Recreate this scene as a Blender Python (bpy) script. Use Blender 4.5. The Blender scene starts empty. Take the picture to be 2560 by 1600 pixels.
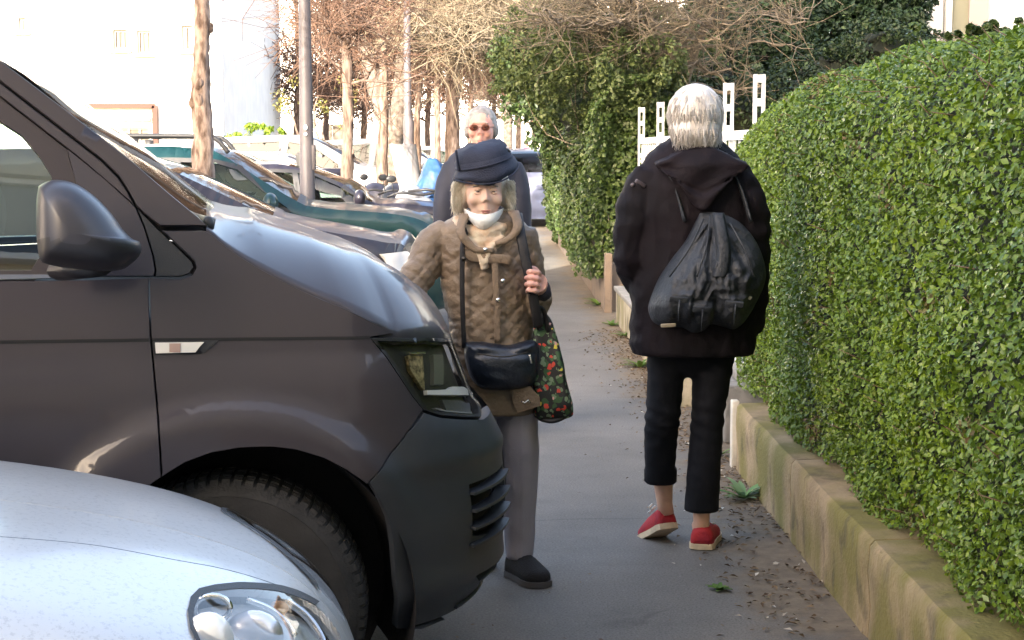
import bpy, bmesh, math, random
import numpy as np
from mathutils import Vector, Matrix, noise, Euler
from mathutils.geometry import delaunay_2d_cdt

random.seed(7); RNG = np.random.default_rng(7)
R = math.radians
scene = bpy.context.scene
COL = scene.collection

# ------------------------------------------------------------------ camera
FPX = 4200.0                       # focal length in pixels of the 2560 px wide photograph
CAMH = 1.5
PITCH = math.atan(425.0/FPX); YAW = math.atan(54.0/FPX)
cam_d = bpy.data.cameras.new('camera'); cam = bpy.data.objects.new('camera', cam_d); COL.objects.link(cam)
cam_d.sensor_width = 36.0; cam_d.lens = 36.0*FPX/2560.0
cam_d.clip_start = 0.05; cam_d.clip_end = 2000
cam.location = (0, 0, CAMH); cam.rotation_euler = (math.pi/2-PITCH, 0, -YAW)
scene.camera = cam
scene.render.resolution_x = 1024; scene.render.resolution_y = 640
cam_d.dof.use_dof = False

# ------------------------------------------------------------------ sky, sun, exposure
SUN_AZ = R(200)                    # compass-like: direction to the sun, measured from +Y clockwise
SUN_EL = R(25)
w = bpy.data.worlds.new("World"); scene.world = w; w.use_nodes = True
nt = w.node_tree; bg = nt.nodes['Background']
sky = nt.nodes.new('ShaderNodeTexSky'); sky.sky_type = 'NISHITA'; sky.sun_disc = False
sky.sun_elevation = SUN_EL; sky.sun_rotation = SUN_AZ
sky.air_density = 0.8; sky.dust_density = 5.0; sky.ozone_density = 0.3
wb = nt.nodes.new('ShaderNodeMix'); wb.data_type = 'RGBA'; wb.blend_type = 'MULTIPLY'; wb.inputs[0].default_value = 1; wb.inputs[7].default_value = (1.07, 1.0, .90, 1)
nt.links.new(sky.outputs[0], wb.inputs[6]); nt.links.new(wb.outputs[2], bg.inputs[0]); bg.inputs[1].default_value = 0.15
sun_d = bpy.data.lights.new('sun', 'SUN'); sun_d.energy = 2.4; sun_d.angle = R(0.5); sun_d.color = (1.0, 0.94, 0.85)
sun = bpy.data.objects.new('sun', sun_d); COL.objects.link(sun)
sdir = Vector((math.sin(SUN_AZ)*math.cos(SUN_EL), math.cos(SUN_AZ)*math.cos(SUN_EL), math.sin(SUN_EL)))
sun.rotation_euler = sdir.to_track_quat('Z', 'Y').to_euler()
sun.location = (-8, -6, 12)
scene.view_settings.view_transform = 'Standard'; scene.view_settings.look = 'None'
scene.view_settings.exposure = 3.0; scene.view_settings.gamma = 1.0; scene.view_settings.use_curve_mapping = False

# ------------------------------------------------------------------ tracing helpers (2419 px wide view of the photograph)
K = 2560.0/2419.0
_cr = Euler((math.pi/2-PITCH, 0, -YAW)).to_matrix()
CR = np.array(_cr)
def ray(dx, dy):
    v = np.array([(dx*K-1280.0)/FPX, (800.0-dy*K)/FPX, -1.0])
    return CR @ v
def at(dx, dy, Y):
    """world point on the ray of a traced pixel at world depth Y"""
    d = ray(dx, dy); t = Y/d[1]
    return np.array([d[0]*t, Y, CAMH+d[2]*t])
def ground(dx, dy, z=0.0):
    d = ray(dx, dy); t = (z-CAMH)/d[2]
    return np.array([d[0]*t, d[1]*t, z])
def proj(p):
    p = np.asarray(p, float); q = (p-np.array([0, 0, CAMH])) @ CR
    return np.stack([(1280.0+FPX*q[..., 0]/-q[..., 2])/K, (800.0-FPX*q[..., 1]/-q[..., 2])/K], -1)
def mpp(Y):                        # metres per traced pixel at depth Y
    return K*Y/FPX

# ------------------------------------------------------------------ materials
MATS = {}
def M(name, col=(.5,.5,.5), rough=.6, metal=0., var=0., vscale=6., vcol=None, bump=0., bscale=60., coat=0., spec=.5,
      emit=None, estr=1., alpha=1., trans=0., sss=0., sheen=0., detail=4., stretch=None, flake=0.):
    if name in MATS: return MATS[name]
    m = bpy.data.materials.new(name); m.use_nodes = True; MATS[name] = m
    n = m.node_tree.nodes; l = m.node_tree.links; b = n['Principled BSDF']
    b.inputs['Roughness'].default_value = rough; b.inputs['Metallic'].default_value = metal
    b.inputs['Specular IOR Level'].default_value = spec
    b.inputs['Coat Weight'].default_value = coat; b.inputs['Coat Roughness'].default_value = .04
    b.inputs['Base Color'].default_value = (*col, 1)
    if trans: b.inputs['Transmission Weight'].default_value = trans
    if alpha < 1: b.inputs['Alpha'].default_value = alpha
    if sss: b.inputs['Subsurface Weight'].default_value = sss; b.inputs['Subsurface Radius'].default_value = (.02,.008,.004); b.inputs['Subsurface Scale'].default_value = .5
    if sheen: b.inputs['Sheen Weight'].default_value = sheen
    if emit: b.inputs['Emission Color'].default_value = (*emit, 1); b.inputs['Emission Strength'].default_value = estr
    tc = n.new('ShaderNodeTexCoord'); src = tc.outputs['Object']
    if stretch:
        mp = n.new('ShaderNodeMapping'); mp.inputs['Scale'].default_value = stretch; l.new(src, mp.inputs[0]); src = mp.outputs[0]
    if var > 0 or vcol:
        t = n.new('ShaderNodeTexNoise'); t.inputs['Scale'].default_value = vscale; t.inputs['Detail'].default_value = detail
        l.new(src, t.inputs['Vector'])
        r = n.new('ShaderNodeValToRGB'); e = r.color_ramp.elements
        c2 = vcol or tuple(min(1, c*(1+var)) for c in col); c1 = col if vcol else tuple(c*(1-var) for c in col)
        e[0].position = .35; e[1].position = .65; e[0].color = (*c1, 1); e[1].color = (*c2, 1)
        l.new(t.outputs['Fac'], r.inputs[0]); l.new(r.outputs[0], b.inputs['Base Color'])
    if bump > 0:
        t2 = n.new('ShaderNodeTexNoise'); t2.inputs['Scale'].default_value = bscale; t2.inputs['Detail'].default_value = 5
        l.new(src, t2.inputs['Vector'])
        bp = n.new('ShaderNodeBump'); bp.inputs['Strength'].default_value = bump; bp.inputs['Distance'].default_value = .01
        l.new(t2.outputs['Fac'], bp.inputs['Height']); l.new(bp.outputs[0], b.inputs['Normal'])
    return m

def leaf_mat(name, c1, c2, c3=None, rough=.45, transl=.25, spec=.4):
    m = bpy.data.materials.new(name); m.use_nodes = True; MATS[name] = m
    n = m.node_tree.nodes; l = m.node_tree.links; b = n['Principled BSDF']
    b.inputs['Roughness'].default_value = rough; b.inputs['Specular IOR Level'].default_value = spec
    g = n.new('ShaderNodeNewGeometry'); r = n.new('ShaderNodeValToRGB'); e = r.color_ramp.elements
    e[0].color = (*c1, 1); e[1].color = (*c2, 1)
    if c3: x = e.new(.93); x.color = (*c2, 1); e[-1].color = (*c3, 1)
    l.new(g.outputs['Random Per Island'], r.inputs[0]); l.new(r.outputs[0], b.inputs['Base Color'])
    tr = n.new('ShaderNodeBsdfTranslucent'); l.new(r.outputs[0], tr.inputs[0])
    mx = n.new('ShaderNodeMixShader'); mx.inputs[0].default_value = transl
    l.new(b.outputs[0], mx.inputs[1]); l.new(tr.outputs[0], mx.inputs[2]); l.new(mx.outputs[0], n['Material Output'].inputs[0])
    return m

# ------------------------------------------------------------------ objects
ORG = {}
def tag(o, label=None, cat=None, group=None, kind=None):
    if label: o['label'] = label
    if cat: o['category'] = cat
    if group: o['group'] = group
    if kind: o['kind'] = kind
    return o
def thing(name, loc, label, cat, group=None):
    o = bpy.data.objects.new(name, None); COL.objects.link(o); o.location = tuple(loc); o.empty_display_size = .1
    ORG[o.name] = np.array(loc, float); return tag(o, label, cat, group)
def rawmesh(name, V, F):
    me = bpy.data.meshes.new(name); V = np.asarray(V, float)
    if isinstance(F, np.ndarray):
        me.vertices.add(len(V)); me.vertices.foreach_set('co', V.astype('f').ravel())
        k = F.shape[1]; me.loops.add(F.size); me.loops.foreach_set('vertex_index', F.astype('i').ravel())
        me.polygons.add(len(F)); me.polygons.foreach_set('loop_start', np.arange(0, F.size, k, dtype='i'))
        me.polygons.foreach_set('loop_total', np.full(len(F), k, 'i')); me.update(calc_edges=True)
    else:
        me.from_pydata([tuple(v) for v in V], [], [tuple(int(i) for i in f) for f in F]); me.update()
    return me
def part(name, V, F, m, parent=None, smooth=True, label=None, mi=None, fix=False, angle=None):
    """one mesh object; V in world coordinates"""
    V = np.asarray(V, float)
    o0 = ORG[parent.name] if parent is not None else np.zeros(3)
    me = rawmesh(name, V-o0, F)
    ms = m if isinstance(m, (list, tuple)) else [m]
    for x in ms: me.materials.append(x)
    if mi is not None: me.polygons.foreach_set('material_index', np.asarray(mi, 'i'))
    if fix:
        bm = bmesh.new(); bm.from_mesh(me); bmesh.ops.recalc_face_normals(bm, faces=bm.faces); bm.to_mesh(me); bm.free()
    if smooth: me.polygons.foreach_set('use_smooth', np.ones(len(me.polygons), bool))
    if angle: me.set_sharp_from_angle(angle=R(angle))
    o = bpy.data.objects.new(name, me); COL.objects.link(o)
    if parent is not None: o.parent = parent; ORG[o.name] = o0
    else: ORG[o.name] = np.zeros(3)
    if label: o['label'] = label
    return o

class G:
    """collects shapes into one mesh"""
    def __init__(s): s.V = []; s.F = []; s.MI = []; s.n = 0; s.mi = 0
    def add(s, V, F):
        V = np.asarray(V, float)
        s.V.append(V); s.F += [tuple(int(i)+s.n for i in f) for f in F]; s.MI += [s.mi]*len(F); s.n += len(V); return s
    def box(s, c, size, rot=None, bev=0.):
        x, y, z = [v/2 for v in size]
        if bev <= 0:
            V = np.array([(i*x, j*y, k*z) for i in (-1,1) for j in (-1,1) for k in (-1,1)], float)
            F = [(0,1,3,2),(4,6,7,5),(0,4,5,1),(2,3,7,6),(0,2,6,4),(1,5,7,3)]
        else:
            bm = bmesh.new(); bmesh.ops.create_cube(bm, size=1); bmesh.ops.scale(bm, vec=(2*x,2*y,2*z), verts=bm.verts)
            bmesh.ops.bevel(bm, geom=list(bm.edges), offset=bev, segments=2, affect='EDGES', profile=.6)
            bm.verts.ensure_lookup_table(); V = np.array([v.co for v in bm.verts]); F = [[v.index for v in f.verts] for f in bm.faces]; bm.free()
        if rot is not None: V = V @ np.array(Euler(rot).to_matrix()).T
        return s.add(V+np.array(c), F)
    def tube(s, P, r, n=8, cap=True, flat=None, up=None):
        P = np.asarray(P, float); m = len(P); r = np.full(m, r) if np.isscalar(r) else np.asarray(r, float)
        T = np.gradient(P, axis=0); T /= np.linalg.norm(T, axis=1)[:, None]+1e-12
        a = np.array(up, float) if up is not None else (np.array([0, 0, 1.]) if abs(T[0][2]) < .9 else np.array([1., 0, 0]))
        V = []; ang = np.linspace(0, 2*np.pi, n, endpoint=False)
        for i in range(m):
            if up is not None: a = np.array(up, float)
            u = a-T[i]*a.dot(T[i]); u /= np.linalg.norm(u)+1e-12; v = np.cross(T[i], u); a = u
            f = 1 if flat is None else flat
            V.append(P[i]+r[i]*(np.cos(ang)[:, None]*u*f+np.sin(ang)[:, None]*v))
        V = np.concatenate(V); F = [(i*n+j, i*n+(j+1) % n, (i+1)*n+(j+1) % n, (i+1)*n+j) for i in range(m-1) for j in range(n)]
        if cap: F += [tuple(range(n-1, -1, -1)), tuple((m-1)*n+j for j in range(n))]
        return s.add(V, F)
    def ell(s, c, r, rot=None, nu=16, nv=10):
        V = [(0, 0, -1)]; 
        for i in range(1, nv):
            t = -math.pi/2+math.pi*i/nv
            V += [(math.cos(t)*math.cos(2*math.pi*j/nu), math.cos(t)*math.sin(2*math.pi*j/nu), math.sin(t)) for j in range(nu)]
        V.append((0, 0, 1)); V = np.array(V)*np.array(r if not np.isscalar(r) else (r,)*3)
        F = [(0, 1+(j+1) % nu, 1+j) for j in range(nu)]
        for i in range(nv-2): F += [(1+i*nu+j, 1+i*nu+(j+1) % nu, 1+(i+1)*nu+(j+1) % nu, 1+(i+1)*nu+j) for j in range(nu)]
        l = 1+(nv-2)*nu; F += [(l+j, l+(j+1) % nu, l+nu) for j in range(nu)]
        if rot is not None: V = V @ np.array(Euler(rot).to_matrix()).T
        return s.add(V+np.array(c), F)
    def lathe(s, prof, c, axis='Z', n=24, rot=None):
        V = []; m = len(prof)
        for r_, h in prof:
            for j in range(n):
                a = 2*math.pi*j/n; x, y = r_*math.cos(a), r_*math.sin(a)
                V.append({'Z': (x, y, h), 'Y': (x, h, y), 'X': (h, x, y)}[axis])
        V = np.array(V)
        if rot is not None: V = V @ np.array(Euler(rot).to_matrix()).T
        F = [(i*n+j, i*n+(j+1) % n, (i+1)*n+(j+1) % n, (i+1)*n+j) for i in range(m-1) for j in range(n)]
        return s.add(V+np.array(c), F)
    def loft(s, rings, cap=True, closed=True):
        """rings: list of (n,3) arrays"""
        n = len(rings[0]); V = np.concatenate(rings); m = len(rings)
        k = n if closed else n-1
        F = [(i*n+j, i*n+(j+1) % n, (i+1)*n+(j+1) % n, (i+1)*n+j) for i in range(m-1) for j in range(k)]
        if cap and closed: F += [tuple(range(n-1, -1, -1)), tuple((m-1)*n+j for j in range(n))]
        return s.add(V, F)
    def done(s, name, m, parent=None, smooth=True, **kw):
        return part(name, np.concatenate(s.V), s.F, m, parent, smooth, mi=(s.MI if isinstance(m, (list, tuple)) else None), **kw)
    def vf(s): return np.concatenate(s.V), s.F

def remesh(g, voxel, smooth_it=3, smooth_f=.5):
    """union of closed shapes as one continuous surface"""
    V, F = g.vf() if isinstance(g, G) else g
    me = rawmesh('tmp', V, F); o = bpy.data.objects.new('tmp', me); COL.objects.link(o)
    md = o.modifiers.new('r', 'REMESH'); md.mode = 'VOXEL'; md.voxel_size = voxel; md.use_smooth_shade = True
    if smooth_it:
        sm = o.modifiers.new('s', 'SMOOTH'); sm.iterations = smooth_it; sm.factor = smooth_f
    dg = bpy.context.evaluated_depsgraph_get(); ev = o.evaluated_get(dg); m2 = ev.to_mesh()
    V = np.empty(len(m2.vertices)*3, 'f'); m2.vertices.foreach_get('co', V); V = V.reshape(-1, 3).astype(float)
    N = np.empty(len(m2.vertices)*3, 'f'); m2.vertices.foreach_get('normal', N); N = N.reshape(-1, 3).astype(float)
    F = [tuple(p.vertices) for p in m2.polygons]
    ev.to_mesh_clear(); bpy.data.objects.remove(o); bpy.data.meshes.remove(me)
    if len(F) and all(len(f) == 4 for f in F): F = np.array(F)
    return V, F, N

def nz(P, s, seed=0):
    """vector of smooth noise values in about -1..1 at points P*s"""
    P = np.asarray(P)*s+seed*17.3
    return np.array([noise.noise(Vector(p)) for p in P])
def ss(x, a, b):
    t = np.clip((np.asarray(x, float)-a)/(b-a), 0, 1); return t*t*(3-2*t)
def spline(pts, n):
    """Catmull-Rom through control points, n samples"""
    P = np.asarray(pts, float); m = len(P)
    if m < 3: return np.array([P[0]+(P[-1]-P[0])*t for t in np.linspace(0, 1, n)])
    Q = np.vstack([2*P[0]-P[1], P, 2*P[-1]-P[-2]]); out = []
    for u in np.linspace(0, m-1-1e-9, n):
        i = int(u); t = u-i; a, b, c, d = Q[i], Q[i+1], Q[i+2], Q[i+3]
        out.append(.5*((2*b)+(-a+c)*t+(2*a-5*b+4*c-d)*t*t+(-a+3*b-3*c+d)*t**3))
    return np.array(out)

def leaves(P, N, size, jit=.6, aspect=.55, fold=.25, rng=RNG):
    """leaf-sized folded faces at points P facing roughly N: (V, quads)"""
    k = len(P); N = N+rng.normal(0, jit, (k, 3)); N /= np.linalg.norm(N, axis=1)[:, None]+1e-9
    a = rng.normal(0, 1, (k, 3)); a -= N*np.sum(a*N, 1)[:, None]; a /= np.linalg.norm(a, axis=1)[:, None]+1e-9
    b = np.cross(N, a); L = size*rng.uniform(.6, 1.3, k)[:, None]; W = L*aspect
    base = P-a*L*.5; tip = P+a*L*.5; up = N*L*fold
    v = np.stack([base, P-a*L*.12+b*W*.5+up, tip, P-a*L*.12-b*W*.5+up], 1)   # base, side, tip, side
    V = v.reshape(-1, 3); i = np.arange(k)[:, None]*4
    F = np.concatenate([i+np.array([0, 1, 2]), i+np.array([0, 2, 3])], 1).reshape(-1, 3)
    return V, F
# ------------------------------------------------------------------ ground
def pavement_mat():
    m = bpy.data.materials.new('pavement asphalt'); m.use_nodes = True
    n = m.node_tree.nodes; l = m.node_tree.links; b = n['Principled BSDF']; b.inputs['Roughness'].default_value = .8
    b.inputs['Specular IOR Level'].default_value = .35
    tc = n.new('ShaderNodeTexCoord'); P = tc.outputs['Object']
    def N(scale, det=4, rough=.6):
        t = n.new('ShaderNodeTexNoise'); t.inputs['Scale'].default_value = scale; t.inputs['Detail'].default_value = det
        t.inputs['Roughness'].default_value = rough; l.new(P, t.inputs['Vector']); return t.outputs['Fac']
    def ramp(src, a, b_, c1, c2):
        r = n.new('ShaderNodeValToRGB'); e = r.color_ramp.elements; e[0].position = a; e[1].position = b_
        e[0].color = (*c1, 1); e[1].color = (*c2, 1); l.new(src, r.inputs[0]); return r.outputs[0]
    def mix(f, a, b_, mode='MIX'):
        x = n.new('ShaderNodeMix'); x.data_type = 'RGBA'; x.blend_type = mode
        if isinstance(f, float): x.inputs[0].default_value = f
        else: l.new(f, x.inputs[0])
        for s, v in ((6, a), (7, b_)):
            if isinstance(v, tuple): x.inputs[s].default_value = (*v, 1)
            else: l.new(v, x.inputs[s])
        return x.outputs[2]
    base = ramp(N(1.3, 6), .3, .7, (.118, .112, .104), (.188, .178, .165))
    grain = ramp(N(120, 4, .8), .38, .64, (.66, .66, .66), (1.30, 1.30, 1.30))
    c = mix(1.0, base, grain, 'MULTIPLY')
    # pale scuffs and chewing-gum spots
    v = n.new('ShaderNodeTexVoronoi'); v.inputs['Scale'].default_value = 9; l.new(P, v.inputs['Vector'])
    c = mix(ramp(v.outputs['Distance'], .03, .05, (.5,)*3, (0,)*3), c, (.24, .24, .235))
    # trodden earth against the wall: a strip with its own ragged edge
    sx = n.new('ShaderNodeSeparateXYZ'); l.new(P, sx.inputs[0])
    ad = n.new('ShaderNodeMath'); ad.operation = 'MULTIPLY_ADD'; l.new(N(2.6, 5), ad.inputs[0]); ad.inputs[1].default_value = .75; l.new(sx.outputs[0], ad.inputs[2])
    hf = n.new('ShaderNodeMath'); hf.operation = 'MULTIPLY'; hf.inputs[1].default_value = .5; l.new(ad.outputs[0], hf.inputs[0])
    f = ramp(hf.outputs[0], .61, .69, (0,)*3, (.85,)*3)
    dirt = ramp(N(14, 6, .7), .3, .7, (.095, .072, .048), (.215, .168, .115))
    c = mix(f, c, dirt)
    # fine cracks and darker trodden patches
    dn = n.new('ShaderNodeTexNoise'); dn.inputs['Scale'].default_value = 5; l.new(P, dn.inputs['Vector'])
    dm = n.new('ShaderNodeMix'); dm.data_type = 'VECTOR'; dm.inputs[0].default_value = .16; l.new(P, dm.inputs[4]); l.new(dn.outputs['Color'], dm.inputs[5])
    cv = n.new('ShaderNodeTexVoronoi'); cv.feature = 'DISTANCE_TO_EDGE'; cv.inputs['Scale'].default_value = .75; l.new(dm.outputs[1], cv.inputs['Vector'])
    ck = mix(1.0, ramp(cv.outputs['Distance'], .002, .010, (1,)*3, (0,)*3), ramp(N(1.1, 2), .56, .66, (0,)*3, (.4,)*3), 'MULTIPLY')
    c = mix(ck, c, (.035, .032, .03))
    c = mix(ramp(N(2.2, 6, .7), .54, .70, (0,)*3, (.32,)*3), c, (.06, .056, .054))
    c = mix(ramp(N(34, 3, .7), .66, .72, (0,)*3, (.45,)*3), c, (.30, .29, .27))
    # transverse repair joints
    wv = n.new('ShaderNodeMath'); wv.operation = 'MULTIPLY_ADD'; l.new(N(3, 3), wv.inputs[0]); wv.inputs[1].default_value = .12; l.new(sx.outputs[1], wv.inputs[2])
    md = n.new('ShaderNodeMath'); md.operation = 'PINGPONG'; l.new(wv.outputs[0], md.inputs[0]); md.inputs[1].default_value = 1.7
    c = mix(ramp(md.outputs[0], .0, .008, (.6,)*3, (0,)*3), c, (.05, .05, .05))
    l.new(c, b.inputs['Base Color'])
    bp = n.new('ShaderNodeBump'); bp.inputs['Strength'].default_value = .35; bp.inputs['Distance'].default_value = .004
    l.new(N(200, 3), bp.inputs['Height']); l.new(bp.outputs[0], b.inputs['Normal'])
    return m

def sheet(name, x0, x1, y0, y1, z, m, kind='structure'):
    g = G(); g.add([(x0, y0, z), (x1, y0, z), (x1, y1, z), (x0, y1, z)], [(0, 1, 2, 3)])
    o = g.done(name, m, smooth=False); o['kind'] = kind; return o
sheet('ground', -600, 600, -200, 900, -.012, M('gravelly earth', (.20, .18, .14), .9, var=.3, vscale=.6))
sheet('road', -11.0, -.95, -6, 400, -.004, M('road asphalt', (.10, .10, .105), .85, var=.2, vscale=3, bump=.3, bscale=200))
sheet('pavement', -.95, 1.9, -6, 400, 0., pavement_mat())
sheet('lawn', -24, -11.0, 20, 60, .03, M('lawn green', (.16, .24, .04), .9, var=.4, vscale=8))

# pale flecks, petals and dead leaves on the pavement
def litter():
    k = 420; P = np.stack([RNG.uniform(-.6, 1.15, k), RNG.uniform(3.4, 16, k), np.full(k, .006)], 1)
    k2 = 3200; x = 1.16-np.abs(RNG.normal(0, .17, k2)); Q = np.stack([x, RNG.uniform(3.3, 14, k2), np.full(k2, .008)], 1)
    kp = nz(Q*np.array([1, .6, 1]), 3.2, 7)+RNG.normal(0, .25, k2) > -.22; Q = Q[kp]; k2 = len(Q)
    V, F = leaves(P, np.tile([0, 0, 1.], (k, 1)), .016, jit=.15, aspect=.5, fold=.05)
    V2, F2 = leaves(Q, np.tile([0, 0, 1.], (k2, 1)), .026, jit=.3, aspect=.45, fold=.15)
    V[:, 2] = np.maximum(V[:, 2], .003); V2[:, 2] = np.maximum(V2[:, 2], .003)
    V = np.vstack([V, V2]); F = np.vstack([F, F2+len(P)*4])
    o = part('fallen_leaves', V, F, leaf_mat('litter', (.06, .035, .02), (.20, .14, .08), (.62, .60, .55), .8, .0), smooth=False)
    tag(o, 'dead leaves and pale petals scattered over the pavement', kind='stuff')
litter()

# ------------------------------------------------------------------ near retaining wall
def wall_mat(name, moss=1.0, base=(.30, .225, .135)):
    m = bpy.data.materials.new(name); m.use_nodes = True
    n = m.node_tree.nodes; l = m.node_tree.links; b = n['Principled BSDF']; b.inputs['Roughness'].default_value = .9
    tc = n.new('ShaderNodeTexCoord'); P = tc.outputs['Object']
    def N(scale, det=5, stretch=None):
        t = n.new('ShaderNodeTexNoise'); t.inputs['Scale'].default_value = scale; t.inputs['Detail'].default_value = det
        if stretch:
            mp = n.new('ShaderNodeMapping'); mp.inputs['Scale'].default_value = stretch; l.new(P, mp.inputs[0]); l.new(mp.outputs[0], t.inputs['Vector'])
        else: l.new(P, t.inputs['Vector'])
        return t.outputs['Fac']
    def ramp(src, a, b_, c1, c2):
        r = n.new('ShaderNodeValToRGB'); e = r.color_ramp.elements; e[0].position = a; e[1].position = b_
        e[0].color = (*c1, 1); e[1].color = (*c2, 1); l.new(src, r.inputs[0]); return r.outputs[0]
    def mix(f, a, b_):
        x = n.new('ShaderNodeMix'); x.data_type = 'RGBA'
        l.new(f, x.inputs[0])
        for s, v in ((6, a), (7, b_)):
            if isinstance(v, tuple): x.inputs[s].default_value = (*v, 1)
            else: l.new(v, x.inputs[s])
        return x.outputs[2]
    c = ramp(N(7), .3, .7, tuple(v*.75 for v in base), tuple(v*1.25 for v in base))
    c = mix(ramp(N(3, 6, (1, 1, .6)), .40, .58, (0,)*3, (.85*moss,)*3), c, (.150, .135, .025))
    c = mix(ramp(N(9, 6, (1, 1, .65)), .56, .68, (0,)*3, (.6,)*3), c, (.07, .055, .035))
    l.new(c, b.inputs['Base Color'])
    bp = n.new('ShaderNodeBump'); bp.inputs['Strength'].default_value = .6; bp.inputs['Distance'].default_value = .01
    l.new(N(60, 6), bp.inputs['Height']); l.new(bp.outputs[0], b.inputs['Normal'])
    return m
WX = 1.155
def near_wall():
    t = thing('garden_wall', (WX, 5, 0), 'low mossy concrete retaining wall under the near clipped hedge', 'wall')
    wm = wall_mat('mossy concrete'); z1 = .315
    ys = [1.2, 2.5, 3.97, 5.05, 6.4, 7.86]
    for a, b in zip(ys[:-1], ys[1:]):                 # cast slabs with open joints
        g = G(); ny = 24; prof = [(0, -.02), (.004, .10), (-.004, .22), (0, z1-.018), (.014, z1), (.13, z1+.003), (.27, z1-.004), (.27, -.02)]
        rings = []
        for i in range(ny+1):
            y = a+.005+(b-a-.01)*i/ny; r = []
            for (dx, z) in prof:
                d = noise.noise(Vector((dx*5+3, y*2.2, z*6)))*.006
                e = .008 if i in (0, ny) else 0
                r.append((WX+dx+d+(e if dx < .1 else 0), y, z+(d*.7 if z > .2 else 0)-(e if z > .2 else 0)))
            rings.append(np.array(r))
        g.loft(rings); g.done('slab', wm, t, fix=True, angle=40)
    g = G(); g.box((WX+.004, 7.875, .155), (.035, .06, .33), bev=.006)
    g.done('end_strip', M('pale rendered end', (.55, .52, .46), .85, var=.2, vscale=9), t)
near_wall()
g = G(); g.box((WX+.6, 5, .14), (.68, 5.7, .28)); o = g.done('planting_bed', M('dark soil', (.05, .035, .025), .95, var=.3, vscale=20, bump=.6, bscale=40), smooth=False); o['kind'] = 'structure'

# ------------------------------------------------------------------ near hedge
def prof_hedge(y):
    """cross-section of the hedge at depth y: list of (x, z) from foot over the top to the back"""
    top = np.interp(y, [1, 6.2, 7.6, 8.2, 8.85], [1.80, 1.835, 1.775, 1.70, 1.56])
    return np.array([(WX+.11, .325), (WX+.075, .60), (WX+.05, .95), (WX+.055, top-.30), (WX+.12, top-.10), (WX+.32, top-.0), (WX+.85, top+.05), (WX+1.25, top-.05), (WX+1.5, top-.5), (WX+1.5, .3)])
def hedge():
    t = thing('hedge', (WX+.7, 5.5, .3), 'large dense green clipped hedge with small glossy leaves above the mossy wall', 'hedge')
    ys = np.concatenate([np.linspace(1.6, 8.4, 98), 8.4+.45*np.sin(np.linspace(.1, math.pi/2, 10))]); rings = []
    for i, y in enumerate(ys):
        p = spline(prof_hedge(y), 60); c = np.array([WX+.75, 1.0])
        if y > 8.4: s = math.cos(min(1., (y-8.4)/.452)*math.pi/2)**.4; p = c+(p-c)*(.12+.88*s)
        rings.append(np.stack([p[:, 0], np.full(60, y), p[:, 1]], 1))
    S = np.array(rings)
    bump = nz(S.reshape(-1, 3), 3.2, 1).reshape(S.shape[:2])*.045+nz(S.reshape(-1, 3), 9, 2).reshape(S.shape[:2])*.022
    c = np.stack([np.full(len(ys), WX+.75), ys, np.full(len(ys), 1.0)], 1)[:, None]
    d = S-c; d /= np.linalg.norm(d, axis=2)[..., None]
    S = S+d*bump[..., None]
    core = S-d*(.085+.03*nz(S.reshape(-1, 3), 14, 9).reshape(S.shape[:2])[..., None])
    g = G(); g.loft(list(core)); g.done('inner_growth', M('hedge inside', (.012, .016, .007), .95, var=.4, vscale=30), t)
    # leaves scattered over the skin
    A, B, C_, D = S[:-1, :-1], S[1:, :-1], S[1:, 1:], S[:-1, 1:]
    Nn = np.cross(B-A, D-A); ar = np.linalg.norm(Nn, axis=2); Nn = Nn/ar[..., None]
    sgn = np.sign(np.sum(Nn*(A-c[:-1]), 2))[..., None]; Nn *= sgn
    vis = (Nn[..., 0] < .3) | (Nn[..., 1] < 0) | (Nn[..., 2] > .5) | (A[..., 1] > 8.4)
    pr = (ar*vis*(A[..., 1] > 2.2)).ravel(); pr /= pr.sum()
    k = 205000; idx = RNG.choice(len(pr), k, p=pr); u, v = RNG.random((2, k, 1))
    f = lambda X: X.reshape(-1, 3)[idx]
    P = (f(A)*(1-u)+f(B)*u)*(1-v)+(f(D)*(1-u)+f(C_)*u)*v; Nr = f(Nn)
    depth = RNG.random(k)**1.6*.075-.012
    P = P-Nr*depth[:, None]
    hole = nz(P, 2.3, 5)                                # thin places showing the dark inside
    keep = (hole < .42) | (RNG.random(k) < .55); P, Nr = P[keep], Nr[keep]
    Nr = Nr*.75+np.array([-.1, -.15, .55])
    V, F = leaves(P, Nr, .0215, jit=.6, aspect=.62, fold=.13)
    tone = nz(P, .9, 12)+.5*nz(P, 3.5, 14)+.5*ss(P[:, 2], 1.5, 1.9)*0; fresh = (tone+RNG.normal(0, .35, len(P)) > .08)
    dry = (nz(P, 4.5, 22) > .52) & (RNG.random(len(P)) < .55)
    mi = np.where(dry, 2, np.where(fresh, 1, 0)); mi = np.repeat(mi, 2)
    part('foliage', V, F, [leaf_mat('hedge leaf', (.062, .118, .012), (.165, .248, .026), (.24, .31, .12), .36, .22), leaf_mat('fresh hedge leaf', (.080, .140, .010), (.205, .295, .022), (.30, .36, .10), .36, .25), leaf_mat('dry hedge leaf', (.10, .055, .02), (.17, .16, .05), (.24, .17, .09), .6, .1)], t, smooth=False, mi=mi)
    # sprigs standing proud
    g = G()
    for i in range(260):
        y = RNG.uniform(3.6, 7.6); p = spline(prof_hedge(y), 60)[RNG.integers(2, 44)]
        g.tube([(p[0], y, p[1]), (p[0]+RNG.normal(0, .03)-.03, y+RNG.normal(0, .03), p[1]+RNG.uniform(0, .05))], [.002, .001], 4)
    tw = g.done('twigs', M('hedge twig', (.16, .10, .06), .8), t); tw['kind'] = 'stuff'
hedge()

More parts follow.
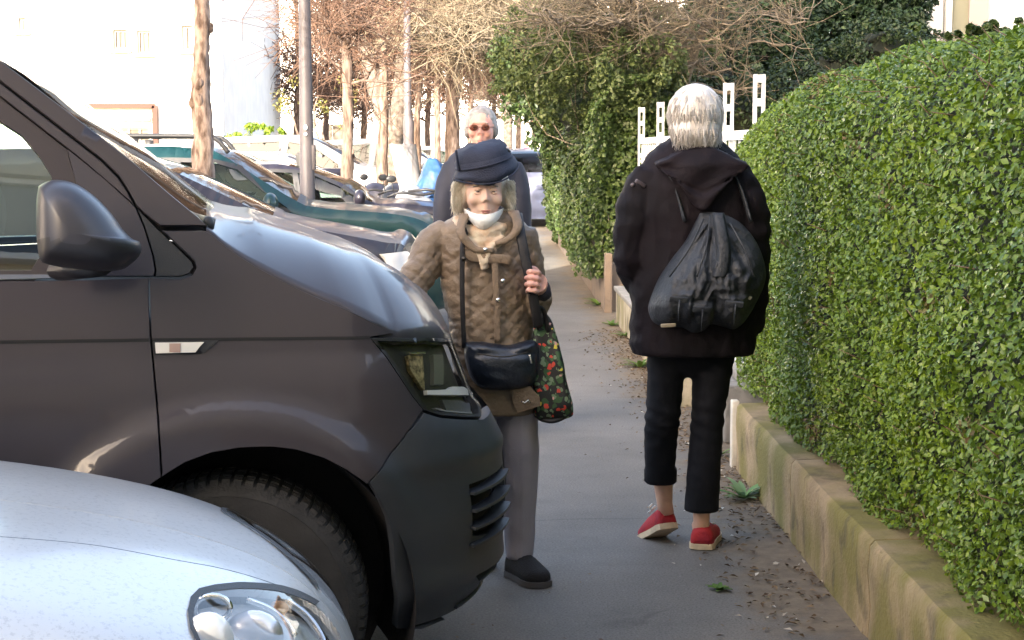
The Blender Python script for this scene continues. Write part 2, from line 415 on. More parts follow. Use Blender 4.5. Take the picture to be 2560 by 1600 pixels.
def plant(name, c, n, L, W0, m, label, h=.5, cat='plant', grp=None, up=.7):
    t = thing(name, c, label, cat, grp); c = np.array(c, float); V = []; F = []
    for i in range(n):
        a = RNG.uniform(0, 2*math.pi); e = RNG.uniform(.25, 1.2)*up; l = L*RNG.uniform(.5, 1.1)
        d = np.array([math.cos(a), math.sin(a), 0]); W = W0*RNG.uniform(.6, 1.1); s = np.array([-d[1], d[0], 0]); k = 6
        st = c+np.array([0, 0, .005])+d*L*.05; pos = st.copy(); rows = []
        for j in range(k+1):
            u = j/k; ww = W*math.sin(math.pi*min(1, .12+.88*u)**.8)*(l/L)
            el = e*(1-1.1*u); rows.append((pos-s*ww, pos+np.array([0, 0, -.15*W]), pos+s*ww))
            pos = pos+(d*math.cos(el)+np.array([0, 0, 1])*math.sin(el))*l/k
        b = len(V)
        for r in rows: V += list(r)
        for j in range(k):
            for q in (0, 1): F.append((b+3*j+q, b+3*j+q+1, b+3*j+q+4, b+3*j+q+3))
    V = np.array(V); V[:, 2] = np.maximum(V[:, 2], .004)
    part('leaves', V, F, m, t, smooth=True); return t
WEED = leaf_mat('weed leaf', (.07, .15, .03), (.16, .27, .06), (.35, .42, .30), .6, .25)
PALE = leaf_mat('pale weed leaf', (.22, .33, .20), (.12, .24, .06), None, .6, .2)
p = ground(1772, 1180); plant('weed', (1.09, p[1], 0), 26, .15, .020, PALE, 'broad-leaved pale green weed at the foot of the mossy wall', cat='weed', up=.9)
p = ground(1722, 1108); plant('weed', (1.13, p[1]+.35, 0), 14, .11, .014, WEED, 'small weed tuft just past the end of the mossy wall', cat='weed')
for i, (dx, dy, n, L, lab) in enumerate([(1512, 868, 30, .17, 'bushy green weed tuft in front of the block wall end'), (1480, 795, 22, .13, 'small green weed at the base of the cream block wall'),
        (1445, 770, 22, .12, 'little weed tuft left of the cream block wall foot'), (1415, 722, 26, .16, 'flat green weed patch beside the peach wall foot'), (1700, 1395, 16, .05, 'tiny weed sprouting in the earth strip beside the mossy wall')]):
    p = ground(dx, dy); plant('weed', (p[0], p[1], 0), n, L, .016, WEED, lab, cat='weed', grp='weeds along the pavement edge')
# ------------------------------------------------------------------ glass and paint
def thin_glass(name, tint=(.7, .8, .78), refl=1.0, dark=0., rough=.01):
    m = bpy.data.materials.new(name); m.use_nodes = True; n = m.node_tree.nodes; l = m.node_tree.links
    n.remove(n['Principled BSDF']); MATS[name] = m
    t = n.new('ShaderNodeBsdfTransparent'); t.inputs[0].default_value = (*tint, 1)
    g = n.new('ShaderNodeBsdfGlossy'); g.inputs['Roughness'].default_value = rough; g.inputs[0].default_value = (1, 1, 1, 1)
    lw = n.new('ShaderNodeFresnel'); lw.inputs[0].default_value = 1.5
    a = n.new('ShaderNodeMath'); a.operation = 'MULTIPLY'; a.use_clamp = True; a.inputs[1].default_value = 1.9*refl; l.new(lw.outputs[0], a.inputs[0])
    x = n.new('ShaderNodeMixShader'); l.new(a.outputs[0], x.inputs[0]); l.new(t.outputs[0], x.inputs[1]); l.new(g.outputs[0], x.inputs[2])
    l.new(x.outputs[0], n['Material Output'].inputs[0]); return m
GLASS = thin_glass('window glass', (.78, .92, .88), 1.5)
DGLASS = thin_glass('dark window glass', (.10, .14, .13), .45)
MGLASS = thin_glass('car window glass', (.36, .44, .40), .7)
LENS = thin_glass('clear lamp lens', (.94, .94, .94), .45)
SMOKE = thin_glass('smoked lamp lens', (.90, .88, .84), .22)
def paint(name, col, metal=.5, rough=.32, coat=1., dirt=.0, spec=.5):
    m = M(name, col, rough=rough, metal=metal, coat=coat, spec=spec)
    n = m.node_tree.nodes; l = m.node_tree.links; b = n['Principled BSDF']
    tc = n.new('ShaderNodeTexCoord'); t = n.new('ShaderNodeTexNoise'); t.inputs['Scale'].default_value = 3.; t.inputs['Detail'].default_value = 8; t.inputs['Roughness'].default_value = .7
    l.new(tc.outputs['Object'], t.inputs['Vector'])
    r = n.new('ShaderNodeMapRange'); r.inputs[1].default_value = .3; r.inputs[2].default_value = .8; r.inputs[3].default_value = .03; r.inputs[4].default_value = .03+.25*(dirt+.15)
    l.new(t.outputs['Fac'], r.inputs[0]); l.new(r.outputs[0], b.inputs['Coat Roughness'])
    # orange peel
    t2 = n.new('ShaderNodeTexNoise'); t2.inputs['Scale'].default_value = 45; l.new(tc.outputs['Object'], t2.inputs['Vector'])
    bp = n.new('ShaderNodeBump'); bp.inputs['Strength'].default_value = .02; bp.inputs['Distance'].default_value = .01
    l.new(t2.outputs['Fac'], bp.inputs['Height']); l.new(bp.outputs[0], b.inputs['Coat Normal'])
    return m
BLACKPL = M('black plastic', (.018, .018, .020), .5, bump=.15, bscale=400)
RUBBER = M('rubber', (.022, .021, .021), .78, var=.25, vscale=14, bump=.25, bscale=120)
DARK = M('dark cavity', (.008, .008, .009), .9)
CHROME = M('chrome', (.75, .75, .74), .12, metal=1.)
SILVERR = M('reflector', (.85, .85, .85), .22, metal=1.)

class Surf:
    """a curved body side: local (u, z) -> local (x, y, z) -> world.  Panels are cut out of it."""
    def __init__(s, O, yaw, f):
        s.O = np.array(O, float); s.f = f; c, n = math.cos(yaw), math.sin(yaw); s.A = np.array([[c, -n, 0], [n, c, 0], [0, 0, 1.]])
    def world(s, L): return np.asarray(L) @ s.A.T+s.O
    def local(s, W): return (np.asarray(W)-s.O) @ s.A
    def P(s, uz, off=0.):
        uz = np.atleast_2d(uz); p = s.f(uz[:, 0], uz[:, 1])
        if np.any(off):
            p = p+s.N(uz)*(off if np.isscalar(off) else np.asarray(off)[:, None])
        return p
    def N(s, uz):
        e = 2e-3; u, z = uz[:, 0], uz[:, 1]
        a = s.f(u+e, z)-s.f(u-e, z); b = s.f(u, z+e)-s.f(u, z-e)
        n = np.cross(a, b); return n/(np.linalg.norm(n, axis=1)[:, None]+1e-12)
    def grid(s, u0, u1, z0, z1, st=.012):
        U, Z = np.meshgrid(np.arange(u0, u1, st), np.arange(z0, z1, st)); s.g = np.stack([U.ravel(), Z.ravel()], 1)
        W = s.world(s.P(s.g)); s.gp = proj(W)
        n = s.N(s.g) @ s.A.T; v = W-np.array([0, 0, CAMH]); s.gp[np.sum(n*v, 1) > 0] = 1e6
    def uv(s, pts):
        """traced pixels -> (u, z)"""
        out = []
        for p in pts:
            d = np.sum((s.gp-np.array(p))**2, 1); q = s.g[np.argmin(d)].copy()
            for _ in range(6):
                e = 1e-3; pr = proj(s.world(s.P([q, q+[e, 0], q+[0, e]]))); J = np.stack([(pr[1]-pr[0])/e, (pr[2]-pr[0])/e], 1)
                st = np.linalg.lstsq(J.T@J+np.eye(2)*2e3, J.T@(np.array(p)-pr[0]), rcond=None)[0]
                q = q+np.clip(st, -.02, .02)
            out.append(q)
        return np.array(out)
    def panel(s, name, out, m, parent, gap=.0022, st=.03, off=0., depth=.018, holes=(), bulge=None, flip=False, dense=.014, lip=True, mirror=None, label=None, thin=False):
        def densify(P):
            P = np.asarray(P, float); o = []
            for a, b in zip(P, np.roll(P, -1, 0)):
                k = max(1, int(np.linalg.norm(b-a)/dense)); o += [a+(b-a)*i/k for i in range(k)]
            return np.array(o)
        def inset(P, g):
            a = P-np.roll(P, 1, 0); b = np.roll(P, -1, 0)-P
            a /= np.linalg.norm(a, axis=1)[:, None]+1e-12; b /= np.linalg.norm(b, axis=1)[:, None]+1e-12
            t = a+b; t /= np.linalg.norm(t, axis=1)[:, None]+1e-12; nrm = np.stack([-t[:, 1], t[:, 0]], 1)
            ar = np.sum(P[:, 0]*np.roll(P[:, 1], -1)-np.roll(P[:, 0], -1)*P[:, 1]); return P+nrm*g*np.sign(ar)
        loops = [inset(densify(out), gap)]+[inset(densify(h), -gap) for h in holes]
        V2 = []; E = []; b0 = 0
        for L in loops: V2 += list(L); k = len(L); E += [(b0+i, b0+(i+1) % k) for i in range(k)]; b0 += k
        nb = b0
        lo, hi = loops[0].min(0), loops[0].max(0)
        def inside(p, L):
            x, y = p; a = L; b = np.roll(L, -1, 0); c = ((a[:, 1] > y) != (b[:, 1] > y))
            xi = (b[:, 0]-a[:, 0])*(y-a[:, 1])/(b[:, 1]-a[:, 1]+1e-15)+a[:, 0]; return np.sum(c & (x < xi)) % 2 == 1
        allb = np.concatenate(loops)
        for iu, u in enumerate(np.arange(lo[0]+st/2, hi[0], st)):
            for z in np.arange(lo[1]+st/2*(1+iu % 2), hi[1], st):
                p = np.array([u, z])
                if np.min(np.sum((allb-p)**2, 1)) < (st*.45)**2: continue
                if inside(p, loops[0]) and not any(inside(p, L) for L in loops[1:]): V2.append(p)
        r = delaunay_2d_cdt([Vector((float(a), float(b))) for a, b in V2], E, [], 0, 1e-7)
        v = np.array([tuple(x) for x in r[0]]); F = []
        for f in r[2]:
            c = v[list(f)].mean(0)
            if inside(c, loops[0]) and not any(inside(c, L) for L in loops[1:]): F.append(tuple(f))
        o_ = np.full(len(v), float(off))
        if bulge is not None: o_ = o_+bulge(v)
        P3 = s.P(v, o_); n = len(v); V = list(P3)
        # keep outward winding
        nn = s.N(v); F2 = []
        for f in F:
            a, b, c = P3[f[0]], P3[f[1]], P3[f[2]]
            F2.append(f if np.dot(np.cross(b-a, c-a), nn[f[0]]) > 0 else f[::-1])
        F = F2
        if lip:
            orig = [list(x) for x in r[3]]; ix = {}
            for j, src in enumerate(orig):
                for q in src: ix[q] = j
            b0 = 0
            for L, Lo in zip(loops, [out]+list(holes)):
                k = len(L); ids = [ix.get(b0+i, None) for i in range(k)]; b0 += k
                if any(i is None for i in ids): continue
                sg = 1 if L is loops[0] else -1
                r1 = s.P(inset(L, -min(.0012, gap*.6)*sg), o_[ids]-.0022); r2 = s.P(inset(L, -min(.0012, gap*.6)*sg), o_[ids]-depth)
                s1 = len(V); V += list(r1); s2 = len(V); V += list(r2)
                for i in range(k):
                    j = (i+1) % k; F.append((ids[i], ids[j], s1+j, s1+i)); F.append((s1+i, s1+j, s2+j, s2+i))
        V = np.array(V); res = [part(name, s.world(V), F, m, parent, fix=False, label=label, angle=None if thin else 50)]
        if mirror is not None:
            W = V.copy(); W[:, 1] = 2*mirror-W[:, 1]
            res.append(part(name, s.world(W), [f[::-1] for f in F], m, parent, fix=False, label=label, angle=None if thin else 50))
        return res

def wheel(g_parent, c, r, w, axis_yaw, name='wheel', spokes=5, rimr=.60, steer=0., lugs=72, hub=CHROME, detail=True):
    """tyre + rim as part and sub-parts; axle along local y (rotated by axis_yaw), outer face towards -y"""
    c = np.array(c, float); rot = (0, 0, axis_yaw+steer)
    def R_(V): return np.asarray(V) @ np.array(Euler(rot).to_matrix()).T+c
    g = G(); h = w/2
    pr = [(r*rimr, -h*.82), (r*(rimr+.02), -h*.92), (r*.78, -h*1.02), (r*.88, -h*1.0), (r*.885, -h*1.012), (r*.90, -h*.985), (r*.955, -h*.90), (r*.985, -h*.76), (r, -h*.5), (r, h*.5), (r*.985, h*.76), (r*.88, h), (r*.7, h), (r*rimr, h*.8)]
    g.lathe(pr, (0, 0, 0), 'Y', 72)
    if detail:
        for i in range(lugs):
            a = 2*math.pi*i/lugs; ca, sa = math.cos(a), math.sin(a)
            for y0, y1, r0, r1 in ((-h*.93, -h*.60, .945, 1.012), (-h*.5, -h*.06, .99, 1.014), (h*.04, h*.45, .99, 1.014)):
                d = .33*2*math.pi/lugs; V = []
                for (rr, yy) in ((r0, y0), (r1*.985 if y0 < -h*.9 else r1, y0+(.12*h if y0 < -h*.9 else 0)), (r1, y1), (.97, y1)):
                    for s_ in (-d, d): V.append((r*rr*math.cos(a+s_), yy, r*rr*math.sin(a+s_)))
                g.add(V, [(0, 1, 3, 2), (2, 3, 5, 4), (4, 5, 7, 6), (0, 2, 4, 6), (1, 7, 5, 3)])
    V, F = g.vf(); root = part(name, R_(V), F, RUBBER, g_parent, fix=True, angle=40)
    g = G(); rr = r*rimr
    g.lathe([(rr*1.0, -h*.86), (rr*1.03, -h*.9), (rr*.95, -h*.8), (rr*.93, h*.6), (rr*.2, h*.6), (.001, h*.6)], (0, 0, 0), 'Y', 48)
    g.lathe([(.001, -h*.62), (rr*.22, -h*.60), (rr*.25, -h*.5), (rr*.25, h*.3)], (0, 0, 0), 'Y', 24)
    for i in range(spokes):
        a = 2*math.pi*i/spokes+.3; d = np.array([math.cos(a), 0, math.sin(a)]); q = np.array([-d[2], 0, d[0]])
        V = []
        for t, ww, yy in ((.18, .17, -.58), (.6, .13, -.60), (.97, .19, -.78)):
            for s_ in (-1, 1): V.append(d*rr*t+q*rr*ww*s_+np.array([0, h*yy, 0]))
            for s_ in (-1, 1): V.append(d*rr*t+q*rr*ww*.8*s_+np.array([0, h*(yy+.4), 0]))
        g.add(V, [(0, 1, 5, 4), (4, 5, 9, 8), (0, 4, 6, 2), (4, 8, 10, 6), (1, 3, 7, 5), (5, 7, 11, 9)])
    V, F = g.vf(); part('rim', R_(V), F, hub, root, fix=True, angle=35)
    return root
# ------------------------------------------------------------------ grey van parked across the kerb
def build_van():
    yaw = R(9.3); W2 = .95
    c0 = at(550, 1490, 4.09)
    O = np.array([c0[0], c0[1], 0.])
    zi = np.array([.15, .25, .35, .5, .7, .85, .93, .985, 1.0, 1.1, 1.2, 1.3, 1.72, 1.9, 2.0])
    yi = np.array([.07, .045, .02, .004, 0, .003, .012, .026, .029, .042, .062, .088, .205, .29, .40])
    zn = np.array([.15, .28, .38, .55, .70, .78, .83, .90, 1.0, 1.06, 1.2, 2.])
    xn = np.array([.65, .70, .77, .782, .765, .725, .675, .650, .615, .585, .57, .57])
    u0, b = .28, .52
    ac = np.array([.012, .345]); AR = .455
    def f(u, z):
        u = np.asarray(u, float); z = np.asarray(z, float)
        y = np.interp(z, zi, yi); nose = np.interp(z, zn, xn); t = np.clip((u-u0)/.50, 0, math.pi/2); ex = np.maximum(u-u0-.50*math.pi/2, 0)
        a = nose-u0
        x = np.where(u > u0, u0+a*np.sin(t)+.05*(1-np.exp(-ex*3)), u); yy = y+b*(1-np.cos(t))+ex
        d = np.hypot(u-ac[0], z-ac[1]); th = np.arctan2(z-ac[1], u-ac[0])
        fl = .040*(1-ss(d, AR+.040, AR+.115))*ss(th, .25, .9)
        yy = yy-fl
        # pressed groove of the shoulder line
        yy = yy+.006*np.exp(-((z-1.0)/.006)**2)
        return np.stack([x, yy, z], -1)
    s = Surf(O, yaw, f)
    s.grid(-1.2, 1.05, .18, 2.0)
    T = thing('van', s.world([-1.5, W2, 0]), 'dark grey panel van parked nose-in with its front overhanging the pavement', 'van')
    body = paint('van paint', (.040, .0345, .040), .0, .48, .46, .35, spec=.18)
    bump_m = M('bumper plastic', (.034, .038, .046), .42, spec=.5, bump=.06, bscale=500, var=.12, vscale=3)
    trim = M('matt trim', (.030, .026, .034), .45)
    U = lambda *p: s.uv(p)
    # ---- traced lines (pixels)
    beltL = [(0, 660), (100, 660), (200, 657), (352, 655)]
    doorseam = U((352, 655), (353, 720), (356, 790), (366, 900), (377, 1040), (382, 1128))
    arch = U((250, 1240), (285, 1200), (330, 1165), (382, 1128), (440, 1093), (500, 1071), (570, 1059), (640, 1057), (700, 1064), (765, 1084), (820, 1112), (868, 1146), (900, 1186), (920, 1230), (930, 1290), (935, 1390), (937, 1486))
    archL = [(-.455, .33), (-.40, .48), (-.34, .58)]
    groove_z = 1.0
    gl = U((0, 808), (356, 803), (930, 793))
    zg = gl[:, 1]
    gz = lambda u: np.interp(u, gl[:, 0], zg)
    hl = U((875, 797), (930, 797), (1000, 797), (1060, 799), (1098, 806), (1118, 850), (1130, 905), (1136, 960), (1138, 984), (1090, 984), (1040, 980), (1001, 968), (975, 935), (945, 890), (915, 845))
    hoodseam = U((487, 541), (505, 555), (527, 575), (565, 603), (605, 628), (660, 658), (720, 688), (790, 718), (850, 744), (890, 764), (931, 789))
    # ---- panels of the near side (mirrored to the far side)
    ds = doorseam
    iA = 3
    # fender: door seam - sill groove - hood seam - headlight - bumper line - arch
    bl = U((1001, 972), (962, 1023), (920, 1077), (872, 1140))
    ar_f = [p for p in arch[4:12]]
    tri_bot = U((352, 657), (425, 658), (452, 650), (463, 632), (458, 615), (420, 580), (380, 543), (484, 543))
    fender_up = list(ds[:3])[::-1]
    fz = lambda P: [p for p in P]
    up = [ds[2]+[0, 0], ds[1], ds[0]]+fz(tri_bot[1:])+fz(hoodseam[1:])
    up_out = np.array(up+[np.array([gl[2][0], zg[2]+.001])])
    # split upper and lower fender along the shoulder groove for the pressed line
    low_out = np.array([ds[2], ds[3], ds[4], ds[5]]+ar_f+[bl[3], bl[2], bl[1], hl[11]]+[hl[12], hl[13], hl[14], hl[0], np.array([gl[2][0], zg[2]])])
    full = np.array([ds[2], ds[3], ds[4], ds[5]]+ar_f+[bl[3], bl[2], bl[1], hl[11], hl[12], hl[13], hl[14], hl[0]]+[hoodseam[-1]]+list(hoodseam[1:-1][::-1])+[tri_bot[-1], tri_bot[-2], tri_bot[-3], tri_bot[-4], tri_bot[-5], tri_bot[-6], tri_bot[1], ds[0], ds[1]])
    s.panel('fender', full, body, T, gap=.003, st=.022, mirror=W2)
    # front door skin
    dB = np.array([U((0, 662))[0], [-1.06, 1.165], [-1.06, .30], [-.52, .30], [-.50, .38], archL[1], archL[2]]+[arch[0], arch[1], arch[2], ds[5], ds[4], ds[3], ds[2], ds[1], ds[0]]+[U((200, 660))[0]])
    dB[5] = [-.455, .48]; dB[6] = [-.405, .56]
    s.panel('door', dB, body, T, gap=.003, st=.03, mirror=W2)
    # pressed shoulder line: dark strip laid on top, standing for the groove's shade
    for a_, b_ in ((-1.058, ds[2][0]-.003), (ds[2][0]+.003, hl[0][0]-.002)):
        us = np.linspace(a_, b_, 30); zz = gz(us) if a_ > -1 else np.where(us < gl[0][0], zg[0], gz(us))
        s.panel('shoulder_shade_strip', np.vstack([np.stack([us, zz+.0040], 1), np.stack([us, zz-.0046], 1)[::-1]]), DARK, T, gap=.0001, off=.0012, lip=False, mirror=W2)
    # black sail, fender corner trim
    sail = U((140, 652), (362, 652), (366, 638), (360, 603), (340, 538), (320, 490), (305, 475), (250, 425), (195, 380), (160, 352), (165, 378), (181, 437), (183, 520))
    s.panel('mirror_sail', sail, trim, T, gap=.001, off=-.002, mirror=W2)
    tri = U((367, 652), (424, 652), (447, 645), (457, 630), (452, 617), (415, 581), (376, 545), (325, 493), (343, 538), (363, 603), (369, 638))
    s.panel('corner_trim', tri, BLACKPL, T, gap=.001, off=-.004, mirror=W2)
    # door frame strip and window
    fr = U((0, 196), (237, 379), (277, 418), (300, 452), (316, 484), (305, 473), (195, 378), (150, 342), (0, 226))
    fr = np.vstack([fr, [[-1.06, fr[-1][1]+.22], [-1.06, fr[0][1]+.23]]])
    s.panel('door_frame', fr, body, T, gap=.0016, mirror=W2)
    wf_out = np.vstack([U((0, 229), (150, 345), (160, 352), (165, 378), (183, 437), (140, 652), (0, 652)), [[-1.06, 1.185]], [[-1.06, fr[-1][1]-.26]]])
    gw = U((0, 285), (48, 316), (92, 368), (118, 410), (128, 445), (120, 520), (96, 600), (72, 636), (0, 636))
    gw = np.vstack([gw, [[-1.0, 1.205]], [[-1.0, gw[0][1]+.2]]])
    s.panel('window_surround', wf_out, M('rubber surround', (.028, .022, .026), .4), T, gap=.001, off=-.006, holes=[gw], mirror=W2)
    s.panel('window', gw, GLASS, T, gap=-.004, off=-.014, lip=False, mirror=W2, thin=True)
    # bright waist strip under the window
    wl = U((0, 648), (100, 648), (200, 650), (160, 656), (0, 660))
    s.panel('waist_strip', np.vstack([wl, [[-1.06, 1.168]], [[-1.06, 1.18]]]), M('waist strip', (.12, .13, .16), .12, coat=1.), T, gap=.0005, off=.001, mirror=W2)
    s.panel('inner_frame', np.vstack([U((0, 150), (310, 388), (480, 536), (380, 560), (420, 600), (440, 640), (352, 650), (0, 650)), [[-1.05, 1.19]], [[-1.05, 1.88]]]), DARK, T, gap=0., off=-.035, lip=False, mirror=W2, holes=[gw])
    # A pillar
    pil = U((0, 141), (155, 258), (310, 378), (400, 456), (470, 513), (488, 533), (378, 533), (340, 503), (322, 486), (303, 450), (280, 414), (237, 373), (0, 190))
    pil = np.vstack([pil[:1]*0+U((0, 141)), pil[1:], [[-1.06, pil[-1][1]+.235]], [[-1.30, 1.93]], [[-.98, 1.93]]])
    s.panel('pillar', pil, body, T, gap=.0022, st=.025, mirror=W2)
    # rear body side with windows
    rb = np.array([[-1.066, .30], [-1.066, 1.93], [-3.95, 1.93], [-3.95, .30], [-3.5, .30], [-3.42, .5], [-3.25, .7], [-3.0, .78], [-2.75, .7], [-2.58, .5], [-2.5, .30]])
    w1 = np.array([[-1.2, 1.22], [-1.2, 1.72], [-2.3, 1.74], [-2.3, 1.22]]); w2 = np.array([[-2.45, 1.22], [-2.45, 1.74], [-3.7, 1.72], [-3.75, 1.22]])
    s.panel('body_side', rb, body, T, gap=.003, st=.08, dense=.05, holes=[w1, w2], mirror=W2)
    for ww in (w1, w2): s.panel('side_window', ww, DGLASS, T, gap=-.002, off=-.01, st=.1, dense=.05, lip=False, mirror=W2, thin=True)
    # ---- hood
    cz = lambda p: s.world(p)
    E2 = [p for p in hoodseam]; uE = np.linspace(hoodseam[-1][0], u0+.50*math.pi/2, 26)[1:]
    ht = U((931, 789), (1000, 790), (1060, 793), (1100, 800)); zt = lambda u: np.interp(u, ht[:, 0], ht[:, 1]+.004)
    E = [s.P([p])[0] for p in spline(hoodseam, 40)]+[s.P([[u, zt(u)]])[0] for u in uE]
    yend = E[-1][1]; nE = 8
    for k in range(1, nE+1): E.append(np.array([E[-1][0]+.004, yend+(W2-yend)*k/nE, E[-1][2]]))
    E = np.array(E); n = len(E)
    L = np.concatenate([[0], np.cumsum(np.linalg.norm(np.diff(E, axis=0), axis=1))]); L /= L[-1]
    rise_x = np.array([E[0][0], E[0][0]+.03, E[0][0]+.11, 0., .2, .40, .52, .58, .62, .66]); 
    px = [500, 520, 600, 700, 800, 900, 1000, 1060, 1100]
    xs_, zs_ = [], []
    for dx, h in zip(px, [.020, .035, .082, .098, .100, .098, .080, .05, .0]): xs_.append(s.local(at(dx, 700, 4.2))[0]); zs_.append(h)
    rows = []
    nw = 26
    Efr = E[-1][0]
    for i in range(n):
        e = E[i]; h = np.interp(e[0], xs_, zs_)
        xc = E[0][0]+(Efr+.004-E[0][0])*L[i]**.85
        zsm = np.interp(xc, E[:40, 0], E[:40, 2]); hc = np.interp(xc, xs_, zs_); q_ = ss(xc, E[39][0], Efr+.004)
        sp = np.array([xc, W2, (zsm+hc)*(1-q_)+q_*(E[-1][2]+.002)+.02*(1-L[i])])
        row = []
        for k in range(nw+1):
            wv = k/nw; fz_ = 1-(1-min(wv/.62, 1))**2.4
            p = e+(sp-e)*wv; p[2] = e[2]+(sp[2]-e[2])*fz_; row.append(p)
        rows.append(np.array(row))
    rows = np.array(rows)
    rows[:, 0, :] += np.array([0, .003, .0])
    full_h = np.concatenate([rows, (rows*np.array([1, -1, 1])+np.array([0, 2*W2, 0]))[:, ::-1][:, 1:]], 1)
    lipr = full_h.copy()[:, :1]; lipr[..., 2] -= .03; lipr[..., 1] += .004
    fh = np.concatenate([lipr, full_h], 1)
    V = fh.reshape(-1, 3); nc = fh.shape[1]
    F = [(i*nc+j, (i+1)*nc+j, (i+1)*nc+j+1, i*nc+j+1) for i in range(n-1) for j in range(nc-1)]
    part('hood', s.world(V), F, body, T)
    # ---- windscreen, cowl, roof
    pe = spline(np.vstack([[[-.98, 1.93]], U((0, 141), (155, 258), (310, 378), (400, 456), (470, 513), (488, 533))]), 30)
    Pp = s.P(pe, -.004); rows = []
    for i, p in enumerate(Pp):
        row = []
        for k in range(25):
            wv = k/24; q = p.copy(); q[1] = p[1]+(2*W2-2*p[1])*wv; bow = 1-(2*wv-1)**2
            q[0] += .030*bow**.8*(.3+.7*i/29); q[2] += .012*bow; row.append(q)
        rows.append(row)
    rows = np.array(rows); V = rows.reshape(-1, 3); F = [(i*25+j, (i+1)*25+j, (i+1)*25+j+1, i*25+j+1) for i in range(29) for j in range(24)]
    part('windscreen', s.world(V), F, thin_glass('windscreen glass', (.86, .92, .90), .16), T)
    # cowl between windscreen foot and hood
    c1 = rows[-1]; c2 = full_h[0][np.linspace(0, full_h.shape[1]-1, 25).astype(int)]
    V = np.concatenate([c1, (c1+c2)/2-np.array([0, 0, .03]), c2-np.array([0, 0, .012])]); F = [(i*25+j, (i+1)*25+j, (i+1)*25+j+1, i*25+j+1) for i in range(2) for j in range(24)]
    part('cowl', s.world(V), F, BLACKPL, T)
    g = G(); a = s.world(s.P(U((492, 529)), -.06))[0]
    pa = [a, a+np.array([.004, .02, .022]), a+np.array([-.01, .10, .02]), a+np.array([-.12, .45, .02]), a+np.array([-.25, .75, .05])]
    g.tube(spline(pa, 16), [.012]*4+[.008]*12, 8); g.ell(a+np.array([0, 0, .012]), (.016, .016, .022)); g.done('wiper', BLACKPL, T)
    # roof and rear end
    rr = []
    for x in np.linspace(-.98, -3.95, 12):
        row = [s.P([[x, 1.93]])[0]]; 
        for k in range(1, 12): wv = k/12; y = .31+(2*W2-.62)*wv; row.append(np.array([x, y, 1.955+.045*(1-(2*wv-1)**2)]))
        q = s.P([[x, 1.93]])[0]; q[1] = 2*W2-q[1]; row.append(q); rr.append(row)
    rr = np.array(rr); V = rr.reshape(-1, 3); F = [(i*13+j, i*13+j+1, (i+1)*13+j+1, (i+1)*13+j) for i in range(11) for j in range(12)]
    part('roof', s.world(V), F, body, T)
    zz = np.linspace(.3, 1.93, 14); ry = []
    for z in zz:
        y = f(-3.95, z)[1]; ry.append([np.array([-3.95-.0*k, y+(2*W2-2*y)*k/8, z]) for k in range(9)])
    V = np.array(ry).reshape(-1, 3); F = [(i*9+j, i*9+j+1, (i+1)*9+j+1, (i+1)*9+j) for i in range(13) for j in range(8)]
    part('tailgate', s.world(V), F, body, T)
    # ---- bumper
    bo = np.vstack([bl[::-1][:3], U((1001, 975), (1040, 986), (1090, 990), (1145, 990))])
    bc = np.array([bl[3], bl[2], bl[1]]+list(U((1002, 974), (1040, 986), (1090, 990), (1140, 990))))
    zt2 = bc[-1][1]; ue = u0+.50*math.pi/2
    tail = np.array([[ue, zt2], [ue, .27], [.62, .265], [.5, .265]])
    low = U((1060, 1466), (1000, 1492), (940, 1488))
    ar_b = arch[11:][::-1]
    grill = U((1116, 1148), (1192, 1100), (1192, 1255), (1126, 1268), (1118, 1200))
    gr = np.vstack([U((1116, 1146)), [[ue-.12, U((1190, 1105))[0][1]]], [[ue-.12, U((1190, 1262))[0][1]]], U((1124, 1268))])
    fog = np.vstack([U((1124, 1360)), [[ue-.14, U((1185, 1318))[0][1]]], [[ue-.14, U((1180, 1385))[0][1]]], U((1128, 1404))])
    bo = np.vstack([bc, tail, low, ar_b[1:-1]])
    s.panel('bumper', bo, bump_m, T, gap=.0018, st=.022, depth=.03, holes=[gr, fog], mirror=W2,
            bulge=lambda v: .012*np.exp(-((v[:, 1]-.36)/.05)**2)*ss(v[:, 0], .3, .5)-.010*ss(v[:, 1], .70, .66)*ss(v[:, 0], .35, .55))
    # centre part of the front: bumper, grille
    fx = lambda z: f(ue, z)
    def frontgrid(name, z0, z1, m, off=0.):
        rows = []
        for z in np.linspace(z0, z1, 10):
            p = fx(z); rows.append([np.array([p[0]+.012*(1-(2*k/12-1)**2)+off, p[1]+(2*W2-2*p[1])*k/12, z]) for k in range(13)])
        V = np.array(rows).reshape(-1, 3); F = [(i*13+j, i*13+j+1, (i+1)*13+j+1, (i+1)*13+j) for i in range(9) for j in range(12)]
        part(name, s.world(V), [f_[::-1] for f_ in F], m, T)
    frontgrid('bumper_centre', .27, zt2, bump_m); frontgrid('grille', zt2, zt(ue)+.0, BLACKPL, -.04)
    # slats of the side intakes
    def slats(poly, k, name, th=.012, proud=.004):
        lo, hi = poly.min(0), poly.max(0)
        s.panel('intake_back', poly, DARK, T, gap=-.01, off=-.05, lip=False, mirror=W2)
        for i in range(k):
            z = hi[1]-(hi[1]-lo[1])*(i+.5)/k if k > 2 else hi[1]-(hi[1]-lo[1])*(i+.6)/k
            P = np.array([[lo[0]+.0, z-th], [hi[0]+.0, z-th+.012], [hi[0]+.0, z+.012], [lo[0]+.0, z-.002]])
            s.panel(name, P, bump_m, T, gap=.0005, off=proud, depth=.04, mirror=W2)
    slats(gr, 4, 'intake_slat', .010, .006); slats(fog, 2, 'fog_slat', .010, .0)
    # ---- headlight
    dk = M('lamp housing', (.035, .033, .030), .35, var=.3, vscale=20)
    hl2 = s.panel('headlight', hl, SMOKE, T, gap=.0015, off=.002, st=.02, lip=False, mirror=W2, thin=True)
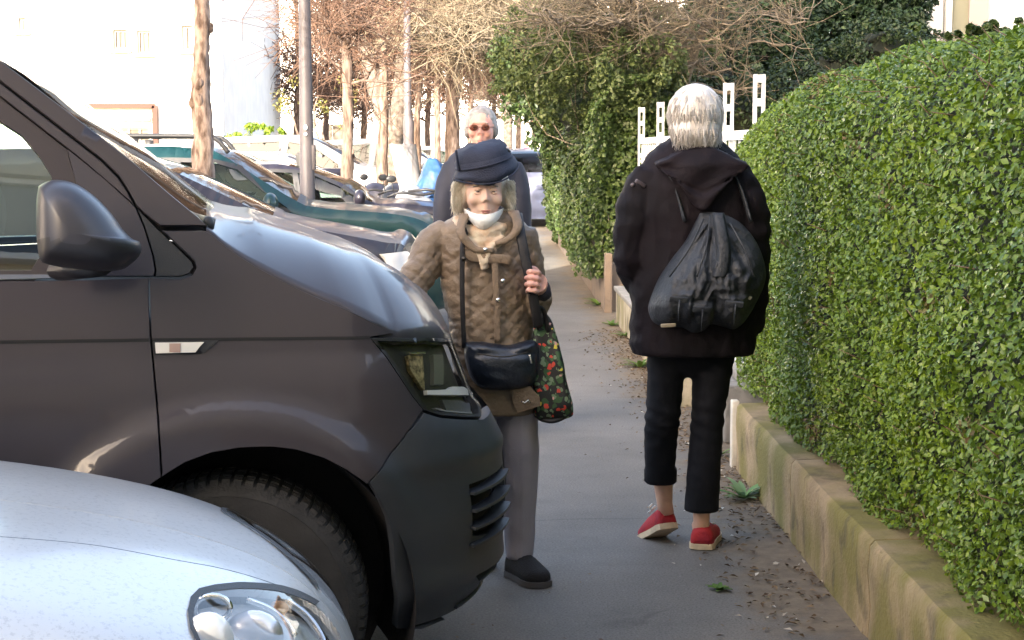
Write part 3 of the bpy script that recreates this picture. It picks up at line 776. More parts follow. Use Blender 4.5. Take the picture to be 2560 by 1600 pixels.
    for h_ in hl2[:1]: pass
    def hp(name, pts, m, off, **kw): return s.panel(name, U(*pts), m, T, gap=.0005, off=off, st=.02, lip=True, depth=.012, mirror=W2, **kw)
    s.panel('headlight_housing', hl, dk, T, gap=.001, off=-.03, st=.03, lip=False, mirror=W2)
    s.panel('headlight_rim', hl, BLACKPL, T, gap=.001, off=-.001, st=.03, mirror=W2, holes=[U((893, 806), (1000, 806), (1060, 808), (1094, 815), (1112, 852), (1123, 905), (1129, 960), (1131, 975), (1090, 976), (1040, 972), (1010, 960), (985, 930), (955, 888), (925, 845))])
    D2 = lambda x, y: (850.4+x*.1875, 756+y*.1875)          # from the enlarged crop of the lamp
    gold = M('reflector amber glass', (.45, .36, .20), .35, metal=.5, var=.7, vscale=70)
    hp('reflector', [D2(665, 425), D2(855, 425), D2(878, 870), D2(845, 850), D2(690, 600)], gold, -.016)
    hp('reflector_cap', [D2(660, 392), D2(853, 392), D2(853, 420), D2(665, 420)], SILVERR, -.006)
    hp('reflector', [D2(1000, 405), D2(1122, 405), D2(1128, 795), D2(1005, 795)], M('grey reflector', (.26, .26, .22), .3, metal=.5), -.018)
    hp('light_bar', [D2(873, 875), D2(1140, 862), D2(1200, 825), D2(1340, 825), D2(1390, 860), D2(1455, 880), D2(1450, 930), D2(1200, 935), D2(880, 935)], M('light bar', (.85, .85, .83), .25, spec=.8), -.008)
    hp('lower_reflector', [D2(1110, 985), D2(1440, 985), D2(1450, 1140), D2(1165, 1115)], M('lower reflector', (.22, .22, .24), .3, metal=.6), -.018)
    hp('lamp_ledge', [D2(1000, 1100), D2(1450, 1128), D2(1450, 1146), D2(1000, 1120)], M('ledge', (.3, .3, .3), .3), -.012)
    # ---- indicator badge on the fender
    bd = [(361, 806), (516, 804), (484, 832), (470, 838), (364, 838)]
    hp('badge_trim', bd, BLACKPL, .004)
    hp('side_indicator', [(366, 809), (483, 808), (462, 830), (368, 832)], M('clear indicator', (.66, .64, .60), .12, spec=.9), .008)
    hp('badge_window', [(400, 811), (427, 811), (427, 830), (400, 830)], M('badge amber', (.35, .24, .20), .3), .0095)
    # ---- wheel housing and wheels
    g = G(); rings = []
    for yy in (.015, .05, .35, .42):
        r_ = AR-.006 if yy < .3 else AR-.05
        rings.append(np.array([[ac[0]+r_*math.cos(a), yy, max(.12, ac[1]+r_*math.sin(a))] for a in np.linspace(-.35, math.pi+.35, 40)]))
    g.loft(rings, closed=False, cap=False)
    V, F = g.vf(); W_ = V.copy(); W_[:, 1] = 2*W2-W_[:, 1]
    a_ = np.linspace(-.5, math.pi+.5, 30); g2 = G(); g2.add([(ac[0]+(AR-.04)*math.cos(t), .40, max(.12, ac[1]+(AR-.04)*math.sin(t))) for t in a_], [tuple(range(30))]); Vb, Fb = g2.vf(); Wb = Vb.copy(); Wb[:, 1] = 2*W2-Wb[:, 1]
    liner = M('wheel arch liner', (.012, .010, .011), .85, bump=.3, bscale=60)
    part('arch_liner', s.world(V), F, liner, T); part('arch_liner', s.world(W_), F, liner, T); part('arch_back', s.world(Vb), Fb, liner, T); part('arch_back', s.world(Wb), Fb, liner, T)
    # lip of the arch, catches dust
    g = G(); g.box((-1.75, W2, .36), (4.2, 1.1, .2)); g.box((-.55, W2, .68), (1.9, .98, .5)); V, F = g.vf(); part('underbody', s.world(V), F, DARK, T, smooth=False)
    g = G(); g.tube([s.world(s.P([[.56, .27]], -.1))[0]+np.array([0, 0, .01]), s.world(s.P([[.565, .24]], -.1))[0]-np.array([0, 0, .03])], .008, 6); g.done('bumper_clip', DARK, T)
    for x in (0, -3.0):
        for sd in (0, 1):
            y = .125 if not sd else 2*W2-.125
            c = s.world([x, y, .343])
            wheel(T, c, .343, .215, yaw+(math.pi if sd else 0), steer=(R(-7) if x == 0 else 0), spokes=10, rimr=.60, hub=M('steel grey rim', (.35, .35, .36), .35, metal=.9), detail=(sd == 0 and x == 0))
    # ---- door mirror
    mp = [(91, 440), (108, 430), (130, 425), (160, 428), (190, 440), (225, 465), (255, 495), (275, 520), (290, 542), (312, 564), (331, 573), (332, 600), (310, 623), (282, 638), (225, 640), (160, 633), (108, 623), (93, 607), (86, 553), (86, 480)]
    Y0 = s.world(s.P(U((200, 560)), .0))[0][1]
    def Lm(p, out): # pixel -> local at given outward distance from the door skin
        q = at(p[0], p[1], Y0); 
        for _ in range(8): l_ = s.local(q); q = at(p[0], p[1], q[1]+(-(out)-l_[1])*math.cos(yaw))
        return s.local(q)
    cpx = np.array([175., 545.])
    rings = []
    ob = [np.array(p, float) for p in mp]; dens = spline(ob+[ob[0]], 64)[:-1]
    def ring(scale, out, shx=0, shy=0):
        return np.array([Lm(cpx+(p-cpx)*scale+np.array([shx, shy]), out) for p in dens])
    rings = [ring(.55, .02), ring(.86, .025), ring(.97, .05), ring(1., .09), ring(.985, .13), ring(.93, .165), ring(.80, .20, -3), ring(.58, .225, -6, 2), ring(.3, .238, -8, 4), ring(.08, .242, -8, 4)]
    V = np.concatenate(rings); nn = len(dens); F = [(i*nn+j, i*nn+(j+1) % nn, (i+1)*nn+(j+1) % nn, (i+1)*nn+j) for i in range(len(rings)-1) for j in range(nn)]
    F.append(tuple(range((len(rings)-1)*nn, len(rings)*nn))); F.append(tuple(range(nn-1, -1, -1)))
    zc = np.array([Lm((200, 561), .12)[2]])[0]
    mi = [0 if np.mean([V[i][2] for i in f_]) > zc else 1 for f_ in F]
    cap_m = M('mirror cap', (.034, .033, .042), .36, spec=.5, bump=.03, bscale=500)
    mir = part('wing_mirror', s.world(V), F, [cap_m, M('mirror lower', (.016, .015, .018), .45)], T, mi=mi, fix=True)
    Wm = V.copy(); Wm[:, 1] = 2*W2-Wm[:, 1]
    part('wing_mirror', s.world(Wm), F, [cap_m, MATS['mirror lower']], T, mi=mi, fix=True)
    g = G(); a = Lm((150, 640), .01); b_ = Lm((230, 632), .09)
    g.tube([a+np.array([0, .02, -.0]), b_], [.05, .045], 12, flat=.5); V, F = g.vf(); part('mirror_foot', s.world(V), F, MATS['mirror lower'], T)
    # seam on the cap
    # ---- interior
    it = M('cabin trim', (.05, .05, .05), .7); g = G()
    g.box((-.35, W2, 1.02), (.55, 1.6, .12), bev=.04); V, F = g.vf(); part('dashboard', s.world(V), F, it, T)
    for y in (.45, 1.45):
        g = G(); g.box((-1.05, y, .95), (.5, .5, .16), bev=.05); g.box((-1.28, y, 1.25), (.13, .48, .62), rot=(0, -.15, 0), bev=.05); g.box((-1.34, y, 1.64), (.09, .26, .17), rot=(0, -.1, 0), bev=.035)
        V, F = g.vf(); part('seat', s.world(V), F, M('seat cloth', (.09, .10, .09), .85), T)
    g = G(); a = np.linspace(0, 2*math.pi, 25); g.tube([( -.72+.05*math.sin(t), .5+.18*math.cos(t), 1.17+.17*math.sin(t)) for t in a], .013, 8, cap=False); V, F = g.vf(); part('steering_wheel', s.world(V), F, it, T)
    return s, T
van_s, van_T = build_van()
# ------------------------------------------------------------------ buildings
def facade(T, o, ax, w, h, wins, wall, frame, pane=None, depth=.14, sill=True, mull=1, up=(0, 0, 1)):
    """wall panel from corner o along unit vector ax, with real openings; wins = (x0, z0, x1, z1)"""
    o = np.array(o, float); ax = np.array(ax, float); up = np.array(up, float); nr = np.cross(ax, up)
    xs = sorted({0., w, *[v for q in wins for v in (q[0], q[2])]}); zs = sorted({0., h, *[v for q in wins for v in (q[1], q[3])]})
    V = [o+ax*x+up*z for z in zs for x in xs]; F = []; nx = len(xs)
    for j in range(len(zs)-1):
        for i in range(nx-1):
            cx, cz = (xs[i]+xs[i+1])/2, (zs[j]+zs[j+1])/2
            if any(q[0] < cx < q[2] and q[1] < cz < q[3] for q in wins): continue
            F.append((j*nx+i, j*nx+i+1, (j+1)*nx+i+1, (j+1)*nx+i))
    for x0, z0, x1, z1 in wins:
        b = len(V); c = [(x0, z0), (x1, z0), (x1, z1), (x0, z1)]
        V += [o+ax*x+up*z for x, z in c]+[o+ax*x+up*z-nr*depth for x, z in c]
        F += [(b+k, b+(k+1) % 4, b+4+(k+1) % 4, b+4+k) for k in range(4)]
    part('wall', V, F, wall, T, smooth=False)
    for x0, z0, x1, z1 in wins:
        g = G(); t = .06; A = np.array([ax, -nr, up]).T
        def bx(cx, cz, sx, sz, dy=.0, sy=.05):
            x, y, z = sx/2, sy/2, sz/2; Vb = np.array([(i*x, j*y, k*z) for i in (-1,1) for j in (-1,1) for k in (-1,1)]) @ A.T
            g.add(Vb+o+ax*cx+up*cz-nr*(depth-.03+dy), [(0,1,3,2),(4,6,7,5),(0,4,5,1),(2,3,7,6),(0,2,6,4),(1,5,7,3)])
        bx((x0+x1)/2, z0+t/2, x1-x0, t); bx((x0+x1)/2, z1-t/2, x1-x0, t); bx(x0+t/2, (z0+z1)/2, t, z1-z0-2*t); bx(x1-t/2, (z0+z1)/2, t, z1-z0-2*t)
        for k in range(mull): bx(x0+(x1-x0)*(k+1)/(mull+1), (z0+z1)/2, t*.8, z1-z0-2*t, dy=.004)
        fo = g.done('window', frame, T, smooth=False)
        part('pane', [o+ax*x+up*z-nr*(depth-.005) for x, z in ((x0+.01, z0+.01), (x1-.01, z0+.01), (x1-.01, z1-.01), (x0+.01, z1-.01))], [(0, 1, 2, 3)], pane or M('dark pane', (.03, .035, .04), .05, spec=1.), fo, smooth=False)
        if sill:
            g = G(); bx((x0+x1)/2, z0-.04, x1-x0+.2, .07, dy=-.14, sy=.22); g.done('sill', frame, fo, smooth=False)
WHITEFR = M('white frame', (.78, .78, .76), .5)
# unseen block added at the camera's back, sized to shade the near street
T = thing('shading_block', (0, -8, 0), 'tall unseen cream block with rows of windows, added behind the viewer to shade the street', 'building')
wins = [(x, z, x+1.2, z+1.5) for z in (1.0, 4.0, 7.0, 10., 13., 16., 19., 22.) for x in (1.5, 5., 8.5, 12., 15.5, 19.)]
cream = M('cream render', (.52, .46, .34), .9, var=.12, vscale=.8, bump=.3, bscale=30)
facade(T, (12.2, -8, 0), (-1, 0, 0), 22., 25., wins, cream, WHITEFR)
g = G(); g.box((1.2, -14, 12.5), (21.98, 11.7, 24.98)); g.done('rear_block', cream, T, smooth=False)
g = G(); g.box((1.2, -13.9, 25.2), (22.8, 13, .4)); g.done('roof', M('roof slab', (.2, .12, .09), .8), T, smooth=False)
# white building across the street on the far left
T = thing('white_building', (-14, 44, 0), 'large sunlit white building across the street at far left with small upper windows', 'building')
def bwin(x0, y0, x1, y1, Y=44.):
    a, b = at(x0, y1, Y), at(x1, y0, Y); return (a[0]+26, a[2], b[0]+26, b[2])
ed = at(527, 300, 44.)[0]
W_ = [bwin(278, 300, 354, 338), bwin(267, 70, 301, 118), bwin(324, 71, 357, 128), bwin(44, 42, 62, 76), bwin(-60, 42, -30, 100), bwin(430, 60, 455, 120)]
facade(T, (-26, 44, 0), (1, 0, 0), 26+ed, 14, W_, M('white render', (.82, .81, .78), .9, var=.05, vscale=2), M('white window frame', (.16, .15, .13), .5), pane=M('pane with blind', (.055, .045, .036), .3, var=.8, vscale=2.5), mull=2)
g = G(); g.box(((-26+ed)/2, 50.2, 6.99), (26+ed-.02, 12, 13.98)); g.done('rear_block', MATS['white render'], T, smooth=False)
g = G(); a, b = at(200, 250, 43.85), at(365, 250, 43.85); c = at(365, 345, 43.85)
g.box(((a[0]+b[0])/2, 43.9, a[2]), (b[0]-a[0], .2, .12)); g.box((b[0], 43.9, (a[2]+c[2])/2), (.13, .2, a[2]-c[2])); g.done('window_surround', M('red brown surround', (.045, .012, .007), .7), T, smooth=False)
g = G(); a, b = at(280, 281, 43.9), at(354, 281, 43.9); g.box(((a[0]+b[0])/2, 43.92, a[2]), (b[0]-a[0], .08, .10)); g.done('shutter_box', M('shutter box', (.2, .18, .14), .7), T, smooth=False)
# pale house on the right behind the hedge
def right_house():
    Y = 30.; T = thing('house', (at(2300, 50, Y)[0], Y, 0), 'pale grey house corner with white framed bay window rising over the near hedge', 'house')
    x = lambda d: at(d, 40, Y)[0]
    gw_ = M('grey white render', (.30, .30, .30), .8, var=.08, vscale=3)
    g = G(); g.box(((x(2196)+x(2226))/2, Y+.1, 5), (x(2226)-x(2196), .3, 10)); g.done('corner_post', gw_, T, smooth=False)
    g = G(); g.box(((x(2234)+x(2246))/2, Y+.02, 5), (x(2246)-x(2234), .2, 10)); g.done('downpipe', M('white pipe', (.6, .6, .6), .5), T, smooth=False)
    g = G(); g.box(((x(2247)+x(2290))/2, Y+.22, 5), (x(2290)-x(2247), .3, 10)); g.done('wall', M('stone coloured render', (.15, .15, .11), .8), T, smooth=False)
    g = G(); g.box(((x(2290)+x(2335))/2, Y+.16, 5), (x(2335)-x(2290), .3, 10)); g.done('pilaster', M('pinkish render', (.26, .22, .21), .8), T, smooth=False)
    g = G(); g.box((x(2335)+4, Y+.32, 5), (8, .3, 10)); g.done('wall', M('blue white render', (.42, .45, .46), .8), T, smooth=False)
    g = G(); g.box((x(2196)+5.3, Y+4.7, 5), (10, 8, 9.98)); g.done('rear_block', gw_, T, smooth=False)
    g = G(); g.box((x(2196)+5.2, Y+4.3, 10.15), (11, 9.4, .3)); g.done('roof', M('roof slab', (.2, .12, .09), .8), T, smooth=False)
right_house()

# ------------------------------------------------------------------ low walls and white fence beyond the near hedge
T = thing('gate_block', (1.42, 8.6, 0), 'low grey stone block beside the end of the mossy wall', 'stone block')
g = G(); g.box((1.45, 8.85, .15), (.5, .7, .30), bev=.012); g.done('block', M('grey stone', (.20, .195, .19), .85, var=.2, vscale=12, bump=.4, bscale=60), T)
g = G(); g.box((1.5, 8.95, .325), (.44, .60, .05), bev=.01); g.done('coping', M('white coping', (.24, .23, .21), .8, var=.2, vscale=8), T)
T = thing('block_wall', (1.15, 12.3, 0), 'low cream block wall with pale coping under the white lattice fence', 'wall')
g = G(); g.box((1.22, 12.2, .135), (.24, 4.9, .29), bev=.01); g.done('wall_body', wall_mat('cream block wall', .75, (.42, .37, .28)), T)
g = G(); g.box((1.22, 12.2, .298), (.28, 4.94, .036), bev=.008); g.done('coping', MATS['white coping'], T)
def lattice():
    T = thing('lattice_fence', (1.36, 12, .3), 'white lattice fence with tall slotted posts behind the white-haired walker', 'fence')
    wm = M('white painted concrete', (.80, .80, .78), .75, var=.08, vscale=9, bump=.2, bscale=80)
    ys = [8.55, 9.65, 10.9, 12.2, 13.5, 15.2]
    for y in ys:
        g = G(); h = 1.88; a = .021
        for dx in (-a, a): g.box((1.36+dx, y, .3+h/2-.15), (.014, .05, h-.3+.0))
        for z in (.40, .75, 1.1, 1.45, 1.62, 1.74, h-.0215): g.box((1.36, y, z), (.0279, .048, .04))
        g.done('post', wm, T, smooth=False)
    g = G()
    for z in (.36, .98, 1.58): g.box((1.36, 11.9, z), (.04, 6.6, .05))
    y = 8.62
    while y < 15.15:
        g.box((1.36, y, .97), (.012, .026, 1.18)); y += .19
    for z in (.56, .77, 1.19, 1.40): g.box((1.36, 11.9, z), (.014, 6.58, .026))
    g.done('lattice_panel', wm, T, smooth=False)
lattice()
peach = M('peach render', (.155, .122, .098), .9, var=.18, vscale=5, bump=.4, bscale=40, vcol=(.20, .15, .11))
T = thing('peach_wall', (1.1, 20, 0), 'low peach rendered wall with ivy spilling over it beyond the fence', 'wall')
g = G()
for i, y in enumerate(np.arange(15.6, 27.4, 1.95)): g.box((1.165, y+.975, .22+.01*(i % 2)), (.2, 1.93, .46), bev=.01)
g.done('wall_body', peach, T)
for y in (15.52, 21.6): g = G(); g.box((1.09, y, .27), (.07, .10, .56), bev=.008); g.done('pier', peach, T)
g = G(); g.box((1.16, 24.4, .86), (.06, 6.6, .74)); g.done('board_panel', M('peach boards', (.30, .21, .16), .85, var=.15, vscale=6, stretch=(1, 12, 1)), T)
T = thing('white_post', (1.1, 27.9, 0), 'slim white post rising from the ivy at the far end of the peach wall', 'post')
g = G(); g.box((1.12, 27.9, .6), (.07, .09, 1.24), bev=.006); g.done('shaft', WHITEFR, T); g = G(); g.box((1.12, 27.9, 1.235), (.10, .12, .03)); g.done('cap', WHITEFR, T)

# pale building added across the far end so the background turns sunlit white
T = thing('far_backdrop_block', (-10, 120, 0), 'long pale building added at the far end of the street as a bright sunlit backdrop', 'building')
fw = [(x, z, x+1.6, z+1.8) for z in (1.5, 5., 8.5) for x in np.arange(3, 57, 5.4)]
facade(T, (-42, 120, 0), (1, 0, 0), 60., 22., fw, MATS['white render'], MATS['white window frame'], pane=MATS['pane with blind'], mull=1, sill=False)
g = G(); g.box((-12, 126.2, 11), (59.9, 12, 21.9)); g.done('rear_block', MATS['white render'], T, smooth=False)
# ------------------------------------------------------------------ foliage masses
def rnd_dir(k):
    d = RNG.normal(0, 1, (k, 3)); return d/np.linalg.norm(d, axis=1)[:, None]
def clumps(cs, per, leaf, r0=.55):
    """leaf clumps in ellipsoids cs = [(centre, radii)]; leaves sit on many small sub-clumps"""
    Ps, Ns = [], []
    for c, r in cs:
        c, r = np.array(c, float), np.array(r, float)
        n = max(4, int(per/55)); d = rnd_dir(n); cc = c+d*r*RNG.uniform(.45, 1., (n, 1))**.6; rr = r.min()*RNG.uniform(.16, .34, n)
        k = per; j = RNG.integers(0, n, k); dd = rnd_dir(k); q = RNG.uniform(r0, 1.05, (k, 1))
        Ps.append(cc[j]+dd*rr[j][:, None]*q); Ns.append(dd*.7+np.array([-.1, -.15, .5]))
    P, N = np.concatenate(Ps), np.concatenate(Ns)
    return leaves(P, N, leaf, jit=.5, aspect=.6, fold=.15)
def limb(g, a, b, r0, r1, wob=.06, n=8, seed=0):
    a, b = np.array(a, float), np.array(b, float); L = np.linalg.norm(b-a); P = []
    for i in range(n+1):
        t = i/n; p = a+(b-a)*t; w_ = wob*L*math.sin(math.pi*t)
        P.append(p+np.array([noise.noise(Vector((seed*3.1, t*2.5, 0.3))), noise.noise(Vector((seed*3.1, t*2.5, 7.3))), noise.noise(Vector((seed*3.1, t*2.5, 14.)))])*w_)
    P = np.array(P); g.tube(P, np.linspace(r0, r1, n+1), 7 if r0 > .02 else (5 if r0 > .008 else 3), cap=False); return P
def shrub(name, label, cat, cs, per, leaf, mat, trunkmat, group=None, core=True, base=None, trunk_r=.05):
    c0 = np.array(cs[0][0], float); b = np.array(base if base is not None else (c0[0], c0[1], 0), float)
    T = thing(name, b, label, cat, group)
    V, F = clumps(cs, per, leaf); part('crown', V, F, mat, T, smooth=False)
    g = G()
    for i, (c, r) in enumerate(cs): limb(g, b, np.array(c)-np.array([0, 0, .1]), trunk_r, trunk_r*.35, .2, seed=i+c0[1])
    g.done('trunk', trunkmat, T)
    if core:
        g = G()
        for c, r in cs: g.ell(c, np.array(r)*.5, nu=14, nv=10)
        V, F = g.vf(); V = V+rnd_dir(len(V))*.07; part('inner_growth', V, F, MATS['hedge inside'], T)
    return T
BARKG = M('grey brown bark', (.20, .165, .125), .9, var=.3, vscale=20, bump=.7, bscale=50, stretch=(1, 1, .3))
IVY = leaf_mat('ivy leaf', (.032, .062, .012), (.082, .122, .028), (.17, .21, .09), .42, .2)
EVG = leaf_mat('evergreen leaf', (.022, .042, .012), (.060, .092, .024), (.12, .16, .05), .45, .2)
DEV = leaf_mat('deep green leaf', (.012, .028, .009), (.036, .062, .017), (.08, .12, .035), .5, .15)
CON = leaf_mat('conifer needles', (.010, .026, .009), (.026, .055, .016), None, .6, .1)

# ivy spilling over the peach wall
def ivy_hedge():
    T = thing('ivy_hedge', (1.3, 21, .4), 'ivy covered hedge spilling over the peach wall towards the pavement', 'hedge')
    V0, N0 = [], []; k = 52000
    y = 15.7+RNG.random(k)**1.25*13.6; z = RNG.random(k)**.8*2.2+.12
    top = (2.05+.25*np.sin(y*1.3))*(.80+.20*ss(y, 15.6, 18.5))
    low = .30+.28*nz(np.stack([y, y*0, y*0], 1), 1.3, 3)
    k_ = (z < top) & (z > low); y, z = y[k_], z[k_]; n = len(y)
    face = .98-.10*np.sin(z*1.6)+(.20-.13*ss(y, 18, 23))*nz(np.stack([y, z, z*0], 1), .9, 4)+.05*ss(y, 20, 24)+.05*nz(np.stack([y, z, z*0], 1), 3.5, 8)
    gap_ = (nz(np.stack([y, z, z*0], 1), 1.6, 9) > .30) & (z < 1.1)
    x = face+RNG.random(n)**1.5*.18
    m_ = ~gap_; P = np.stack([x, y, z], 1)[m_]
    N = np.tile([-.9, -.35, .35], (len(P), 1))
    # rounded top
    k2 = 20000; y2 = 15.7+RNG.random(k2)*13.6; a = RNG.random(k2)*math.pi*.6; x2 = 1.5-np.cos(a)*.55; z2 = (1.95+.25*np.sin(y2*1.3))*(.80+.20*ss(y2, 15.6, 18.5))+np.sin(a)*.35+nz(np.stack([x2, y2, y2*0], 1), 2, 5)*.15
    P = np.vstack([P, np.stack([x2, y2, z2], 1)]); N = np.vstack([N, np.tile([-.3, -.3, .9], (k2, 1))])
    k3 = 11000; qx = RNG.random(k3)**1.6; qz = RNG.random(k3)**.9; Q = np.stack([1.0+qx*1.25, 15.72+RNG.random(k3)**2*.35+qz*.3, qz*(1.95-.55*qx)*(1+.15*nz(np.stack([qx, qz, qx*0], 1), 4, 3))+.3], 1); P = np.vstack([P, Q]); N = np.vstack([N, np.tile([-.3, -.9, .35], (k3, 1))])
    V, F = leaves(P, N, .046, jit=.6, aspect=.75, fold=.12); part('foliage', V, F, IVY, T, smooth=False)
    # end face
    g = G(); g.box((1.58, 22.6, 1.10), (.75, 12.6, 1.75), bev=.2); V, F = g.vf(); part('inner_growth', V, F, MATS['hedge inside'], T)
    g = G()
    for i in range(26):
        yy = 15.8+i*.5; limb(g, (1.06, yy, .45), (1.06+RNG.normal(0, .03), yy+RNG.normal(0, .3), 1.1), .008, .004, .2, 6, seed=i)
    st_ = g.done('stems', BARKG, T); st_['kind'] = 'stuff'
ivy_hedge()
T = thing('ivy_bush', (.98, 27, 0), 'dark green ivy bush bulging onto the pavement beside the white post', 'bush')
V, F = clumps([((1.08, 27.2, .75), (.17, .6, .75)), ((1.08, 26.6, .4), (.14, .5, .4)), ((1.10, 28.6, 1.0), (.2, .7, 1.0))], 3500, .07); V[:, 2] = np.maximum(V[:, 2], .01); part('foliage', V, F, EVG, T, smooth=False)
g = G(); g.tube([(1.08, 27.2, 0), (1.02, 27.1, .7), (1.02, 27.3, 1.4)], [.03, .02, .01], 7); g.done('stems', BARKG, T)

# evergreen shrubs overhanging the pavement
def A(dx, dy, Y): return tuple(at(dx, dy, Y))
shrub('evergreen_shrub', 'leafy green shrub crown just behind the left end of the white lattice fence', 'shrub',
      [(A(1480, 330, 17.5), (.62, .8, .55)), (A(1400, 290, 18.5), (.6, .8, .5)), (A(1540, 270, 17.5), (.5, .8, .45)), (A(1450, 420, 17), (.5, .6, .5))], 5200, .060, EVG, BARKG, base=(1.9, 17.8, 0))
shrub('evergreen_shrub', 'dark green overhanging shrub at the left edge of the greenery above the pavement', 'shrub',
      [(A(1290, 200, 22), (.62, .9, .55)), (A(1230, 140, 22.5), (.38, .8, .38)), (A(1340, 300, 22), (.5, .9, .5)), (A(1320, 335, 23), (.26, .7, .4)), (A(1380, 180, 21.5), (.7, .8, .5)), (A(1345, 400, 22.5), (.25, .6, .4))], 4200, .068, EVG, BARKG, base=(1.9, 22.3, 0))
shrub('evergreen_shrub', 'green shrub filling the gap between the bare tree and the dark conifers', 'shrub',
      [(A(1640, 180, 19.5), (.8, .9, .6)), (A(1560, 130, 20), (.8, .9, .6)), (A(1680, 290, 19), (.7, .8, .5)), (A(1450, 140, 21), (.8, .9, .6)), (A(1690, 90, 20), (.6, .9, .5)), (A(1590, 340, 19), (.6, .7, .6))], 3200, .070, DEV, BARKG, base=(2.6, 19.5, 0))

shrub('evergreen_shrub', 'olive leaves mixed into the tangled bare twigs above the ivy', 'shrub',
      [(A(1230, 170, 17.5), (.35, .5, .3)), (A(1320, 130, 17), (.5, .5, .35)), (A(1420, 110, 16.5), (.55, .5, .35)), (A(1500, 170, 16), (.5, .5, .35)), (A(1350, 220, 17), (.5, .5, .35)), (A(1560, 230, 16.2), (.4, .5, .3)), (A(1460, 40, 17.5), (.6, .5, .35)), (A(1330, 50, 18), (.6, .5, .35)), (A(1230, 90, 18.5), (.4, .5, .3)), (A(1540, 60, 18), (.5, .5, .35)), (A(1600, 130, 18), (.5, .5, .35)), (A(1400, 160, 18), (.5, .5, .35))], 2300, .046, leaf_mat('olive leaf', (.045, .070, .018), (.105, .135, .040), (.17, .20, .09), .5, .2), BARKG, core=False, base=(1.8, 16.9, 0), trunk_r=.012)
# dark conifers
def conifer(Y, dxs, label, gapx=()):
    cs = []; x0 = at(np.mean(dxs), 100, Y)[0]
    for dx in np.arange(dxs[0], dxs[1]+1, 52):
        for dy in (-60, 0, 60, 120): cs.append((A(dx+RNG.normal(0, 14), dy+RNG.normal(0, 12), Y+RNG.normal(0, .5)), (.62, .7, .42)))
    T = thing('conifer', (x0, Y, 0), label, 'tree', 'dark conifers behind the fence')
    V, F = clumps(cs, 1500, .085); part('crown', V, F, CON, T, smooth=False)
    g = G(); gg = G()
    P = limb(g, (x0, Y, 0), (x0+.1, Y, 4.6), .16, .09, .05, 10, seed=Y)
    for dx in np.arange(dxs[0]+20, dxs[1], 40): limb(g, (at(dx, 330, Y)[0], Y+.2, 0), at(dx+RNG.normal(0, 15), 60, Y), .07, .035, .1, 8, seed=dx)
    g.done('trunk', M('dark bark', (.035, .028, .022), .9), T)
conifer(22., (1700, 1900), 'dark conifer rising behind the slotted white fence posts')
conifer(24., (1900, 2110), 'dark conifer between the first conifer and the pale house corner')
conifer(27., (2060, 2150), 'dark conifer touching the corner of the pale house')
# understory in front of the conifers, dense and dark low down
shrub('evergreen_shrub', 'low green shrub under the dark conifers above the near hedge line', 'shrub',
      [(A(1760, 300, 17), (.6, .6, .5)), (A(1860, 250, 17.5), (.6, .6, .45)), (A(1960, 190, 18), (.6, .6, .4)), (A(2080, 130, 18), (.6, .6, .4)), (A(2140, 125, 18.5), (.32, .6, .3))], 3600, .05, DEV, BARKG, base=(3.2, 17.5, 0))
shrub('leafy_sprig', 'pale green sprig poking up above the near hedge before the conifers', 'shrub', [(A(2150, 85, 9.0), (.12, .12, .16))], 90, .045, IVY, BARKG, core=False, trunk_r=.008)
shrub('leafy_sprig', 'dark pointed leaves rising above the near hedge in front of the pale house', 'shrub', [(A(2335, 62, 6.2), (.12, .12, .06)), (A(2300, 76, 6.2), (.10, .1, .04)), (A(2385, 68, 6.2), (.10, .1, .05)), (A(2340, 82, 6.2), (.16, .1, .04))], 420, .030, IVY, BARKG, core=False, trunk_r=.008)

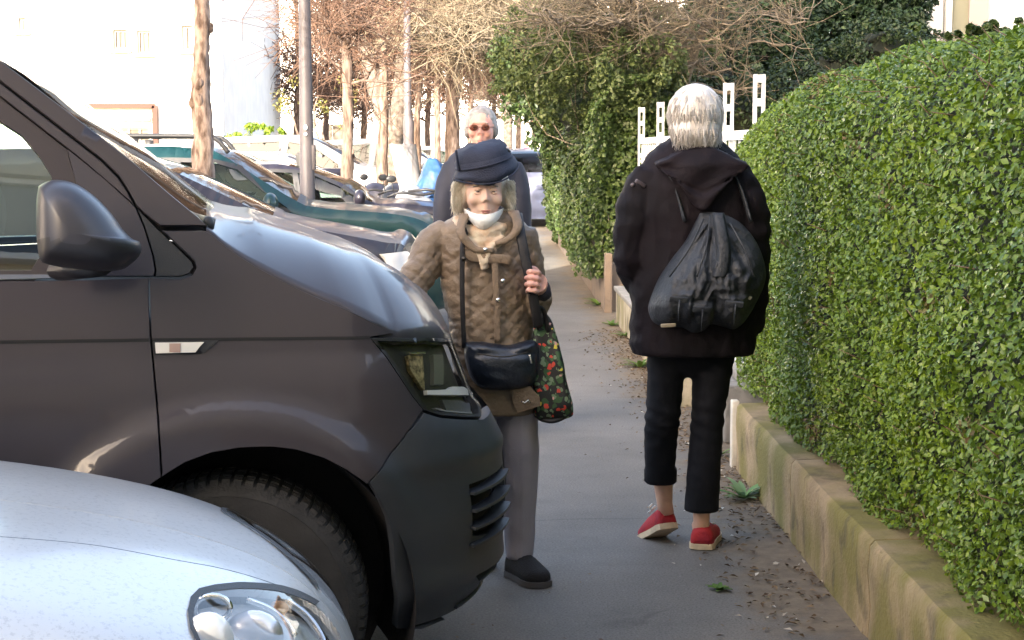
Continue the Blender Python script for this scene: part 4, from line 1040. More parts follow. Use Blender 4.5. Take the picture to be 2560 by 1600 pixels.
# ------------------------------------------------------------------ bare trees
def bare(name, label, base, top_pts, r0, twigs, spread, levels, bark, twigmat, group=None, seed=1, zmin=1.8, extra=(), tw_r=.008, up=.35, cat='tree', tlen=(.5, 1.1)):
    """trunk through the given points, then limbs and a haze of twigs"""
    rs = np.random.default_rng(seed); T = thing(name, (base[0], base[1], 0), label, cat, group)
    g = G(); P = spline([base]+list(top_pts), 26)
    rad = np.linspace(r0, r0*.45, 26); kn = 1+.14*np.array([noise.noise(Vector((i*.9, seed, 0))) for i in range(26)]); rad = rad*kn; rad[0] *= 1.25
    if base[1] < 20 and name == 'street_tree':
        P2 = spline(P, 150); r2 = np.interp(np.linspace(0, 25, 150), np.arange(26), rad); g.tube(P2, r2, 18)
        for _ in range(16): i_ = rs.integers(3, 120); a_ = rs.uniform(0, 6.28); g.ell(P2[i_]+np.array([math.cos(a_), math.sin(a_), 0])*r2[i_]*.85, (r2[i_]*.42, r2[i_]*.42, r2[i_]*.7), nu=10, nv=8)
    else: g.tube(P, rad, 12, cap=True)
    axes = [(P, rad)]
    for ex in extra:
        Q = spline(ex[0], 18); rq = np.linspace(ex[1], ex[1]*.5, 18); g.tube(Q, rq, 10); axes.append((Q, rq))
    V, F = g.vf(); V = V+(nz(V, 9, seed)*.10*r0)[:, None]*rs.normal(0, 1, V.shape)*0+0
    d = nz(V*np.array([1, 1, .45]), 16, seed)[:, None]*r0*.20+nz(V*np.array([1, 1, .3]), 55, seed)[:, None]*r0*.10; V = V+d*np.array([1, .6, 0])
    part('trunk', V, F, bark, T)
    gb = G(); gt = G(); ends = []
    for _ in range(levels[0]):
        Q, rq = axes[rs.integers(0, len(axes))]; i = rs.integers(4, len(Q)-1)
        if Q[i][2] < zmin: continue
        a = rs.uniform(0, 2*math.pi); L = spread*rs.uniform(.5, 1.1); dv = np.array([math.cos(a), math.sin(a)*.8, rs.uniform(.0, 1.)*up*2]); B = limb(gb, Q[i], Q[i]+dv*L, max(rq[i]*.32, .01), .008, .22, 8, seed=rs.integers(1e4))
        ends.append(B)
        for _ in range(levels[1]):
            j = rs.integers(2, 9); d2 = rs.normal(0, 1, 3)*np.array([1, .8, .7])+np.array([0, 0, .4]); d2 /= np.linalg.norm(d2)
            C = limb(gb, B[j], B[j]+d2*L*rs.uniform(.3, .6), .008, .004, .25, 6, seed=rs.integers(1e4)); ends.append(C)
    V, F = gb.vf(); part('branches', V, F, bark, T)
    for _ in range(twigs):
        B = ends[rs.integers(0, len(ends))]; j = rs.integers(1, len(B)); d2 = rs.normal(0, 1, 3)*np.array([1, .7, .8])+np.array([0, 0, .35]); d2 /= np.linalg.norm(d2)
        l = rs.uniform(*tlen); Pm = B[j]+d2*l*.5+rs.normal(0, .06, 3)*l; Pe = B[j]+d2*l+rs.normal(0, .12, 3)*l
        gt.tube([B[j], Pm, Pe], [tw_r, tw_r*.75, tw_r*.35], 3, cap=False)
        d3 = rs.normal(0, 1, 3); gt.tube([Pm, Pm+d3*l*.22], [tw_r*.6, tw_r*.3], 3, cap=False)
    if gt.n: V, F = gt.vf(); part('twigs', V, F, twigmat, T)
    return T
BARKP = M('sunlit bark', (.20, .145, .115), .9, vcol=(.055, .035, .026), vscale=22, bump=1., bscale=60, stretch=(1, 1, .25))
BARKT = M('mottled sunlit bark', (.32, .25, .215), .9, vcol=(.085, .055, .042), vscale=30, bump=1., bscale=70, stretch=(1, 1, .3))
BARKL = M('plane bark', (.17, .145, .125), .9, vcol=(.07, .055, .045), vscale=14, bump=.6, bscale=30)
TWO = M('russet twigs', (.125, .068, .042), .85, vcol=(.070, .042, .03), vscale=3)
TWB = M('brown twigs', (.12, .095, .062), .85, vcol=(.19, .155, .105), vscale=4)
g1 = 'bare street trees along the parked cars'
# nearest trunk in front of the teal car
b = at(483, 440, 12.2); bare('street_tree', 'slim knotty sunlit trunk standing between the dark car and the teal estate', (b[0], 12.2, 0), [at(481, 400, 12.2), at(478, 300, 12.2), at(475, 170, 12.2), at(479, 60, 12.2), at(476, -40, 12.2), at(474, -330, 12.2), at(480, -700, 12.2)], .084, 150, 1.0, (12, 3), BARKT, TWO, g1, 3, zmin=3.3)
b = at(820, 430, 19); bare('street_tree', 'knobbly trunk with short crooked branches right of the lamp post', (b[0], 19, 0), [at(820, 420, 19), at(822, 300, 19), at(820, 150, 19), at(816, 60, 19), at(815, -60, 19), at(818, -300, 19)], .075, 420, .85, (22, 4), BARKP, TWO, g1, 5, zmin=2.1, tw_r=.006)
b = at(905, 440, 26); bare('street_tree', 'thin pale trunk just left of the forked tree', (b[0], 26, 0), [at(903, 400, 26), at(906, 250, 26), at(905, 130, 26), at(900, 20, 26), at(895, -120, 26)], .10, 600, 1.2, (24, 4), BARKP, TWO, g1, 7, zmin=2.9, tw_r=.008)
b = at(928, 400, 30); f0 = at(925, 310, 30)
bare('forked_tree', 'large forked grey trunk with white whitewashed patches in the middle distance', (b[0], 30, 0), [at(928, 360, 30), f0, at(900, 255, 30), at(868, 130, 30), at(845, 60, 30), at(830, -60, 30)], .20, 1000, 1.8, (26, 4), BARKL, TWO, None, 9, zmin=3.4,
     extra=[([f0-np.array([0, 0, .3]), at(940, 280, 30), at(950, 170, 30), at(955, 80, 30), at(965, -60, 30)], .17)], tw_r=.009)
for i, (dx, Y, r, lab, tw) in enumerate([(990, 36, .09, 'thin russet trunk right of the forked tree', 1000), (1033, 44, .10, 'slender far trunk between the forked tree and the man', 900), (1066, 32, .17, 'stout brown trunk just left of the navy-jacketed man', 1700), (1205, 46, .15, 'grey trunk just right of the navy-jacketed man', 900)]):
    b = at(dx, 400, Y); bare('street_tree', lab, (b[0], Y, 0), [at(dx+RNG.normal(0, 3), 300, Y), at(dx+RNG.normal(0, 5), 150, Y), at(dx+RNG.normal(0, 8), -60, Y)], r, tw, 1.9, (30, 5), BARKP if i != 3 else BARKL, TWO, g1, 20+i, zmin=3., tw_r=.010, tlen=(.6, 1.5))
# the bare shrub tangled over the evergreens
b = (2.05, 16.6, 0)
bare('bare_tree', 'leafless tree with a thick leaning limb and tangled twigs behind the walker', b, [at(1625, 260, 16.6), at(1600, 200, 16.6), at(1585, 130, 16.6), at(1540, 60, 16.6), at(1480, 20, 16.6), at(1400, -20, 16.6), at(1300, -60, 16.6)], .095, 850, .95, (46, 6), BARKG, TWB, None, 41, zmin=2.0, tw_r=.0055, tlen=(.3, .75), up=.0,
     extra=[([at(1612, 215, 16.6), at(1650, 100, 16.5), at(1680, 30, 16.4), at(1700, -40, 16.4)], .045), ([at(1560, 90, 16.6), at(1480, 60, 16.3), at(1400, 55, 16.2), at(1320, 40, 16.)], .035)])
bare('bare_tree', 'dense brown leafless tree hanging over the street beyond the evergreens', (1.4, 25, 0), [at(1300, 200, 25), at(1230, 100, 25), at(1180, 20, 25), at(1130, -80, 25)], .12, 1900, 1.7, (60, 6), BARKG, TWB, None, 43, zmin=2.6, tw_r=.008, tlen=(.4, 1.1), up=.05,
     extra=[([at(1240, 120, 25), at(1170, 110, 24.6), at(1120, 90, 24.5)], .05)])
# clipped bushes and shrubs in the sun on the far left
YEL = leaf_mat('sunny leaf', (.06, .12, .008), (.17, .25, .02), (.3, .36, .08), .6, .3)
for dx, dy, rx, lab in ((557, 312, .42, 'round sunny yellow-green bush beside the white building'), (641, 315, .27, 'smaller round sunny bush left of the lamp post')):
    c = at(dx, dy, 38.); shrub('round_bush', lab, 'bush', [(tuple(c), (rx*1.3, .5, rx*.95)), ((c[0], 38, c[2]-.35), (rx*1.2, .5, rx))], 500, .11, YEL, BARKG, 'sunny bushes', core=False)
c = at(560, 355, 36.); shrub('low_hedge', 'low sunlit hedge behind the teal car under the round bush', 'hedge', [((c[0]-.6+i*.5, 36., .75), (.4, .4, .55)) for i in range(6)], 260, .11, YEL, BARKG, core=False)
# far trees closing the street
def far_tree(dx, Y, lab, m, s, n, seed):
    b = at(dx, 380, Y); bare('street_tree', lab, (b[0], Y, 0), [at(dx, 300, Y), at(dx+4, 180, Y), at(dx, 0, Y)], .13, n, s, (24, 4), BARKP, m, 'far trees closing the street', seed, zmin=2.5, tw_r=.02, tlen=(.8, 2.))
for i, (dx, Y) in enumerate([(700, 55), (770, 62), (860, 58), (945, 70), (1010, 64), (1110, 60), (1165, 72), (1225, 66), (1262, 80)]):
    far_tree(dx, Y, ['far pale tree left of the lamp post foot', 'far tree between the lamp post and the knobbly trunk', 'far tree seen through the left fork gap', 'far tree seen through the right of the fork', 'far thin tree right of the grey pole', 'far tree behind the stout brown trunk', 'far tree behind the man in navy', 'far tree right of the man in navy', 'farthest tree at the end of the pavement'][i], TWO, 2.6, 420, 60+i)
OCH = leaf_mat('far ochre leaf', (.07, .08, .02), (.16, .14, .04), (.25, .18, .08), .7, .3)
shrub('evergreen_shrub', 'loose olive-yellow shrub in the sun between lamp post and knobbly trunk', 'shrub', [(A(752, 215, 40), (1.0, 1, .8)), (A(680, 230, 40), (.6, 1, .6)), (A(765, 270, 42), (.9, 1, .6))], 150, .085, OCH, BARKP, core=False)
# lamp post and slim pole
T = thing('lamp_post', (at(725, 440, 14.6)[0], 14.6, 0), 'tall plain grey lamp post standing beside the teal car', 'lamp post')
lp = M('weathered grey paint', (.075, .066, .072), .55, var=.12, vscale=8, bump=.15, bscale=60)
a = np.array([at(726, 440, 14.6)[0], 14.6, 0.]); b = at(719, 0, 14.6); up_ = (b-np.array([a[0], a[1], 1.2]))/(b[2]-1.2)
P = [a+np.array([0, 0, 0]), a+np.array([0, 0, 1.2]), a+np.array([0, 0, 1.21])+up_*.9*0, b, b+(b-a)*1.1]
g = G(); g.tube(P, [.066, .066, .064, .050, .036], 20); g.done('pole', lp, T)
g = G(); g.tube([P[-1], P[-1]+np.array([.5, 0, .25]), P[-1]+np.array([1.1, 0, .3])], [.035, .03, .03], 10); g.done('arm', lp, T)
g = G(); g.ell(P[-1]+np.array([1.35, 0, .28]), (.32, .14, .07)); g.done('lamp_head', lp, T)
for dy in (301, 317):
    c = at(722, dy, 14.53); g = G(); g.ell(c, (.016, .008, .024 if dy < 310 else .015)); g.done('sticker', M('white sticker', (.8, .8, .8), .5), T)
g = G(); c = at(738, 372, 14.57); g.box((c[0], 14.6, c[2]), (.05, .08, .22), bev=.01); g.done('access_box', lp, T)
T = thing('pole', (at(962, 400, 24)[0], 24, 0), 'slim grey pole standing right of the forked tree', 'pole')
g = G(); a = at(966, 400, 24); b = at(961, -50, 24); g.tube([(a[0], 24, 0), (a[0], 24, 1.9), (b[0], 24, 2.), b], [.075, .075, .055, .045], 14); g.done('shaft', lp, T)
g = G(); g.tube([b, b+np.array([0, 0, .12])], [.05, .02], 12); g.done('cap', lp, T)
# ------------------------------------------------------------------ silver car in the near left corner
def build_silver():
    yaw = R(5.); W2 = .80; Yn = 2.32
    nose = at(812, 1500, Yn+.45); O = np.array([nose[0]+.03, Yn, 0.])
    px = np.array([(.045, .30), (.05, .42), (.03, .53), (-.02, .625), (-.10, .695), (-.22, .752), (-.40, .803), (-.65, .847), (-.95, .882), (-1.15, .90)])
    L = np.concatenate([[0], np.cumsum(np.linalg.norm(np.diff(px, axis=0), axis=1))]); sp = spline(px, 200); Ls = np.interp(np.linspace(0, len(px)-1, 200), np.arange(len(px)), L)
    lat = np.array([(.80, -.015), (.60, -.012), (.42, .0), (.30, .012), (.235, .030), (.16, .072), (.09, .135), (.035, .23), (.005, .36), (0, .50), (.01, .62)])
    Ll = np.concatenate([[0], np.cumsum(np.linalg.norm(np.diff(lat, axis=0), axis=1))]); lsp = spline(lat, 120); Lls = np.interp(np.linspace(0, len(lat)-1, 120), np.arange(len(lat)), Ll)
    def f(u, v):           # u along the centre line from the bumper up and back, v from the middle out to the near side
        u = np.asarray(u, float); v = np.asarray(v, float); x = np.interp(u, Ls, sp[:, 0]); z = np.interp(u, Ls, sp[:, 1])
        av = np.abs(v); y = np.interp(av, Lls, lsp[:, 0]); dz = np.interp(av, Lls, lsp[:, 1])
        q = (.8-y)/.8; fr = np.clip(1-(u/.62), 0, 1)
        x = x-(.30*q**2.6)*(.25+.75*np.clip(1.2-u, 0, 1)); y = y+.10*fr*q**2
        zz = z-dz*np.clip(u/.45, .25, 1); return np.stack([x, np.where(v < 0, 2*W2-y, y), np.maximum(zz, .25)], -1)
    s = Surf(O, yaw, lambda u, v: f(u, v)); s.grid(0., 1.55, .05, 1.25, .008)
    T = thing('silver_car', s.world([-1.8, W2, 0]), 'silver hatchback in the near left corner, only its rounded bonnet and headlamp showing', 'car')
    sil = paint('silver paint', (.72, .735, .74), .3, .38, .7, .6)
    nn = sil.node_tree.nodes; ll = sil.node_tree.links; tt = nn.new('ShaderNodeTexNoise'); tt.inputs['Scale'].default_value = 90; tt.inputs['Detail'].default_value = 3; tt.inputs['Roughness'].default_value = .8; rr_ = nn.new('ShaderNodeValToRGB'); rr_.color_ramp.elements[0].position = .36; rr_.color_ramp.elements[1].position = .46; rr_.color_ramp.elements[0].color = (.46, .47, .48, 1); rr_.color_ramp.elements[1].color = (.56, .57, .575, 1); ll.new(nn['Texture Coordinate'].outputs['Object'], tt.inputs[0]); ll.new(tt.outputs['Fac'], rr_.inputs[0]); ll.new(rr_.outputs[0], nn['Principled BSDF'].inputs['Base Color'])
    U = lambda *p: s.uv(p)
    hl = U((446, 1440), (452, 1418), (470, 1400), (500, 1393), (560, 1386), (640, 1392), (700, 1408), (742, 1428), (775, 1462), (800, 1500), (815, 1540), (760, 1600), (640, 1650), (520, 1600), (470, 1540), (450, 1480))
    def half(name, uvs, m, holes=(), **kw): return s.panel(name, uvs, m, T, gap=.001, st=.03, dense=.02, lip=True, depth=.02, mirror=W2, holes=holes, **kw)
    full = np.array([[0.0, .8], [0.0, .0005], [1.50, .0005], [1.50, 1.24], [.0, 1.24]])
    half('body_front', np.array([[0., .0008], [1.56, .0008], [1.56, 1.2], [0., 1.2]]), sil, holes=[hl], off=0.)
    s.panel('headlight', hl, LENS, T, gap=.002, off=.003, st=.02, lip=False, mirror=W2, thin=True)
    s.panel('headlight_bowl', hl, M('lamp bowl', (.72, .72, .70), .35, metal=.15, var=.25, vscale=16), T, gap=.001, off=-.035, st=.03, lip=False, mirror=W2)
    s.panel('headlight_seal', U((441, 1445), (448, 1414), (468, 1394), (505, 1385), (560, 1379), (640, 1383), (700, 1397), (752, 1424), (742, 1432), (700, 1413), (640, 1398), (560, 1394), (505, 1400), (470, 1412), (456, 1440), (455, 1480), (480, 1545), (470, 1550), (447, 1490)), BLACKPL, T, gap=.0002, off=.004, lip=False, mirror=W2)
    # lamp insides: bulb cover, reflector ring, ribbed divider
    C3 = lambda dx, dy, off: s.world(s.P(U((dx, dy)), off))[0]
    g = G(); c = C3(505, 1490, -.02); g.ell(c, (.042, .03, .048)); g.done('main_reflector', M('white reflector', (.85, .85, .84), .25, metal=.2), T)
    g = G(); c = C3(510, 1420, -.012); g.tube([c+np.array([.030*math.cos(a), -.006, .022*math.sin(a)]) for a in np.linspace(0, 2*math.pi, 17)], .005, 6, cap=False); g.done('lamp_ring', CHROME, T)
    g = G(); g.ell(C3(620, 1470, -.03), (.052, .03, .045)); g.done('dipped_reflector', M('satin reflector', (.75, .74, .76), .3, metal=.7), T)
    g = G(); g.tube(spline([C3(590, 1402, -.012), C3(640, 1425, -.010), C3(680, 1455, -.010), C3(705, 1490, -.01)], 14), .006, 6); g.done('lamp_divider', CHROME, T)
    g = G(); g.tube(spline([C3(680, 1408, -.008), C3(730, 1450, -.006), C3(765, 1500, -.006), C3(780, 1540, -.01)], 14), .008, 6); g.done('indicator_rib', CHROME, T)
    g = G(); g.ell(C3(672, 1418, -.018), (.018, .012, .014)); g.done('indicator_bulb', M('amber bulb', (.55, .30, .15), .3), T)
    # bonnet edge: far lip with its shut line
    bz = s.P([[u, -.62+.0*u] for u in np.linspace(.1, 1.5, 40)])
    # bonnet shut line along the crease
    cr = U((0, 1268), (200, 1285), (400, 1320), (560, 1352), (660, 1384), (735, 1420))
    g = G(); P = s.world(s.P(spline(cr, 50), -.0015)); g.tube(P, .0022, 5); g.done('bonnet_seam', M('seam shadow', (.10, .12, .14), .6), T)
    # plain rest of the car outside the frame
    g = G(); prof = [(-1.05, .95), (-1.15, 1.0), (-1.75, 1.38), (-2.1, 1.44), (-3.0, 1.43), (-3.5, 1.25), (-3.8, .95), (-3.85, .35), (-1.05, .35)]
    for y0, y1, k in ((.0, 1.6, 1.),):
        rings = []
        for y, sh in ((.0, .0), (.12, 0.), (W2, 0), (1.48, 0), (1.6, 0.)):
            e = .10 if y in (0., 1.6) else 0
            rings.append(np.array([(x, y+(.16*(1 if y < W2 else -1) if (z > 1. and e) else 0), z-(.03 if (z > 1.3 and e) else 0)) for x, z in prof]))
        g.loft(rings, cap=True)
    V, F = g.vf(); part('body', s.world(V), F, sil, T, fix=True, angle=30)
    g = G(); g.box((-2.45, .118, 1.15), (1.7, .02, .3)); V, F = g.vf(); part('side_window', s.world(V), F, DGLASS, T)
    for x in (-.62, -3.05):
        for sd in (0, 1): wheel(T, s.world([x, .09 if not sd else 2*W2-.09, .30]), .30, .18, yaw+(math.pi if sd else 0), detail=False)
    return s
silver = build_silver()

# ------------------------------------------------------------------ cars further down, cut from one scheme
def car(name, label, O, yaw, W2, outline, segs, windows, arches, col, r=.09, wheels=((0., .31), (-2.55, .31)), tumble=.34, belt=.88, plan=(.45, .22, .5, .18), lights=(), rails=None, mirror_at=None, glass=MGLASS, group='cars parked side by side along the pavement',
        doors=(), handles=(), category='car', wheel_name='wheel', bump=None, trim_roof=None, extra=None, plate=None, seats=True):
    """outline: closed (u, z) loop, front first going over the roof to the rear bottom; segs: [(name, i0, i1, material)] along the spline of the outline"""
    out = np.array(outline, float); n = 16*len(out); sp = spline(out, n); seg_i = lambda k: int(round(k*(n-1)/(len(out)-1)))
    umax, umin = out[:, 0].max(), out[:, 0].min(); bf, af, br, ar = plan       # lateral depth / forward length of the plan corners
    dense_o = spline(out, 400)
    def f(u, z):
        u = np.asarray(u, float); z = np.asarray(z, float); shp = u.shape; U_ = np.stack([u.ravel(), z.ravel()], 1)
        d = np.sqrt(np.min(((U_[:, None]-dense_o[None])**2).sum(2), 1)).reshape(shp)
        y = r*(1-np.sqrt(np.clip(1-(1-np.clip(d/r, 0, 1))**2, 0, 1)))
        y = y+tumble*np.maximum(z-belt, 0)+.02*np.exp(-((z-.2)/.1)**2)-.012*np.exp(-((z-belt+.12)/.05)**2)
        t = np.clip((u-(umax-af))/af, 0, 1); y = y+bf*(1-np.sqrt(np.clip(1-t**2.2, 0, 1)))*.8
        t = np.clip(((umin+ar)-u)/ar, 0, 1); y = y+br*(1-np.sqrt(np.clip(1-t**2.2, 0, 1)))*.8
        for (ux, rz), (wu, wr) in zip(arches, wheels):
            dd = np.hypot(u-ux, z-wr); y = y-.022*(1-ss(dd, rz+.02, rz+.08))*(z > .25)
        return np.stack([u, np.minimum(y, W2-.02), z], -1)
    s = Surf(O, yaw, f); T = thing(name, s.world([(umax+umin)/2, W2, 0]), label, category, group)
    body = col
    z0 = out[0][1]; bottom = []
    # side panel outline with arches cut in
    L = [tuple(p) for p in sp]; cur = []
    sill = min(out[0][1], out[-1][1])
    for (ux, ra) in sorted(arches, key=lambda a: a[0]):
        wr = wheels[0][1]
        a0 = math.asin(max(-1, min(1, (sill-wr)/ra)))
        cur += [(ux-ra*math.cos(a), wr+ra*math.sin(a)) for a in np.linspace(a0, math.pi-a0, 18)]
    poly = np.array(L+cur)
    s.panel('body_side', poly, body, T, gap=.0005, st=.07, dense=.035, holes=[w_ for w_ in [np.array(x) for x in windows]], mirror=W2, lip=False)
    for w_ in windows:
        w_ = np.array(w_); s.panel('window', w_, glass, T, gap=-.002, off=-.012, st=.1, dense=.05, lip=False, mirror=W2, thin=True)
        c = w_.mean(0); q = c+(w_-c)*.965; s.panel('window_trim', w_+np.sign(w_-c)*.030, BLACKPL, T, gap=0., off=.003, st=.2, dense=.04, lip=False, mirror=W2, holes=[c+(w_-c)*.97])
    # surface across the car
    Pn = s.P(sp); tn = np.gradient(sp, axis=0); tn /= np.linalg.norm(tn, axis=1)[:, None]+1e-9; nr = np.stack([tn[:, 1], -tn[:, 0]], 1)
    if np.sum(nr[:, 1]*(sp[:, 1]-sp[:, 1].mean())) < 0: nr = -nr
    for nm, i0, i1, m in segs:
        a, b = seg_i(i0), seg_i(i1); rows = []
        for i in range(a, b+1):
            row = []; e0 = 1.
            for k in range(17):
                w_ = k/16; p = Pn[i].copy(); p[1] = p[1]+(2*W2-2*p[1])*w_; bow = 1-abs(2*w_-1)**2.6
                c = .020+.10*abs(nr[i][0])*(1 if abs(nr[i][0]) > .5 else .5); p[0] += nr[i][0]*c*bow; p[2] += nr[i][1]*c*bow; row.append(p)
            rows.append(row)
        V = np.array(rows).reshape(-1, 3); m_ = len(rows); F = [(i*17+j, i*17+j+1, (i+1)*17+j+1, (i+1)*17+j) for i in range(m_-1) for j in range(16)]
        part(nm, s.world(V), F, m, T)
    for nm, pts, m, off in lights: s.panel(nm, np.array(pts), m, T, gap=0, off=off, st=.03, dense=.02, lip=True, depth=.01, mirror=W2)
    for d_ in doors:
        P = spline(d_, 24); g = G(); V3 = s.P(P, -.002); g.tube(V3, .0045, 4); V, F = g.vf(); part('door_seam', s.world(V), F, DARK, T)
    for h_ in handles:
        g = G(); a = s.P([h_])[0]; g.box(a+np.array([0, -.018, 0]), (.19, .028, .028), bev=.008); V, F = g.vf(); part('door_handle', s.world(V), F, body, T)
    for (u, rw) in wheels:
        for sd in (0, 1): wheel(T, s.world([u, .12 if not sd else 2*W2-.12, rw]), rw, .2, yaw+(math.pi if sd else 0), detail=False, hub=M('alloy', (.45, .45, .46), .3, metal=.8))
    g = G(); g.box(((umax+umin)/2, W2, .40), (umax-umin-.5, 2*W2-.45, .22)); g.box(((umax+umin)/2, W2, .62), (umax-umin-1.0, 2*W2-.25, .3)); V, F = g.vf(); part('underbody', s.world(V), F, DARK, T, smooth=False)
    if rails:
        for yy in (0, 1):
            u0, u1, zr, h = rails; g = G(); yb = s.P([[u0, zr-.04]])[0][1]+.06; yb = yb if not yy else 2*W2-yb
            g.tube(spline([(u0+.10, yb, zr-.03), (u0, yb, zr+h*.8), (u0-.15, yb, zr+h), (u1+.15, yb, zr+h), (u1, yb, zr+h*.8), (u1-.08, yb, zr-.03)], 30), .018, 8); g.box(((u0+u1)/2, yb, zr+h*.3), (.07, .03, h)); V, F = g.vf(); part('roof_rail', s.world(V), F, BLACKPL, T)
    if mirror_at is not None:
        for sd in (0, 1):
            a = s.P([mirror_at])[0]; g = G(); g.ell(a+np.array([0.0, -.13, .055]), (.062, .115, .085)); V, F = g.vf(); foot = G(); foot.box(a+np.array([.0, -.03, -.01]), (.07, .12, .06), bev=.015); V2, F2 = foot.vf()
            if sd: V[:, 1] = 2*W2-V[:, 1]; V2[:, 1] = 2*W2-V2[:, 1]
            part('wing_mirror', s.world(V), F, body, T); part('mirror_foot', s.world(V2), F2, BLACKPL, T)
    g = G(); W_ = W2
    for y in (.45, 2*W2-.45) if seats else ():
        g = G(); uu = (windows[0][0][0] if windows else -.9); wc = np.mean([np.mean(np.array(w__), 0)[0] for w__ in windows]) if windows else -1.2
        g.box((wc+.05, y, belt+.12), (.12, .48, .5), rot=(0, -.2, 0), bev=.04); g.box((wc-.03, y, belt+.42), (.09, .26, .16), rot=(0, -.15, 0), bev=.03); V, F = g.vf(); part('seat', s.world(V), F, M('seat grey', (.04, .04, .04), .85), T)
    if extra: extra(s, T, body)
    return s, T
hatch_out = [(.72, .22), (.78, .42), (.74, .62), (.60, .74), (.2, .88), (-.25, .96), (-.42, 1.0), (-1.15, 1.40), (-1.6, 1.46), (-2.6, 1.42), (-3.0, 1.30), (-3.25, .98), (-3.36, .70), (-3.34, .40), (-3.25, .22)]
def hatch_windows(): return [[(-.62, .93), (-1.18, 1.30), (-1.55, 1.36), (-1.62, .93)], [(-1.70, .93), (-1.68, 1.365), (-2.45, 1.335), (-2.75, 1.15), (-2.80, .95)]]
def std_segs(b, gl, bumper=None): return [('front_bumper', 0, 2.0, bumper or b), ('grille_face', 2.0, 3.0, b), ('bonnet', 3.0, 6, b), ('windscreen', 6, 7, gl), ('roof', 7, 9, b), ('rear_window', 9.3, 11, gl), ('roof_spoiler', 9, 9.3, b), ('tailgate', 11, 14, b)]
def place(dx, dy, Y, u, z, yaw):   # world origin so that local (u, 0, z) lands on the traced pixel at depth Y
    p = at(dx, dy, Y); c, n = math.cos(yaw), math.sin(yaw); return np.array([p[0]-u*c, Y-u*n, 0.]), p[2]

blk = paint('black blue paint', (.016, .014, .022), .1, .4, .5, .3, spec=.3)
tealp = paint('teal paint', (.002, .026, .030), .1, .4, .5, .3, spec=.3)
whitep = paint('white paint', (.72, .72, .72), .0, .3, 1., .2); greyp = paint('mid grey paint', (.25, .26, .28), .6, .3, 1., .2); bluep = paint('blue paint', (.03, .06, .22), .4, .25, 1., .2); redp = paint('red brown paint', (.28, .05, .03), .3, .3, 1., .2)
bluesil = paint('blue silver paint', (.10, .12, .20), .3, .35, .6, .2)
silverp = paint('pale silver paint', (.22, .22, .225), .3, .35, .5, .2)
# traced outline -> local car outline: the visible top line of the dark car
yaw = R(7.); O, z = place(975, 600, 10.5, .78, .7, yaw)
def tr(O, yaw, pts, yl=0.):
    s_ = Surf(O, yaw, lambda u, z: np.stack([u, u*0+yl, z], -1)); out = []
    c, n = math.cos(yaw), math.sin(yaw)
    for dx, dy in pts:
        d = ray(dx, dy); o = np.array([0, 0, CAMH]); nrm = np.array([-n, c, 0]); t = ((O-o).dot(nrm)+yl)/d.dot(nrm); out.append(tuple(s_.local(o+d*t)[[0, 2]]))
    return out
tl = tr(O, yaw, [(978, 622), (965, 592), (900, 572), (820, 556), (700, 534), (640, 514), (560, 478), (480, 440), (365, 393)])
zr = lambda q: [tuple(v) for v in q]
dark_out = [(.70, .22), (.78, .42), (.76, .62)]+[tl[1], tl[2], tl[4], tl[5], tl[7], tl[8]]+[(tl[8][0]-.5, tl[8][1]+.10), (tl[8][0]-1.3, tl[8][1]+.06), (tl[8][0]-1.8, 1.15), (tl[8][0]-1.95, .8), (tl[8][0]-1.95, .4), (tl[8][0]-1.85, .22)]
wz = tr(O, yaw, [(600, 540), (480, 470), (400, 425), (330, 395), (330, 540)])
car('dark_car', 'black blue hatchback right behind the grey van, its bonnet dropping towards the brown coat', O, yaw, .86, dark_out,
    [('front_bumper', 0, 2.2, blk), ('bonnet', 2.2, 6, blk), ('windscreen', 6, 8.2, DGLASS), ('roof', 8.2, 10, blk), ('rear_window', 10, 11, DGLASS), ('tailgate', 11, 14, blk)],
    [tr(O, yaw, [(560, 524), (470, 482), (400, 448), (330, 418), (320, 520), (530, 530)])], [(0., .37), (-2.5, .37)], blk,
    lights=[('headlight', tr(O, yaw, [(893, 598), (955, 594), (975, 602), (972, 632), (945, 648), (920, 632)], .12), M('headlamp glass', (.75, .76, .78), .08, spec=1., coat=1.), .006)], tumble=.30, belt=1.02, plan=(.30, .35, .3, .2), glass=DGLASS, seats=False)
# teal estate
yaw = R(6.); O, z = place(1075, 560, 13.2, .82, .75, yaw)
t = lambda *p: tr(O, yaw, p)
a_ = t((1050, 545), (985, 517), (900, 500), (760, 492), (690, 470), (590, 392), (505, 358), (440, 352), (330, 352))
teal_out = [(.74, .24), (.82, .45), (.80, .70)]+[a_[1], a_[3], a_[4], a_[6]]+[(a_[7][0], a_[7][1]+.01), (a_[8][0], a_[8][1]+.02), (a_[8][0]-1.3, a_[8][1]-.02), (a_[8][0]-1.7, 1.05), (a_[8][0]-1.8, .7), (a_[8][0]-1.8, .4), (a_[8][0]-1.7, .24)]
w1 = t((680, 492), (622, 452), (560, 400), (505, 384), (420, 382), (428, 492)); w2 = t((410, 492), (402, 382), (300, 382), (270, 480))
car('teal_estate', 'teal estate car with black roof rails parked behind the dark car', O, yaw, .88, teal_out,
    [('front_bumper', 0, 2.2, tealp), ('bonnet', 2.2, 4.6, tealp), ('windscreen', 4.9, 6, DGLASS), ('windscreen_frame', 4.6, 4.9, BLACKPL), ('roof', 6, 9, tealp), ('rear_window', 9, 10.3, DGLASS), ('tailgate', 10.3, 13, tealp)],
    [w1, w2], [(0., .38), (-2.6, .38)], tealp, mirror_at=t((640, 497))[0], rails=(t((505, 350))[0][0], t((300, 350))[0][0]-.6, a_[7][1], .10), tumble=.34, belt=1.0, plan=(.30, .35, .3, .2))
